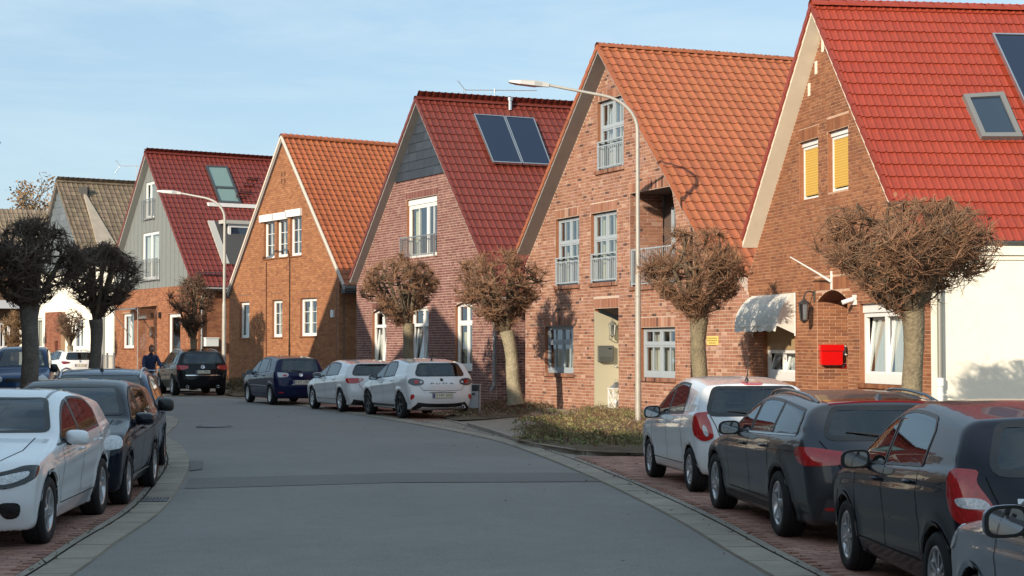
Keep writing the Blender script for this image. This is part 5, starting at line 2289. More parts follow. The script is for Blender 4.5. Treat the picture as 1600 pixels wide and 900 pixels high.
        # seats and dashboard
        def rbox(mb, x, y, z, lx, ly, lz, lean=0.0):
            rows = []
            for t_ in (0, .12, .5, .88, 1):
                k_ = 1 - .25 * abs(2 * t_ - 1) ** 4
                rows.append([Vector((x - lean * t_ * lz + lx / 2 * math.copysign(abs(math.cos(a)) ** .5, math.cos(a)) * k_, y + ly / 2 * k_ * math.copysign(abs(math.sin(a)) ** .5, math.sin(a)), z + lz * t_)) for a in [2 * math.pi * (q + .5) / 12 for q in range(12)]])
            mb.grid(rows, close=True)
            mb.face(rows[-1])
        zs = s.belt(0)
        for side in (1, -1):
            for (xx, nm) in ((X(sp['cx']) - 1.12, 'front_seat'), (-sp['wb'] / 2 + .42, 'rear_seat')):
                mb = MB()
                y = side * W2 * .42
                rbox(mb, xx, y, .45, .16, .48, zs + .04 - .45, .25)
                rbox(mb, xx - .16, y, zs + .09, .10, .26, .17, .12)
                mb.build(nm, M_seat, root)
        mb = MB()
        rbox(mb, X(sp['cx']) - .30, 0, .55, .42, W2 * 1.5, sp['cz'] - .58, 0)
        mb.build('dashboard', M_seat, root)
        mb = MB()
        cw = Vector((X(sp['cx']) - .62, W2 * .42, zs - .03))
        mb.tube([cw + Vector((.09 * math.sin(a), .18 * math.cos(a), .165 * math.sin(a))) for a in [2 * math.pi * k / 20 for k in range(21)]], .016, 6, caps=False)
        mb.build('steering_wheel', M_trim, root)
        # bonnet line, door seams, handles, sill
        for side in (1, -1):
            for xd in sp['doors']:
                x = X(xd)
                s.strip('door_seam', [('s', side, x + .02, .33), ('s', side, x, .6), ('s', side, x - .02, s.belt(x) + .0)], .010, M_seam)
            s.strip('door_seam', [('s', side, X(sp['doors'][0]) + .01, .335), ('s', side, X(sp['doors'][-1]) + .05, .335)], .010, M_seam)
            for xh in sp['handles']:
                x = X(xh)
                M = s.frame(('s', side, x, s.belt(x) - sp.get('hdz', .10)))
                mb = MB()
                mb.tube([M @ Vector((-.09, 0, .012)), M @ Vector((-.05, 0, .030)), M @ Vector((.05, 0, .030)), M @ Vector((.09, 0, .012))], [.010, .015, .015, .010], 8)
                mb.build('door_handle', sp.get('handle_m', sp['paint']), root, outward=True)
            s.strip('bonnet_seam', [('t', X(sp['cx']) + .02, side * W2 * .70), ('t', X(sp['cx'] * .6), side * W2 * .71), ('t', X(.09), side * W2 * .60)], .010, M_seam)
        # mirrors
        for side in (1, -1):
            x = X(sp['cx']) - sp.get('mirx', .42)
            zb = s.belt(x) + .075
            p, n = s.A(('s', side, x, zb - .05))
            c = p + Vector((0, side * .125, .02))
            a, b, cc = .085, .115, sp.get('mirh', .075)
            mb = MB()
            rows = []
            for i in range(9):
                u = -math.pi / 2 + math.pi / 2 * 1.12 * i / 8 + 0
                se = lambda t_: math.copysign(abs(t_) ** .62, t_)
                rows.append([c + Vector((-math.sin(u) * a * 1.25 - .02, (math.cos(u) ** .8) * b * se(math.cos(v)), (math.cos(u) ** .8) * cc * (se(math.sin(v)) - .12 * math.cos(v) * side))) for v in [2 * math.pi * k / 24 for k in range(24)]])
            mb.grid(rows, 0, close=True)
            mb.face(rows[-1], 1)
            mb.tube([p - Vector((0, side * .03, .0)), c + Vector((0, -side * .05, -cc * .75))], [.035, .025], 8, m=1)
            mir = mb.build('mirror', [sp.get('mirror_m', sp['paint']), M_trim], root, outward=True)
            g = MB()
            xb = rows[-1][0].x - .004
            g.face([Vector((xb, c.y + se(math.cos(v)) * b * .80, c.z + (se(math.sin(v)) - .12 * math.cos(v) * side) * cc * .78)) for v in [2 * math.pi * k / 24 for k in range(24)]])
            g.build('mirror_glass', M_mirror, mir)
        # wheels
        t, r = make_wheel(sp['R'], sp.get('tw', .205), None, sp.get('spokes', 5), sp.get('spoke_style', 'five'))
        t0 = r0 = None
        for xa in (sp['wb'] / 2, -sp['wb'] / 2):
            for side in (1, -1):
                if t0 is None:
                    t0 = t.build('wheel', [M_rubber, M_seam], root)
                    r0 = r.build('rim', [sp.get('rim', M_rim), M_trim], t0)
                    wh, rm = t0, r0
                else:
                    wh = t0.copy()
                    COL.objects.link(wh)
                    rm = r0.copy()
                    COL.objects.link(rm)
                    rm.parent = wh
                wh.location = (xa, side * (W2 - sp.get('tw', .205) / 2 - .012), sp['R'] - .004)
                wh.rotation_euler = (0, 0.3 * xa, 0 if side == 1 else math.pi)
        # arch lips hide the edge of the opening
        for xa in (sp['wb'] / 2, -sp['wb'] / 2):
            for side in (1, -1):
                rad = sp['R'] + sp.get('gap', .045) + .012
                an = []
                for k in range(25):
                    a = math.pi * (-.06 + 1.12 * k / 24)
                    z = sp['R'] * .98 + rad * math.sin(a)
                    if z > sp.get('clear', .2) + .03:
                        an.append(('s', side, xa + rad * math.cos(a), z))
                s.strip('wheel_arch', an, sp.get('lip', .03), sp.get('arch_m', sp['paint']), .007)
        # lamps and other pieces given per car
        for it in sp.get('patches', ()):
            nm, both, an, m = it[:4]
            off = it[4] if len(it) > 4 else .006
            pr = it[5] if len(it) > 5 else None
            for side in ((1, -1) if both else (1,)):
                aa = []
                for a in an:
                    if a[0] == 's':
                        aa.append(('s', side, X(a[1]), a[2]))
                    elif a[0] in 'rf':
                        aa.append((a[0], a[1] * side, a[2]))
                    else:
                        aa.append((a[0], X(a[1]), a[2] * side))
                q = None
                if pr:
                    q = (pr[0], pr[1] * side, pr[2])
                s.patch(nm, aa, m, off, st, proj=q)
        for it in sp.get('strips', ()):
            nm, both, an, wd, m = it[:5]
            for side in ((1, -1) if both else (1,)):
                aa = []
                for a in an:
                    if a[0] == 's':
                        aa.append(('s', side, X(a[1]), a[2]))
                    elif a[0] in 'rf':
                        aa.append((a[0], a[1] * side, a[2]))
                    else:
                        aa.append((a[0], X(a[1]), a[2] * side))
                s.strip(nm, aa, wd, m, it[5] if len(it) > 5 else .004)
        if sp.get('plate'):
            kind, y, z, txt = sp['plate']
            M = s.frame((kind, y, z))
            # keep the plate upright
            n = Vector((-1, 0, .05) if kind == 'r' else (1, 0, .05)).normalized()
            p = M.translation + n * .012
            xx = Vector((0, 0, 1)).cross(n).normalized()
            yy = n.cross(xx)
            M = Matrix(((xx.x, yy.x, n.x, p.x), (xx.y, yy.y, n.y, p.y), (xx.z, yy.z, n.z, p.z), (0, 0, 0, 1)))
            mb = MB()
            mb.box(-.26, .26, -.055, .055, -.02, .004, M=M)
            mb.box(-.27, .27, -.062, .062, -.022, .0, M=M, m=1)
            pl = mb.build('number_plate', [M_plate, M_trim], root)
            bb = MB()
            bb.box(-.255, -.215, -.052, .052, .0042, .0052, M=M)
            bb.build('euro_band', M_plate_b, pl)
            if txt:
                text_mesh(txt, .092, M_seam, M @ Matrix.Translation((.022, 0, .0055)), 'lettering', pl, .0006, width=.44)
        for (txt, kind, y, z, size, wdt, m) in sp.get('texts', ()):
            M = s.frame((kind, y, z))
            text_mesh(txt, size, m, M @ Matrix.Translation((0, 0, .004)), 'lettering', root, .002, width=wdt)
        for (kind, y, z, rad, m) in sp.get('badges', ()):
            M = s.frame((kind, y, z))
            mb = MB()
            mb.lathe([(rad, -.004), (rad, .006), (rad * .82, .010), (rad * .78, .006), (0, .006)], 24, M=M)
            bd = mb.build('badge', m, root)
            if sp.get('vmark'):
                v = MB()
                for (a, b) in (((-.6, .62), (0, -.55)), ((.6, .62), (0, -.55))):
                    v.tube([M @ Vector((a[0] * rad, a[1] * rad, .010)), M @ Vector((b[0] * rad, b[1] * rad, .010))], rad * .09, 5)
                v.build('badge_mark', M_gloss_black, bd)
        if sp.get('rails'):
            for side in (1, -1):
                pts = []
                xa, xb = X(sp['rails'][0]), X(sp['rails'][1])
                for k in range(13):
                    x = xa + (xb - xa) * k / 12
                    p, n = s.A(('t', x, side * (W2 * sp['rails'][2])))
                    pts.append(p + Vector((0, 0, .035 * min(1, 6 * min(k, 12 - k) / 12) - .004)))
                mb = MB()
                mb.tube(pts, .016, 8)
                mb.build('roof_rail', sp['rails'][3], root)
        if sp.get('aerial'):
            x, kind = X(sp['aerial'][0]), sp['aerial'][1]
            p, n = s.A(('t', x, 0))
            mb = MB()
            if kind == 'fin':
                mb.hexa([p + Vector(q) for q in ((-.10, -.025, -.01), (-.10, .025, -.01), (.11, .012, -.01), (.11, -.012, -.01), (-.085, -.006, .055), (-.085, .006, .055), (-.03, .005, .055), (-.03, -.005, .055))])
            else:
                mb.lathe([(.030, -.01), (.026, .02), (.012, .04)], 12, M=Matrix.Translation(p))
                mb.tube([p + Vector((0, 0, .02)), p + Vector((-.13, 0, .24))], [.008, .005], 6)
            mb.build('aerial', M_trim if kind != 'fin' else sp['paint'], root, outward=True)
        for (y, z, rad) in sp.get('exhaust', ()):
            p, n = s.A(('r', y, z + .04))
            M = Matrix.Translation(Vector((p.x - .035, y, z)))
            mb = MB()
            mb.lathe([(rad, .2), (rad, .0), (rad * .84, .0), (rad * .8, .15)], 18, 'x', M=M)
            mb.lathe([(rad * .8, .12), (0, .12)], 18, 'x', M=M, m=1)
            mb.build('exhaust', [M_chrome, M_seam], root)
        if sp.get('wiper'):
            y0, z0, y1, z1 = sp['wiper']
            p, n = s.A(('r', y0, z0))
            q, n2 = s.A(('r', y1, z1))
            mb = MB()
            mb.tube([p + n * .02, p.lerp(q, .5) + n * .03, q + n2 * .014], [.014, .009, .006], 6)
            mb.lathe([(.02, 0), (.02, .03), (0, .035)], 10, M=s.frame(('r', y0, z0)))
            mb.build('rear_wiper', M_trim, root)


def S_(*p):
    return [('s', a, b) for a, b in p]


def R_(*p):
    return [('r', a, b) for a, b in p]


def F_(*p):
    return [('f', a, b) for a, b in p]


def hatch(**kw):
    d = dict(L=3.7, W=1.6, H=1.48, wb=2.4, fo=.75, R=.29, clear=.20, hz=.80, cx=.255, cz=.99, wx=.45, wz=1.42, px=.62, rx=.925, rz=1.37, gx=.975, gz=.98,
             belt=.93, beltr=.045, h=.028, win=[(.24, .50, None), (.515, .745, (.80, .70))], rw=(.99, 1.33, .56, .50), doors=(.27, .508, .74), handles=(.46, .69), group='cars parked along the street')
    d.update(kw)
    return d


def mid(front, rear, W, left=True):
    """centre between the axles from the ground points (photo pixels) of the two wheels on one side"""
    a, b = ground(*front), ground(*rear)
    d = (a - b)
    return a, b


def place(front, rear, Wd, wb, heading=None, side=1):
    """front/rear: sight points where the visible side's tyres touch the road; side=+1 if that is the car's own left"""
    a, b = ground(*front), ground(*rear)
    m = (a + b) / 2
    d = Vector((a.x - b.x, a.y - b.y))
    if heading is None:
        lat = max(-.95, min(.95, d.x / wb))
        d = Vector((lat, math.copysign(math.sqrt(1 - lat * lat), d.y)))
    else:
        d = Vector(heading).normalized()
    nl = Vector((-d.y, d.x)) * side       # towards the visible side
    c = Vector((m.x, m.y)) - nl * (Wd / 2 - .03)
    return (c.x, c.y), (d.x, d.y)


P_white = paint('white_paint', (0.74, 0.75, 0.76))
P_black = paint('black_paint', (0.006, 0.007, 0.010))
P_blackblue = paint('blue_black_paint', (0.008, 0.011, 0.020))
P_grey = paint('dark_grey_metallic', (0.058, 0.063, 0.074), metal=.65, rough=.3)
P_navy = paint('dark_blue_paint', (0.008, 0.013, 0.055), metal=.2)
P_steelblue = paint('deep_blue_paint', (0.014, 0.035, 0.085), metal=.3)
P_vanblue = paint('van_blue_paint', (0.018, 0.055, 0.14), metal=.2)
P_greyblue = paint('grey_blue_metallic', (0.20, 0.25, 0.31), metal=.5, rough=.3)

# 1 white small hatchback, right row
pos, dr = place((1018, 750), (1075, 768), 1.595, 2.385)
Car(hatch(label='small white hatchback with tall red tail lamps at the head of the right row', L=3.675, W=1.595, H=1.475, wb=2.385, fo=.745, R=.285, pos=pos, dir=dr, paint=P_white, h=.026,
          win=[(.235, .495, None), (.51, .735, (.775, .70))], rw=(.98, 1.335, .64, .53), spokes=5, aerial=(.83, 'mast'), wiper=(0, .99, .38, 1.03),
          patches=[('tail_lamp', 1, [('s', .915, 1.00), ('s', .95, 1.03), ('r', .65, .99), ('r', .60, .90), ('r', .56, .70), ('s', .965, .65), ('s', .935, .74), ('s', .905, .90)], M_red_l, .012, (-1, .9, 0)),
                   ('reversing_lamp', 1, [('s', .955, .86), ('r', .66, .86), ('r', .62, .72), ('s', .965, .72)], M_clear_l, .016, (-1, .9, 0)),
                   ('brake_light', 0, R_((-.13, 1.39), (.13, 1.39), (.13, 1.355), (-.13, 1.355)), M_red_l, .008),
                   ('rear_bumper', 0, R_((-.55, .32), (.55, .32), (.50, .21), (-.50, .21)), M_trim, .006)],
          strips=[('tailgate_seam', 1, R_((.60, .98), (.545, .86), (.47, .64), (.40, .58), (0, .57)), .010, M_seam)],
          texts=[('KARL', 'r', .42, .73, .05, .15, M_trim)], badges=[('r', 0, .80, .05, M_chrome)], plate=('r', 0, .66, None), mirrorm=None, mirh=.085))

# 2 dark grey estate, right row
pos, dr = place((1122, 800), (1212, 838), 1.811, 2.81)
Car(hatch(label='dark grey metallic estate car with roof rails parked behind the small white hatchback', L=4.63, W=1.811, H=1.43, wb=2.81, fo=.78, R=.325, clear=.17, hz=.74, cx=.315, cz=.96, wx=.475, wz=1.365, px=.62,
          rx=.925, rz=1.325, gx=.972, gz=.965, tz=.84, belt=.945, beltr=.028, pos=pos, dir=dr, paint=P_grey, h=.027, tw=.225, rim=M_rim, spokes=5, spoke_style='twin',
          win=[(.30, .51, None), (.525, .705, None), (.715, .885, (.905, .86))], win_trim=M_gloss_black, rw=(.985, 1.285, .66, .54), doors=(.315, .515, .70), handles=(.475, .665), hdz=.11,
          rails=(.44, .87, .655, M_gloss_black), aerial=(.855, 'fin'), wiper=(0, .995, .45, 1.05), mirror_m=M_gloss_black, handle_m=M_gloss_black,
          patches=[('tail_lamp', 1, [('s', .900, .905), ('s', .945, .915), ('r', .76, .91), ('r', .46, .87), ('r', .43, .80), ('r', .47, .765), ('r', .72, .745), ('s', .945, .745), ('s', .912, .80)], M_red_l, .010, (-1, .65, 0)),
                   ('bumper_insert', 0, R_((-.66, .44), (.66, .44), (.72, .24), (-.72, .24)), mat('grey_plastic', (.05, .052, .056), rough=.5), .005),
                   ('reflector', 1, R_((.68, .365), (.36, .365), (.36, .335), (.68, .335)), M_red_l, .010),
                   ('spoiler_band', 0, R_((-.55, 1.325), (.55, 1.325), (.55, 1.30), (-.55, 1.30)), M_dkred_l, .012),
                   ('plate_recess', 0, R_((-.36, .84), (.36, .84), (.33, .66), (-.33, .66)), M_trim, .004)],
          strips=[('tailgate_seam', 1, R_((.70, .97), (.57, .80), (.50, .62), (.40, .58), (0, .575)), .010, M_seam), ('shoulder_line', 1, S_((.30, .80), (.5, .82), (.70, .84), (.93, .865)), .010, P_black, .003),
                  ('sill_trim', 1, S_((.27, .25), (.5, .25), (.72, .25)), .06, M_trim, .006)],
          exhaust=[(.52, .235, .05)], plate=('r', 0, .75, None), badges=[('r', 0, .91, .045, M_chrome)]))

# 3 black hatchback, right row
pos, dr = place((1337, 897), (1450, 968), 1.71, 2.525, heading=(-.045, 1))
Car(hatch(label='black hatchback with large drop-shaped red tail lamps, third in the right row', L=3.94, W=1.71, H=1.49, wb=2.525, fo=.80, R=.30, clear=.18, hz=.80, cx=.265, cz=1.00, wx=.455, wz=1.43, px=.60, rx=.92, rz=1.385, gx=.975, gz=1.0,
          belt=.955, beltr=.05, pos=pos, dir=dr, paint=P_blackblue, h=.024, rim=M_rim, spokes=9, win=[(.255, .485, None), (.50, .745, (.80, .715))], rw=(1.01, 1.35, .60, .50), doors=(.285, .50, .735), handles=(.465, .69),
          mirror_m=P_blackblue, wiper=(0, 1.02, .35, 1.06),
          patches=[('tail_lamp', 1, [('s', .915, 1.01), ('s', .93, 1.05), ('s', .95, 1.04), ('r', .70, .97), ('r', .62, .85), ('r', .55, .72), ('r', .60, .66), ('s', .965, .66), ('s', .94, .74), ('s', .922, .87)], M_red_l, .014, (-1, .85, 0)),
                   ('reversing_lamp', 1, [('s', .945, .86), ('r', .655, .86), ('r', .60, .79), ('s', .955, .79)], M_clear_l, .018, (-1, .85, 0)),
                   ('plate_recess', 0, R_((-.34, .80), (.34, .80), (.30, .62), (-.30, .62)), M_trim, .004)],
          strips=[('tailgate_seam', 1, R_((.63, 1.0), (.60, .9), (.52, .70), (.42, .58), (0, .57)), .010, M_seam), ('chrome_strip', 0, R_((-.45, .845), (.45, .845)), .035, M_alu, .008)],
          texts=[('mymm', 'r', .36, .80, .055, .16, M_chrome)], plate=('r', 0, .71, None)))

# 4 grey-blue car at the right edge
a = ground(1537, 1052)
pos = (2.62 + .87, 8.35)
Car(hatch(label='grey-blue car at the lower right edge, only its front wing and mirror in view', L=4.0, W=1.74, H=1.47, wb=2.5, fo=.80, R=.30, clear=.18, hz=.84, cx=.30, cz=1.0, wx=.47, wz=1.42, belt=.94, beltr=.03, pos=pos, dir=(-.03, 1), paint=P_greyblue, h=.026,
          win=[(.27, .50, None), (.515, .74, (.80, .72))], doors=(.30, .51, .74), mirh=.085, mirx=.40, aerial=None,
          strips=[('bonnet_seam', 1, [('s', .06, .83), ('s', .2, .90), ('s', .30, .93)], .008, M_seam)],
          patches=[('headlamp', 1, [('s', .07, .80), ('s', .13, .84), ('s', .10, .68), ('f', .55, .66), ('f', .45, .76)], M_clear_l, .008, (1, .8, 0))]))

# 5 white crossover by the litter bin
pos, dr = place((576, 648.5), (624, 655.5), 1.805, 2.588)
Car(hatch(label='white crossover with dark oval tail lamps parked beside the litter bin', L=4.19, W=1.805, H=1.535, wb=2.588, fo=.83, R=.335, clear=.22, hz=.86, cx=.27, cz=1.04, wx=.46, wz=1.46, px=.60, rx=.91, rz=1.42, gx=.965, gz=1.06, tz=.86,
          belt=1.0, beltr=.06, pos=pos, dir=dr, paint=P_white, h=.034, rim=M_rim_d, spokes=5, spoke_style='twin', win=[(.255, .49, None), (.505, .70, (.765, .66))], rw=(1.07, 1.385, .66, .52), doors=(.28, .50, .72), handles=(.46, .68),
          mirror_m=P_white, aerial=(.80, 'mast'), gap=.05, flare=.02,
          patches=[('tail_lamp', 1, [('s', .945, 1.00), ('r', .70, 1.02), ('r', .52, .99), ('r', .46, .93), ('r', .50, .86), ('r', .66, .83), ('s', .965, .85), ('s', .945, .92)], M_smoke_l, .012, (-1, .7, 0)),
                   ('tail_light', 1, [('r', .70, .97), ('r', .62, .97), ('r', .58, .90), ('r', .66, .87), ('r', .72, .89)], M_red_l, .018, (-1, .6, 0)),
                   ('reversing_lamp', 1, [('r', .57, .955), ('r', .50, .935), ('r', .52, .89), ('r', .58, .885)], M_clear_l, .018, (-1, .6, 0)),
                   ('reflector', 1, [('r', .80, .62), ('r', .71, .62), ('r', .72, .53), ('r', .78, .48), ('r', .81, .50)], M_red_l, .010, (-1, .5, 0)),
                   ('bumper_insert', 0, R_((-.62, .42), (.62, .42), (.74, .30), (.80, .23), (-.80, .23), (-.74, .30)), M_trim, .006),
                   ('skid_plate', 0, R_((-.52, .31), (.52, .31), (.62, .24), (-.62, .24)), mat('grey_skid', (.55, .56, .57), rough=.4), .012)],
          strips=[('tailgate_seam', 1, R_((.66, 1.0), (.60, .84), (.50, .72), (0, .70)), .010, M_seam), ('plate_line', 0, R_((-.36, .655), (0, .67), (.36, .655)), .014, M_trim, .006), ('sill_trim', 1, S_((.30, .30), (.68, .30)), .05, M_trim, .006)],
          texts=[('P U M A', 'r', 0, .885, .055, .60, M_trim)], badges=[('r', 0, .975, .045, M_gloss_black)], plate=('r', 0, .585, 'H MM 3005'), exhaust=[(-.58, .30, .045)]))

# 6 white hatchback in the middle
pos, dr = place((487, 639.5), (532, 644), 1.816, 2.636)
Car(hatch(label='white hatchback with slanting red tail lamps between the dark blue hatchback and the white crossover', L=4.26, W=1.816, H=1.46, wb=2.636, fo=.85, R=.315, clear=.18, hz=.80, cx=.275, cz=.99, wx=.46, wz=1.40, px=.60, rx=.93, rz=1.34, gx=.975, gz=1.0, tz=.86,
          belt=.95, beltr=.05, pos=pos, dir=dr, paint=P_white, h=.034, rim=M_rim, spokes=5, win=[(.26, .49, None), (.505, .76, (.82, .72))], rw=(1.01, 1.31, .72, .56), doors=(.28, .50, .73), handles=(.465, .69), mirror_m=M_gloss_black,
          patches=[('tail_lamp', 1, [('s', .935, .93), ('r', .74, .94), ('r', .45, .92), ('r', .40, .90), ('r', .58, .80), ('r', .74, .79), ('s', .955, .80)], M_red_l, .012, (-1, .6, 0)),
                   ('reversing_lamp', 1, R_((.56, .905), (.44, .90), (.56, .84)), M_clear_l, .016),
                   ('rear_bumper', 0, R_((-.70, .36), (.70, .36), (.74, .22), (-.74, .22)), M_trim, .006)],
          strips=[('tailgate_seam', 1, R_((.60, .96), (.54, .74), (.46, .62), (0, .60)), .010, M_seam), ('bumper_line', 1, [('s', .93, .44), ('r', .70, .44)], .02, M_trim, .006)],
          plate=('r', 0, .50, None), badges=[('r', 0, .88, .05, M_chrome)]))

# 7 dark blue hatchback
pos, dr = place((388, 629), (420.5, 633.5), 1.68, 2.49)
Car(hatch(label='dark blue hatchback with pale rounded tail lamps in front of the plain orange brick house', L=3.92, W=1.68, H=1.53, wb=2.49, fo=.78, R=.295, clear=.19, hz=.84, cx=.24, cz=1.02, wx=.42, wz=1.46, px=.58, rx=.93, rz=1.44, gx=.98, gz=1.0, tz=.86,
          belt=.96, beltr=.04, pos=pos, dir=dr, paint=P_navy, h=.034, rim=M_rim, spokes=7, win=[(.235, .47, None), (.485, .70, None), (.71, .78, (.80, .74))], rw=(1.02, 1.40, .60, .50), doors=(.27, .48, .72), handles=(.44, .67), mirror_m=mat('silver_mirror', (.6, .6, .6), rough=.3, metal=.3),
          wiper=(0, 1.03, .3, 1.05),
          patches=[('tail_lamp', 1, [('s', .955, .99), ('r', .72, 1.0), ('r', .42, .98), ('r', .38, .93), ('r', .42, .86), ('r', .66, .84), ('s', .965, .86)], M_clear_l, .012, (-1, .6, 0)),
                   ('tail_light', 1, [('r', .57, .93), ('r', .44, .93), ('r', .44, .87), ('r', .57, .87)], M_red_l, .018),
                   ('reflector', 1, R_((.70, .40), (.54, .40), (.54, .36), (.70, .36)), M_red_l, .010)],
          strips=[('tailgate_seam', 1, R_((.62, 1.0), (.56, .66), (0, .60)), .010, M_seam), ('chrome_strip', 0, R_((-.3, .625), (.3, .625)), .022, M_alu, .008), ('rub_strip', 1, S_((.28, .58), (.72, .58)), .025, M_alu, .006)],
          plate=('r', 0, .70, 'H DT 1082'), badges=[('r', 0, .92, .06, M_chrome)]))

# 8 black off-roader under the small tree
pos, dr = place((249, 609), (269, 618.7), 1.94, 2.9, heading=(-.36, .93))
b = ground(269, 618.7)
d_ = Vector((-.36, .93)).normalized()
nl = Vector((-d_.y, d_.x))
c_ = Vector((b.x, b.y)) + d_ * (2.9 / 2) - nl * (1.94 / 2 - .03)
Car(hatch(label='big black off-roader with chrome strip below its number plate under the small tree', L=4.79, W=1.94, H=1.71, wb=2.9, fo=.92, R=.37, clear=.25, hz=.96, cx=.265, cz=1.14, wx=.43, wz=1.63, px=.58, rx=.935, rz=1.60, gx=.98, gz=1.14, tz=.95,
          belt=1.10, beltr=.03, pos=(c_.x, c_.y), dir=(-.36, .93), paint=P_black, h=.04, tw=.255, rim=M_rim, spokes=5, win=[(.255, .475, None), (.49, .69, None), (.705, .86, (.90, .83))], rw=(1.16, 1.55, .72, .58), doors=(.28, .485, .70), handles=(.45, .665),
          rails=(.42, .87, .66, M_chrome), vmark=True,
          patches=[('tail_lamp', 1, [('s', .935, 1.10), ('r', .86, 1.10), ('r', .52, 1.09), ('r', .50, .98), ('r', .80, .93), ('s', .95, .96)], M_red_l, .012, (-1, .6, 0))],
          strips=[('chrome_strip', 0, R_((-.62, .74), (.62, .74)), .035, M_chrome, .010), ('tailgate_seam', 1, R_((.74, 1.12), (.70, .72), (0, .70)), .010, M_seam)],
          plate=('r', 0, .86, 'H G 2001'), badges=[('r', 0, 1.04, .075, M_chrome)], exhaust=[(.55, .33, .05), (-.55, .33, .05)]))

# 9 white off-roader beyond the second dark tree
b = ground(90, 598)
d_ = Vector((-.50, .87)).normalized()
nl = Vector((-d_.y, d_.x))
c_ = Vector((b.x, b.y)) + d_ * 1.32 - nl * (1.84 / 2 - .03)
Car(hatch(label='white off-roader with black lower trim far off behind the second dark tree', L=4.36, W=1.84, H=1.60, wb=2.64, fo=.86, R=.345, clear=.23, hz=.92, cx=.27, cz=1.08, wx=.44, wz=1.53, px=.6, rx=.925, rz=1.50, gx=.975, gz=1.08, tz=.93,
          belt=1.05, beltr=.04, pos=(c_.x, c_.y), dir=(-.50, .87), paint=P_white, h=.045, skirt=.36, arch_m=M_trim, lip=.07, rim=M_rim, win=[(.255, .49, None), (.505, .72, None), (.735, .83, (.87, .80))], rw=(1.10, 1.45, .68, .55), doors=(.28, .50, .72), handles=(.46, .68),
          rails=(.42, .85, .66, M_trim),
          patches=[('tail_lamp', 1, [('s', .935, 1.03), ('r', .78, 1.03), ('r', .50, 1.00), ('r', .50, .93), ('r', .78, .88), ('s', .955, .90)], M_dkred_l, .012, (-1, .6, 0))],
          plate=('r', 0, .83, 'H K 1038'), badges=[('r', 0, 1.02, .06, M_chrome)]))

# 10 dark car farther on, facing us
c = ground(60, 597)
Car(hatch(label='dark car with a bright windscreen half hidden at the front of the far white off-roader', L=4.3, W=1.78, H=1.50, pos=(-24.9, 90.5), dir=(.35, -.93), paint=P_black, h=.05, wb=2.6, fo=.85, R=.31,
          patches=[('headlamp', 1, [('s', .06, .74), ('s', .10, .72), ('f', .70, .60), ('f', .45, .62), ('f', .45, .70)], M_clear_l, .008, (1, .7, 0))]))

# 11 white compact at the lower left, facing us
pos, dr = place((85, 848), (150, 810), 1.796, 2.729)
Car(hatch(label='white compact car facing us at the lower left with black slanted headlamp', L=4.42, W=1.796, H=1.44, wb=2.729, fo=.90, R=.32, clear=.17, hz=.80, cx=.325, cz=.985, wx=.50, wz=1.375, px=.63, rx=.94, rz=1.30, gx=.985, gz=1.0, tz=.86,
          belt=.93, beltr=.045, pos=pos, dir=dr, paint=P_white, h=.024, tw=.215, rim=M_rim, spokes=5, spoke_style='twin', win=[(.305, .555, None), (.57, .79, (.86, .72))], win_trim=M_gloss_black, rw=(1.02, 1.27, .62, .50), doors=(.335, .56, .78), handles=(.525, .745), hdz=.12,
          cf=.42, mirror_m=P_white, mirx=.30,
          patches=[('headlamp', 1, [('s', .12, .765), ('s', .085, .765), ('f', .68, .735), ('f', .40, .68), ('f', .43, .585), ('f', .64, .565), ('s', .06, .60), ('s', .095, .67)], M_gloss_black, .008, (1, .75, 0)),
                   ('lamp_reflector', 1, [('s', .080, .72), ('f', .70, .70), ('f', .46, .655), ('f', .47, .63), ('f', .56, .64), ('f', .58, .605), ('f', .68, .615), ('s', .070, .67)], M_clear_l, .012, (1, .75, 0)),
                   ('air_intake', 1, F_((.76, .44), (.60, .45), (.57, .40), (.62, .29), (.74, .30)), M_gloss_black, .006, (1, .5, 0)),
                   ('grille', 0, F_((-.42, .66), (.42, .66), (.46, .58), (.34, .47), (-.34, .47), (-.46, .58)), M_gloss_black, .006),
                   ('lower_grille', 0, F_((-.40, .36), (.40, .36), (.46, .24), (-.46, .24)), M_gloss_black, .006)],
          strips=[('chrome_strip', 0, F_((-.42, .57), (.42, .57)), .03, M_chrome, .014), ('roof_trim', 1, [('t', .50, .565), ('t', .65, .575), ('t', .88, .545)], .03, M_gloss_black, .003)],
          badges=[('f', 0, .57, .085, M_chrome)], plate=('f', 0, .42, None)))

# 12 black hatchback behind it
pos, dr = place((205.5, 788), (235, 764.5), 1.70, 2.5)
Car(hatch(label='blue-black hatchback facing us directly behind the white compact', L=4.0, W=1.70, H=1.46, wb=2.5, fo=.82, R=.305, clear=.18, hz=.84, cx=.29, cz=1.0, wx=.47, wz=1.40, px=.60, rx=.93, rz=1.36, gx=.98, gz=1.0,
          belt=.95, beltr=.04, pos=pos, dir=dr, paint=P_blackblue, h=.026, rim=M_rim, spokes=7, win=[(.275, .52, None), (.535, .76, (.82, .74))], doors=(.30, .525, .75), handles=(.49, .71), mirror_m=P_blackblue, mirx=.32,
          patches=[('headlamp', 1, [('s', .105, .82), ('s', .07, .83), ('f', .62, .80), ('f', .44, .76), ('f', .42, .68), ('f', .62, .655), ('s', .08, .69)], M_clear_l, .010, (1, .7, 0)),
                   ('fog_lamp', 1, F_((.70, .43), (.50, .43), (.50, .35), (.70, .35)), M_smoke_l, .008, (1, .4, 0)),
                   ('grille', 0, F_((-.42, .74), (.42, .74), (.42, .66), (-.42, .66)), M_trim, .006),
                   ('lower_grille', 0, F_((-.45, .46), (.45, .46), (.45, .28), (-.45, .28)), M_trim, .006)],
          strips=[('sill_strip', 1, S_((.30, .30), (.74, .30)), .02, M_alu, .006)], plate=('f', 0, .54, None)))

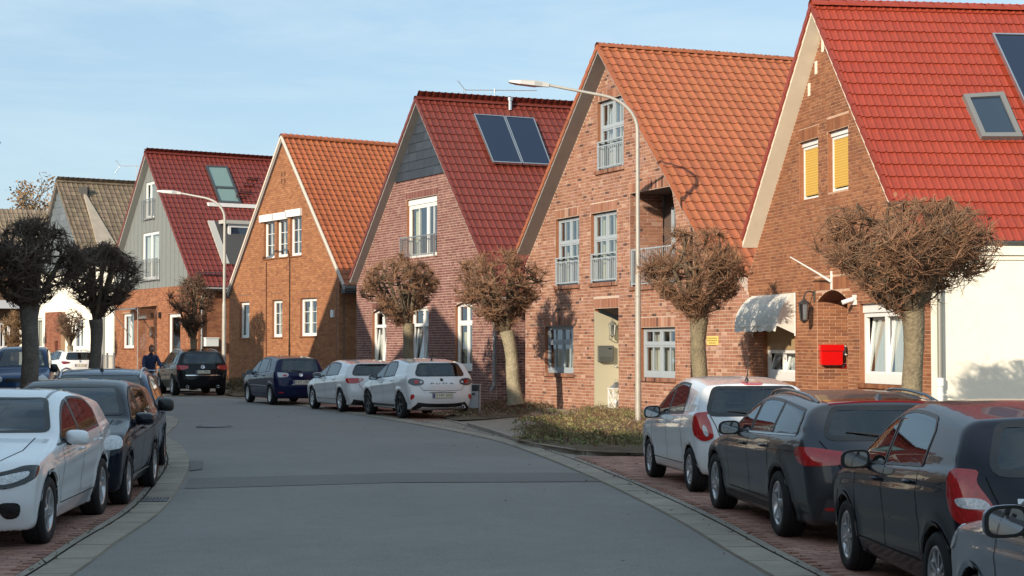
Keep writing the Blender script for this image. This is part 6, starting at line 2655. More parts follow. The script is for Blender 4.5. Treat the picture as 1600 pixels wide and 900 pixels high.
# 13 dark blue estate, third on the left
pos, dr = place((246, 748.7), (253.5, 729), 1.76, 2.6, heading=(.16, -.985))
Car(hatch(label='dark blue estate with silver roof rails, third in the left row', L=4.4, W=1.76, H=1.53, wb=2.6, fo=.86, R=.31, clear=.18, hz=.86, cx=.27, cz=1.04, wx=.44, wz=1.47, px=.62, rx=.95, rz=1.44, gx=.985, gz=1.0,
          belt=.98, beltr=.03, pos=pos, dir=dr, paint=P_steelblue, h=.03, rim=M_rim, win=[(.26, .48, None), (.495, .69, None), (.705, .88, (.90, .86))], doors=(.29, .49, .70), handles=(.455, .66), mirror_m=M_trim, mirx=.32, mirh=.095,
          rails=(.42, .92, .65, M_alu), aerial=(.5, 'mast'),
          patches=[('headlamp', 1, [('s', .10, .84), ('s', .07, .85), ('f', .64, .84), ('f', .46, .78), ('f', .46, .68), ('f', .64, .68), ('s', .08, .72)], M_clear_l, .010, (1, .7, 0)),
                   ('grille', 0, F_((-.40, .76), (.40, .76), (.40, .66), (-.40, .66)), M_trim, .006)], plate=('f', 0, .50, None)))

# 14 blue van at the left edge
Car(hatch(label='blue high-roofed van facing us behind the first dark tree at the left edge', L=4.4, W=1.79, H=1.82, wb=2.68, fo=.88, R=.32, clear=.20, hz=.94, cx=.245, cz=1.14, wx=.40, wz=1.74, px=.60, rx=.975, rz=1.74, gx=.99, gz=1.1, name='parked_van', cat='van',
          belt=1.08, beltr=.0, top=.80, pos=(-15.42, 53.6), dir=(.22, -.975), paint=P_vanblue, h=.038, win=[(.235, .45, None), (.47, .68, None)], rw=(1.15, 1.65, .6, .55), doors=(.27, .46, .69), handles=(.43, .5), mirror_m=M_trim, mirh=.13, mirx=.30,
          patches=[('headlamp', 1, [('s', .09, .93), ('s', .06, .93), ('f', .66, .93), ('f', .48, .84), ('f', .50, .72), ('f', .68, .72), ('s', .07, .76)], M_clear_l, .010, (1, .7, 0)),
                   ('grille', 0, F_((-.42, .82), (.42, .82), (.42, .70), (-.42, .70)), M_trim, .006),
                   ('front_bumper', 0, F_((-.70, .52), (.70, .52), (.70, .26), (-.70, .26)), M_trim, .006)], plate=('f', 0, .45, None)))
# ------------------------------------------------------------------ pollarded street trees
def bark(name, c):
    return mat(name, c, rough=.95, noise=(5, .3), noise2=(30, .3), bump=(22, 1.0, .03))


M_bark = bark('bark', (0.20, 0.165, 0.105))
M_bark_d = bark('bark_dark', (0.135, 0.118, 0.098))  # darker bark; on the two left trees it holds painted shade
M_limb = bark('limb_bark', (0.125, 0.095, 0.062))
M_twig = mat('twigs', (1, 1, 1), rough=.9, tint=True, noise=(3, .25))


def rdir(rnd):
    while True:
        v = Vector((rnd.uniform(-1, 1), rnd.uniform(-1, 1), rnd.uniform(-1, 1)))
        if .05 < v.length < 1:
            return v.normalized()


def pollard(label, base, h_trunk, r_trunk, c_off, rad, seed, lean=(0, 0), n_limb=8, n_twig=3600, tw_len=(.22, .5), tw_r=.006, bark_m=None, twig_c=(0.225, 0.122, 0.070),
            leaves=0, group='pollarded street trees', top_flat=0.0):
    """trunk, knuckled limbs and a clipped ball of fine bare shoots; rad=(x, y, z) of the crown, c_off = crown centre above the fork"""
    rnd = random.Random(seed)
    root = thing('street_tree', label, 'tree', base, 0, group)
    mb = MB()
    top = Vector((lean[0], lean[1], h_trunk))
    pts, rr = [], []
    for k in range(11):
        t = k / 10
        pts.append(Vector((lean[0] * t ** 1.3 + .025 * math.sin(t * 7 + seed), lean[1] * t ** 1.3 + .02 * math.sin(t * 5 + 2 * seed), h_trunk * t)))
        rr.append(r_trunk * (1.0 + .35 * (1 - t) ** 6 + .13 * max(0, t - .8) / .2 - .10 * t * (1 - max(0, t - .8) / .2)) * (1 + .03 * math.sin(k * 2.3 + seed)))
    pts[-1] = top
    mb.tube(pts, rr, 14)
    mb.build('trunk', bark_m or M_bark, root)
    C = top + Vector(c_off)
    lb = MB()
    nodes = []

    def inside(p):
        q = p - C
        if q.z < 0:                              # crown narrows towards the fork
            f = max(.3, 1 - .62 * (-q.z / rad[2]))
            q = Vector((q.x / f, q.y / f, q.z))
        az, zz = math.atan2(q.y, q.x), q.z / rad[2]
        k_ = 1 + .09 * math.sin(3 * az + seed) * math.cos(2.2 * zz + seed) + .07 * math.sin(5 * az + 2 * seed + 3 * zz)
        q = q / k_
        return (q.x / rad[0]) ** 2 + (q.y / rad[1]) ** 2 + (q.z / rad[2]) ** 2

    def limb(p0, p1, r0, r1, sag=.12):
        m1 = p0.lerp(p1, .5) + Vector((rnd.uniform(-.08, .08), rnd.uniform(-.08, .08), -sag * (p1 - p0).length))
        P, Rr = [], []
        for k in range(7):
            t = k / 6
            P.append(p0 * (1 - t) ** 2 + m1 * 2 * t * (1 - t) + p1 * t * t)
            Rr.append((r0 + (r1 - r0) * t) * (1 + .10 * math.sin(k * 2.9 + seed)))
        lb.tube(P, Rr, 7)
        return P

    for i in range(n_limb):
        a = 2 * math.pi * (i + rnd.uniform(-.3, .3)) / n_limb
        el = rnd.uniform(.02, .70) if i % 3 else rnd.uniform(.7, 1.3)
        d = Vector((math.cos(a) * math.cos(el), math.sin(a) * math.cos(el), math.sin(el)))
        k = rnd.uniform(.50, .66)
        p1 = C + Vector((d.x * rad[0], d.y * rad[1], d.z * rad[2])) * k
        r0 = r_trunk * rnd.uniform(.38, .52)
        P = limb(top - Vector((0, 0, .08)), p1, r0, r0 * .55)
        nodes.append((p1, r0 * .5, 1))
        for s_ in (P[3], P[4], P[5], p1, p1):
            for q in range(1 if rnd.random() < .25 else 2):
                for _ in range(20):
                    d2 = (s_ - C).normalized() * .8 + rdir(rnd) * .9
                    p2 = s_ + d2.normalized() * rnd.uniform(.22, .55) * rad[0]
                    if inside(p2) < .88:
                        break
                else:
                    continue
                limb(s_, p2, r0 * .42, r0 * .2, .04)
                nodes.append((p2, r0 * .25, 2))
                for q3 in range(2):
                    for _ in range(20):
                        p3 = p2 + ((p2 - C).normalized() * .5 + rdir(rnd)).normalized() * rnd.uniform(.14, .32) * rad[0]
                        if inside(p3) < .95:
                            break
                    else:
                        continue
                    limb(p2, p3, r0 * .18, r0 * .10, .02)
                    nodes.append((p3, .02, 3))
    for p, r, lv in nodes:                       # pruning knuckles
        if lv < 3:
            lb.lathe([(.0, -r * 1.3), (r * 1.2, -r * .5), (r * 1.3, r * .3), (.0, r * 1.2)], 7, M=Matrix.Translation(p))
    lb.build('limb', M_limb, root)
    # fine shoots
    V, Fq, Cc = [], [], []
    wts = [rnd.uniform(.15, 1.0) ** 1.5 * (1.3 if lv > 1 else .8) for p, r, lv in nodes]
    picks = rnd.choices(range(len(nodes)), wts, k=n_twig)
    for i in range(n_twig):
        p, r, lv = nodes[picks[i]]
        outw = (p - C)
        if outw.length > 1e-3:
            outw.normalize()
        d = (outw * rnd.uniform(.1, 1.0) + rdir(rnd) * .9 + Vector((0, 0, .28))).normalized()
        L = rnd.uniform(*tw_len)
        p0 = p + rdir(rnd) * r * .6
        bend = rdir(rnd) * L * .18
        p1 = p0 + d * L * .5 + bend
        p2 = p0 + d * L + bend * .5
        e = inside(p2)
        if top_flat and p2.z > C.z + rad[2] * top_flat:
            p2.z = C.z + rad[2] * top_flat + rnd.uniform(-.05, .08)
        if e > 1.0:                              # clipped roughly to shape
            f = 1.0 / math.sqrt(e) * (.97 + .13 * math.sin(p2.x * 5 + seed) * math.sin(p2.y * 4) + rnd.uniform(-.09, .09))
            p2 = C + (p2 - C) * f
            p1 = p0.lerp(p2, .5) + bend * .4
        t = (p2 - p0).normalized()
        a = t.cross(Vector((.3, .5, .8))).normalized()
        b = t.cross(a)
        n0 = len(V)
        rw = tw_r * rnd.uniform(.7, 1.3)
        for (q, w) in ((p0, rw * 1.3), (p1, rw), (p2, rw * .45)):
            for k in range(3):
                an = 2.094 * k
                V.append(q + a * math.cos(an) * w + b * math.sin(an) * w)
        for ly in (0, 3):
            for k in range(3):
                Fq.append([n0 + ly + k, n0 + ly + (k + 1) % 3, n0 + ly + 3 + (k + 1) % 3, n0 + ly + 3 + k])
        g = rnd.uniform(.55, 1.35)
        Cc.extend([(twig_c[0] * g, twig_c[1] * g, twig_c[2] * g)] * 6)
    for i in range(leaves):                      # a few dry leaves still hanging
        p, r, lv = nodes[rnd.randrange(len(nodes))]
        p = p + rdir(rnd) * .22
        a, b = rdir(rnd) * .045, rdir(rnd) * .035
        n0 = len(V)
        V += [p - a, p + b, p + a, p - b]
        Fq.append([n0, n0 + 1, n0 + 2, n0 + 3])
        g = rnd.uniform(.7, 1.3)
        Cc.append((.22 * g, .10 * g, .055 * g))
    mb = MB()
    mb.v, mb.f = [tuple(v) for v in V], Fq
    mb.m, mb.c, mb.sm = [0] * len(Fq), Cc, [False] * len(Fq)
    mb.build('crown', M_twig, root, tint=True)
    return root


def tree_at(px, Y, rise=0.0):
    v = at_depth(px, 543, Y)
    return Vector((v.x, v.y, G(v.x, v.y) + rise))


TWIG_SHADE = (0.115, 0.085, 0.065)  # shade of the left-hand houses put into the twig colour
# near right tree, wide flat crown
pollard('large pollarded tree with wide flat crown before the nearest house', tree_at(1426, 24.0, .06), 2.32, .150, (-.04, 0, .76), (1.30, 1.24, .92), 71, lean=(.0, .0), n_limb=12, n_twig=7500,
        tw_len=(.18, .46), tw_r=.0042, leaves=160, top_flat=.78)
pollard('pollarded tree behind the small white hatchback at the head of the right row', tree_at(1093, 34.0, .08), 2.35, .165, (-.06, 0, .85), (1.12, 1.1, 1.0), 62, n_limb=8, n_twig=5200, tw_r=.0052, tw_len=(.18, .42), leaves=120)
pollard('pale-barked leaning pollarded tree on the planted strip beside the litter bin', tree_at(806, 45.2, .28), 1.95, .18, (-.18, 0, 1.10), (1.24, 1.2, 1.16), 53, lean=(-.24, 0), n_limb=10, n_twig=4600, tw_r=.0070, tw_len=(.16, .38), leaves=90, bark_m=bark('bark_pale', (.30, .26, .175)))
pollard('pollarded tree behind the white crossover', tree_at(641, 47.2, .10), 2.35, .155, (-.28, 0, .92), (1.12, 1.1, 1.0), 44, lean=(-.05, 0), n_limb=9, n_twig=3600, tw_r=.0070, tw_len=(.16, .38), leaves=60)
pollard('small pollarded tree standing behind the black off-roader', tree_at(303, 66.0, .10), 2.0, .13, (-.10, 0, 1.25), (.95, .95, 1.22), 35, n_limb=7, n_twig=2000, tw_r=.009, twig_c=(.13, .075, .048), leaves=80)
pollard('thick dark pollarded tree at the left edge behind the black hatchback', tree_at(46, 33.0, .05), 2.62, .172, (-.06, 0, .74), (1.02, 1.0, .98), 16, n_limb=10, n_twig=4000, tw_r=.0068, bark_m=M_bark_d, twig_c=TWIG_SHADE, tw_len=(.2, .42))
pollard('second dark pollarded tree from the left, behind the dark blue estate', tree_at(149, 41.5, .05), 2.45, .150, (.14, 0, .92), (1.0, 1.0, .92), 27, n_limb=10, n_twig=3800, tw_r=.0075, bark_m=M_bark_d, twig_c=TWIG_SHADE, tw_len=(.2, .42))
pollard('thin young tree in front of the white house', tree_at(109, 84, .1), 1.7, .14, (.0, 0, 1.0), (.85, .85, .85), 8, n_limb=6, n_twig=900, tw_r=.011, twig_c=(.14, .08, .05))
pollard('bare wall shrub at the corner of the farthest house', tree_at(20, 96, .1), 1.1, .10, (.0, 0, 1.3), (.75, .75, 1.3), 9, n_limb=7, n_twig=1500, tw_r=.013, twig_c=(.20, .12, .06))


def big_tree(label, base, h, spread, seed):
    """tall unpruned tree far behind the roofs, thin coppery spring growth"""
    rnd = random.Random(seed)
    root = thing('tree', label, 'tree', base)
    lb = MB()
    tips = []

    def grow(p, d, L, r, lv):
        q = p + d * L
        lb.tube([p, p.lerp(q, .5) + rdir(rnd) * L * .05, q], [r, r * .85, r * .65], 6)
        if lv == 0:
            tips.append((q, d))
            return
        for k in range(3):
            nd = (d + rdir(rnd) * .62 + Vector((0, 0, .12))).normalized()
            grow(q, nd, L * rnd.uniform(.62, .82), r * .6, lv - 1)
        if lv < 4:
            tips.append((q, d))
    lb2 = MB()
    lb2.tube([(0, 0, 0), (0, 0, h * .3)], [.35, .28], 10)
    lb2.build('trunk', M_bark_d, root)
    for k in range(4):
        a = k * 1.57 + rnd.uniform(-.4, .4)
        grow(Vector((0, 0, h * .28)), Vector((math.cos(a) * spread, math.sin(a) * spread, 1)).normalized(), h * .21, .16, 4)
    lb.build('limb', M_bark_d, root)
    mb = MB()
    for p, d in tips:
        for _ in range(8):
            c = p + rdir(rnd) * .55
            e = rdir(rnd) * .13
            f = rdir(rnd) * .09
            g = rnd.uniform(.6, 1.3)
            mb.face([c - e, c + f, c + e, c - f], 0, (.25 * g, .15 * g, .07 * g))
    mb.build('crown', M_twig, root, tint=True)


v = at_depth(8, 543, 128)
big_tree('tall coppery budding tree rising behind the farthest roofs at left', Vector((v.x - 1.5, v.y, 0)), 16.5, .55, 3)

# ------------------------------------------------------------------ low cover on the planted strips, weeds, litter
def cover(name, pts_px, n, hmax, cols, seed, leaf=.03, soil=True, hh=.0, stems=True):
    rnd = random.Random(seed)
    P = [ground(*p, h=.05) for p in pts_px]
    c2 = [(p.x, p.y) for p in P]
    cx, cy = sum(p[0] for p in c2) / len(c2), sum(p[1] for p in c2) / len(c2)
    if soil:
        mb = MB()
        rows = []
        for k in range(6):
            t = k / 5
            rows.append([Vector((cx + (x - cx) * (1 - t * .98), cy + (y - cy) * (1 - t * .98), G(x, y) + .055 + hh + .10 * (1 - (1 - t) ** 2) + rnd.uniform(-.015, .015) * (t > 0))) for x, y in c2])
        mb.grid(rows, close=True)
        o = mb.build('planting_bed', M_soil)
        o['kind'] = 'structure'
    xs = [p[0] for p in c2]
    ys = [p[1] for p in c2]
    clumps = []
    while len(clumps) < max(10, n // 130):
        x, y = rnd.uniform(min(xs), max(xs)), rnd.uniform(min(ys), max(ys))
        if any(a <= x <= b for a, b in scan(c2, y)):
            clumps.append((x, y, rnd.uniform(.25, .65), rnd.uniform(.45, 1.0), rnd.choice(cols)))
    V, Fq, Cc = [], [], []
    for i in range(n):
        x0, y0, rc, hc, col = clumps[rnd.randrange(len(clumps))]
        a = rnd.uniform(0, 6.28)
        d = rc * math.sqrt(rnd.random())
        x, y = x0 + d * math.cos(a), y0 + d * math.sin(a)
        top = hmax * hc * (1 - (d / rc) ** 2 * .8)
        z = G(x, y) + .06 + hh + .08 + top * rnd.random() ** .7
        c = Vector((x, y, z))
        n0 = len(V)
        g = rnd.uniform(.6, 1.4)
        if stems and i % 3 == 0:
            e = (rdir(rnd) + Vector((0, 0, .35))).normalized() * rnd.uniform(.10, .26)
            w = e.cross(rdir(rnd)).normalized() * .004
            V += [c - w, c + w, c + e + w * .4, c + e - w * .4]
            Cc.append((.15 * g, .085 * g, .05 * g))
        else:
            e, f = rdir(rnd) * leaf * rnd.uniform(.7, 1.5), rdir(rnd) * leaf * .7
            V += [c - e, c + f, c + e, c - f]
            Cc.append(tuple(q * g for q in col))
        Fq.append([n0, n0 + 1, n0 + 2, n0 + 3])
    mb = MB()
    mb.v, mb.f = [tuple(v) for v in V], Fq
    mb.m, mb.c, mb.sm = [0] * len(Fq), Cc, [False] * len(Fq)
    o = mb.build(name, M_twig, None, tint=True)
    o['kind'] = 'stuff'
    o['label'] = 'low straggly shrubs and dry litter on the planted strip'
    return o


GRN = [(.16, .17, .06), (.22, .21, .075), (.21, .17, .08), (.25, .19, .09), (.14, .16, .05)]
DRY = [(.17, .12, .075), (.15, .11, .065), (.20, .14, .09), (.14, .13, .065)]
cover('ground_cover', [(806, 690), (828, 668), (870, 652), (940, 646), (1010, 648), (1040, 668), (1030, 706), (1003, 711), (950, 710), (900, 707), (850, 699)], 13000, .20, GRN, 3, hh=.03)
cover('ground_cover', [(690, 652), (735, 640), (790, 634), (850, 634), (858, 642), (830, 650), (760, 655), (712, 657)], 7000, .17, DRY, 4)
cover('ground_cover', [(352, 606), (372, 603), (395, 606), (398, 617), (372, 620), (354, 616)], 2500, .5, [(.10, .10, .045), (.12, .10, .055)], 5, leaf=.045)
cover('ground_cover', [(165, 604), (180, 590), (222, 590), (226, 604)], 1800, .35, [(.12, .11, .05)], 6, leaf=.05)
# weeds along the left gutter
rnd = random.Random(12)
V, Fq, Cc = [], [], []
def blade(c, s, col):
    e = (rdir(rnd) + Vector((0, 0, .9))).normalized() * s
    w = rdir(rnd) * s * .12
    n0 = len(V)
    V.extend([c - w, c + w, c + e])
    Fq.append([n0, n0 + 1, n0 + 2])
    g = rnd.uniform(.6, 1.3)
    Cc.append(tuple(x * g for x in col))
for i in range(iL0, iL1 - 1):
    dens = 4 if LE[i].y < 30 else 30
    if 34.5 < LE[i].y < 40:
        dens = 160
    for _ in range(dens):
        t = rnd.random()
        p = LE[i].lerp(LE[i + 1], t) + NL[i] * (.35 + rnd.uniform(-.03, .05 if dens < 100 else .5))
        blade(gp(p, .02), rnd.uniform(.03, .08) * (2.6 if dens > 100 else 1), rnd.choice([(.10, .10, .04), (.10, .075, .04)]))
for i in range(iR0, iR1 - 1):
    for _ in range(5):
        p = RE[i].lerp(RE[i + 1], rnd.random()) + NR[i] * (.37 + rnd.uniform(-.03, .03))
        blade(gp(p, .015), rnd.uniform(.02, .05), (.09, .08, .04))
mb = MB()
mb.v, mb.f = [tuple(v) for v in V], Fq
mb.m, mb.c, mb.sm = [0] * len(Fq), Cc, [False] * len(Fq)
o = mb.build('weeds', M_twig, None, tint=True)
o['kind'] = 'stuff'
# fallen leaves and crumbs in gutters and on the pavers
V, Fq, Cc = [], [], []
for L, N, a, b, lo, hi, m_ in ((LE, NL, iL0, iL1, .25, 1.0, 6), (RE, NR, iR0, iR1, .25, .6, 6), (RE, NR, iR0, iR_b, .7, 3.4, 5), (RE, NR, iR0, iR1, -2.5, .3, 1)):
    for i in range(a, b - 1):
        for _ in range(m_):
            p = L[i].lerp(L[i + 1], rnd.random()) + N[i] * rnd.uniform(lo, hi)
            c = gp(p, .034 + (.012 if lo < 0 else 0))
            s = rnd.uniform(.010, .035)
            e, f = rdir(rnd) * s, rdir(rnd) * s * .7
            e.z *= .3
            f.z *= .3
            n0 = len(V)
            V += [c - e, c + f, c + e, c - f]
            Fq.append([n0, n0 + 1, n0 + 2, n0 + 3])
            g = rnd.uniform(.4, 1.2)
            Cc.append((.14 * g, .085 * g, .045 * g))
mb = MB()
mb.v, mb.f = [tuple(v) for v in V], Fq
mb.m, mb.c, mb.sm = [0] * len(Fq), Cc, [False] * len(Fq)
o = mb.build('leaf_litter', M_twig, None, tint=True)
o['kind'] = 'stuff'
# raised kerb round the planted bed
M_kerb = mat('kerb_concrete', (0.30, 0.26, 0.21), rough=.9, noise=(5, .2), bump=(60, .3))
ks = [ground(*p) for p in ((700, 657), (765, 676), (830, 698), (870, 705), (905, 711), (955, 714), (1003, 712.5), (1040, 708))]
ks = resample(smooth_line(ks), .8)
kn = normals(ks)
kp = bpy.data.objects.new('kerb', None)
COL.objects.link(kp)
kp['kind'] = 'structure'
for i in range(len(ks) - 1):
    a, b = ks[i], ks[i + 1]
    t = (b - a).normalized()
    n_ = Vector((t.y, -t.x))
    hgt = .09 if 3 < i else .035
    m2 = MB()
    a2, b2 = a + t * .006, b - t * .006
    m2.hexa([gp(a2 - n_ * .06, -.03), gp(b2 - n_ * .06, -.03), gp(b2 + n_ * .06, -.03), gp(a2 + n_ * .06, -.03), gp(a2 - n_ * .05, hgt), gp(b2 - n_ * .05, hgt), gp(b2 + n_ * .06, hgt), gp(a2 + n_ * .06, hgt)])
    m2.build('kerb_stone', M_kerb, kp)

# ------------------------------------------------------------------ street furniture
M_lamp = mat('lamp_post_paint', (0.42, 0.40, 0.355), rough=.5, metal=.2, noise=(6, .1))
M_lamp_h = mat('lamp_head_paint', (0.52, 0.52, 0.50), rough=.4, metal=.2)


def street_lamp(label, base, H, arm, adir, rp=.09, head=.85):
    t = thing('street_lamp', label, 'street lamp', base, 0, 'street lamps')
    mb = MB()
    mb.tube([(0, 0, 0), (0, 0, H * .42)], [rp, rp * .92], 14)
    mb.tube([(0, 0, H * .42), (0, 0, H * .44)], [rp * .92, rp * .7], 14, caps=False)
    P = [(0, 0, H * .44)]
    Rr = [rp * .70]
    ad = Vector((adir[0], adir[1], 0)).normalized()
    rb = 1.0
    P.append((0, 0, H - 1.25))
    Rr.append(rp * .62)
    for k in range(1, 9):
        a = math.pi / 2 * k / 8 * .86
        P.append(tuple(ad * (rb * (1 - math.cos(a))) + Vector((0, 0, H - 1.25 + rb * math.sin(a) * .82))))
        Rr.append(rp * (.60 - .012 * k))
    e = Vector(P[-1])
    P.append(tuple(e + ad * (arm - 1) + Vector((0, 0, (arm - 1) * .20))))
    Rr.append(rp * .42)
    mb.tube(P, Rr, 12)
    mb.lathe([(rp * .95, H * .36), (rp * 1.02, H * .362), (rp * 1.02, H * .364)], 14)
    mb.build('post', M_lamp, t)
    # luminaire
    hb = MB()
    c = Vector(P[-1])
    dn = (ad + Vector((0, 0, .10))).normalized()
    sx = Vector((-ad.y, ad.x, 0))
    up = dn.cross(sx) * -1
    if up.z < 0:
        up = -up
    rows = []
    for (x, w, hi, lo) in ((-.05, .045, .045, -.045), (.10, .06, .06, -.05), (.28, .13, .075, -.055), (.60, .145, .06, -.05), (head, .12, .02, -.03), (head + .03, .06, .0, -.015)):
        rows.append([c + dn * x + sx * w + up * lo, c + dn * x + sx * w + up * (hi * .5), c + dn * x + sx * w * .5 + up * hi, c + dn * x - sx * w * .5 + up * hi, c + dn * x - sx * w + up * (hi * .5), c + dn * x - sx * w + up * lo])
    hb.grid(rows, smooth=False, close=True)
    hb.face(rows[0])
    hb.face(list(reversed(rows[-1])))
    hd = hb.build('lamp_head', M_lamp_h, t)
    g = MB()
    g.hexa([c + dn * .26 + sx * .11 - up * .066, c + dn * .26 - sx * .11 - up * .066, c + dn * (head - .1) - sx * .10 - up * .052, c + dn * (head - .1) + sx * .10 - up * .052,
            c + dn * .26 + sx * .11 - up * .045, c + dn * .26 - sx * .11 - up * .045, c + dn * (head - .1) - sx * .10 - up * .03, c + dn * (head - .1) + sx * .10 - up * .03])
    g.build('lamp_glass', M_smoke_l, hd)
    return t


b = at_depth(997, 543, 38.0)
street_lamp('tall curved street lamp in front of the rustic brick house', Vector((b.x, b.y, G(b.x, b.y) + .14)), 7.8, 2.25, (-1, .05), rp=.070)
b = at_depth(350, 543, 63.5)
street_lamp('far street lamp beside the black off-roader', Vector((b.x, b.y, G(b.x, b.y) + .08)), 7.75, 1.95, (-1, .1), rp=.085)
b = at_depth(-95, 543, 45)  # added lamp in place of a likely roof eave
street_lamp('street lamp standing in for a dark roof-eave tip at the left edge', Vector((b.x, b.y, G(b.x, b.y) + .05)), 7.6, 1.0, (1, 0), rp=.085, head=.75)

# litter bin on two legs
b = ground(737, 649)
b = at_depth(741, 649, 43.0)
bx = Vector((b.x, b.y, G(b.x, b.y) + .06))
t = thing('litter_bin', 'grey metal litter bin on two posts beside the white crossover', 'litter bin', bx, R(-18))
t.scale = (.64, .7, .92)
M_bin = mat('bin_grey', (0.36, 0.38, 0.40), rough=.45, metal=.3)
mb = MB()
mb.box(-.20, .20, -.15, .15, .24, .70, M=None)
mb.build('bin_body', M_bin, t)
mb = MB()
mb.box(-.205, .205, -.155, .155, .72, .87)
mb.box(-.205, .205, -.155, .155, .702, .715)
mb.build('bin_hood', mat('bin_dark', (0.03, 0.032, 0.035), rough=.5), t)
mb = MB()
mb.box(-.09, .09, -.156, -.15, .60, .65)
mb.build('ash_slot', M_trim, t)
mb = MB()
mb.box(-.20, .20, -.158, -.151, .575, .579)
mb.build('door_seam', M_seam, t)
for x in (-.235, .235):
    mb = MB()
    mb.box(x - .025, x + .025, -.03, .03, 0, .90)
    mb.build('post', M_bin, t)
mb = MB()
mb.box(-.24, .24, -.16, .16, .872, .895)
mb.build('lid', M_bin, t)

# things at the rustic house's door
jO = jl.P
mb = MB()
uu0, zz0 = jl.uz(936, 565, .1)
uu1, zz1 = jl.uz(958.5, 540, .1)
wbox(mb, jl, uu0, uu1, zz0, zz1, .006, .12)
t = thing('mailbox', 'flat grey mailbox on the pale porch wall', 'mailbox', jl.P(uu0, zz0, .006))
o = mb.build('box', mat('mailbox_grey', (0.12, 0.13, 0.12), rough=.4, metal=.3), t, t.location)
mb = MB()
wbox(mb, jl, uu0 + .02, uu1 - .02, zz0 + (zz1 - zz0) * .28, zz1 - .02, .121, .128)
mb.build('flap', mat('mailbox_grey2', (0.16, 0.17, 0.16), rough=.35, metal=.3), t, t.location)
mb = MB()
wbox(mb, jl, uu1 - .16, uu1 - .06, zz1 - .10, zz1 - .06, .129, .132)
mb.build('name_plate', M_chrome, t, t.location)


def wall_lantern(label, c, out, m, s=1.0, up_arm=True):
    """lantern on a scrolled bracket; c = lantern centre, out = unit vector away from the wall"""
    t = thing('wall_lantern', label, 'wall lantern', c)
    M = Matrix.Scale(s, 4)
    mb = MB()
    mb.lathe([(.0, .26), (.012, .24), (.02, .2), (.10, .13), (.105, .12), (.085, .12)], 6, M=M, smooth=False)
    mb.lathe([(.06, -.15), (.065, -.13), (.03, -.17), (.0, -.19)], 6, M=M, smooth=False)
    for k in range(6):
        a = 2 * math.pi * k / 6
        mb.tube([M @ Vector((.085 * math.cos(a), .085 * math.sin(a), .12)), M @ Vector((.062 * math.cos(a), .062 * math.sin(a), -.13))], .008 * s, 5)
    mb.build('lantern_frame', m, t)
    g = MB()
    g.lathe([(.082, .115), (.060, -.125)], 6, M=M, smooth=False)
    g.build('lantern_glass', glass_mat('lantern_glass', trans=.45), t)
    br = MB()
    o = Vector(out).normalized()
    z0 = -.16 if up_arm else .24
    P = []
    for k in range(13):
        a = math.pi * k / 12
        P.append(-o * (.09 * (1 - math.cos(a))) * s + Vector((0, 0, (z0 - .07 * math.sin(a)) * s if up_arm else (z0 + .09 * math.sin(a)) * s)))
    br.tube(P, .011 * s, 7)
    e = P[-1]
    br.tube([e + Vector((0, 0, -.08)) * s, e + Vector((0, 0, .10)) * s], .02 * s, 8)
    br.build('bracket', m, t)
    return t


u, z = jl.uz(956, 515, .16)
wall_lantern('small grey lantern on the pale porch wall over the mailbox', jl.P(u, z, .19), jl.n, mat('lantern_grey', (.25, .25, .22), rough=.5, metal=.4), 1.15)
mb = MB()
u, z = jl.uz(961, 572, .0)
mb.lathe([(.03, 0), (.035, .03), (.02, .06), (0, .062)], 12, M=Matrix.Translation(jl.P(u, z, .005)) @ jl.n.to_track_quat('Z', 'Y').to_matrix().to_4x4())
o = mb.build('door_bell', M_chrome)
tag(o, 'small round bell knob on the pale porch wall under the mailbox', 'door bell')
# white floor lantern with crossed sides
c = w5.P(d1 - .30, .335, -.08)
t = thing('floor_lantern', 'white wooden lantern with crossed sides standing on the door step', 'lantern', c, math.atan2(H5.ev.y, H5.ev.x))
mb = MB()
hw_, hh_ = .15, .52
for sx in (-1, 1):
    for sy in (-1, 1):
        mb.box(sx * hw_ - .018, sx * hw_ + .018, sy * hw_ - .018, sy * hw_ + .018, 0, hh_)
for z in (.03, hh_):
    mb.box(-hw_ - .03, hw_ + .03, -hw_ - .03, hw_ + .03, z - .03, z)
for ax in (0, 1):
    for s_ in (-1, 1):
        for dg in (-1, 1):
            p = [(-hw_ * dg, .05), (hw_ * dg, hh_ - .05)]
            q = [Vector((a, s_ * hw_, b_)) if ax == 0 else Vector((s_ * hw_, a, b_)) for a, b_ in p]
            mb.tube(q, .011, 4)
mb.build('lantern_body', M_white, t)
mb = MB()
mb.lathe([(.19, hh_), (.10, hh_ + .08), (.07, hh_ + .09), (.07, hh_ + .13), (.0, hh_ + .16)], 4, M=Matrix.Rotation(math.pi / 4, 4, 'Z'), smooth=False)
tp = MB()
mb.tube([(-.05, 0, hh_ + .14), (-.03, 0, hh_ + .22), (.03, 0, hh_ + .22), (.05, 0, hh_ + .14)], .006, 5)
mb.build('lantern_roof', mat('lantern_zinc', (.3, .3, .3), rough=.5, metal=.6), t)
mb = MB()
mb.lathe([(.05, .03), (.05, .22), (.0, .225)], 12)
mb.build('candle', M_curtain, t)
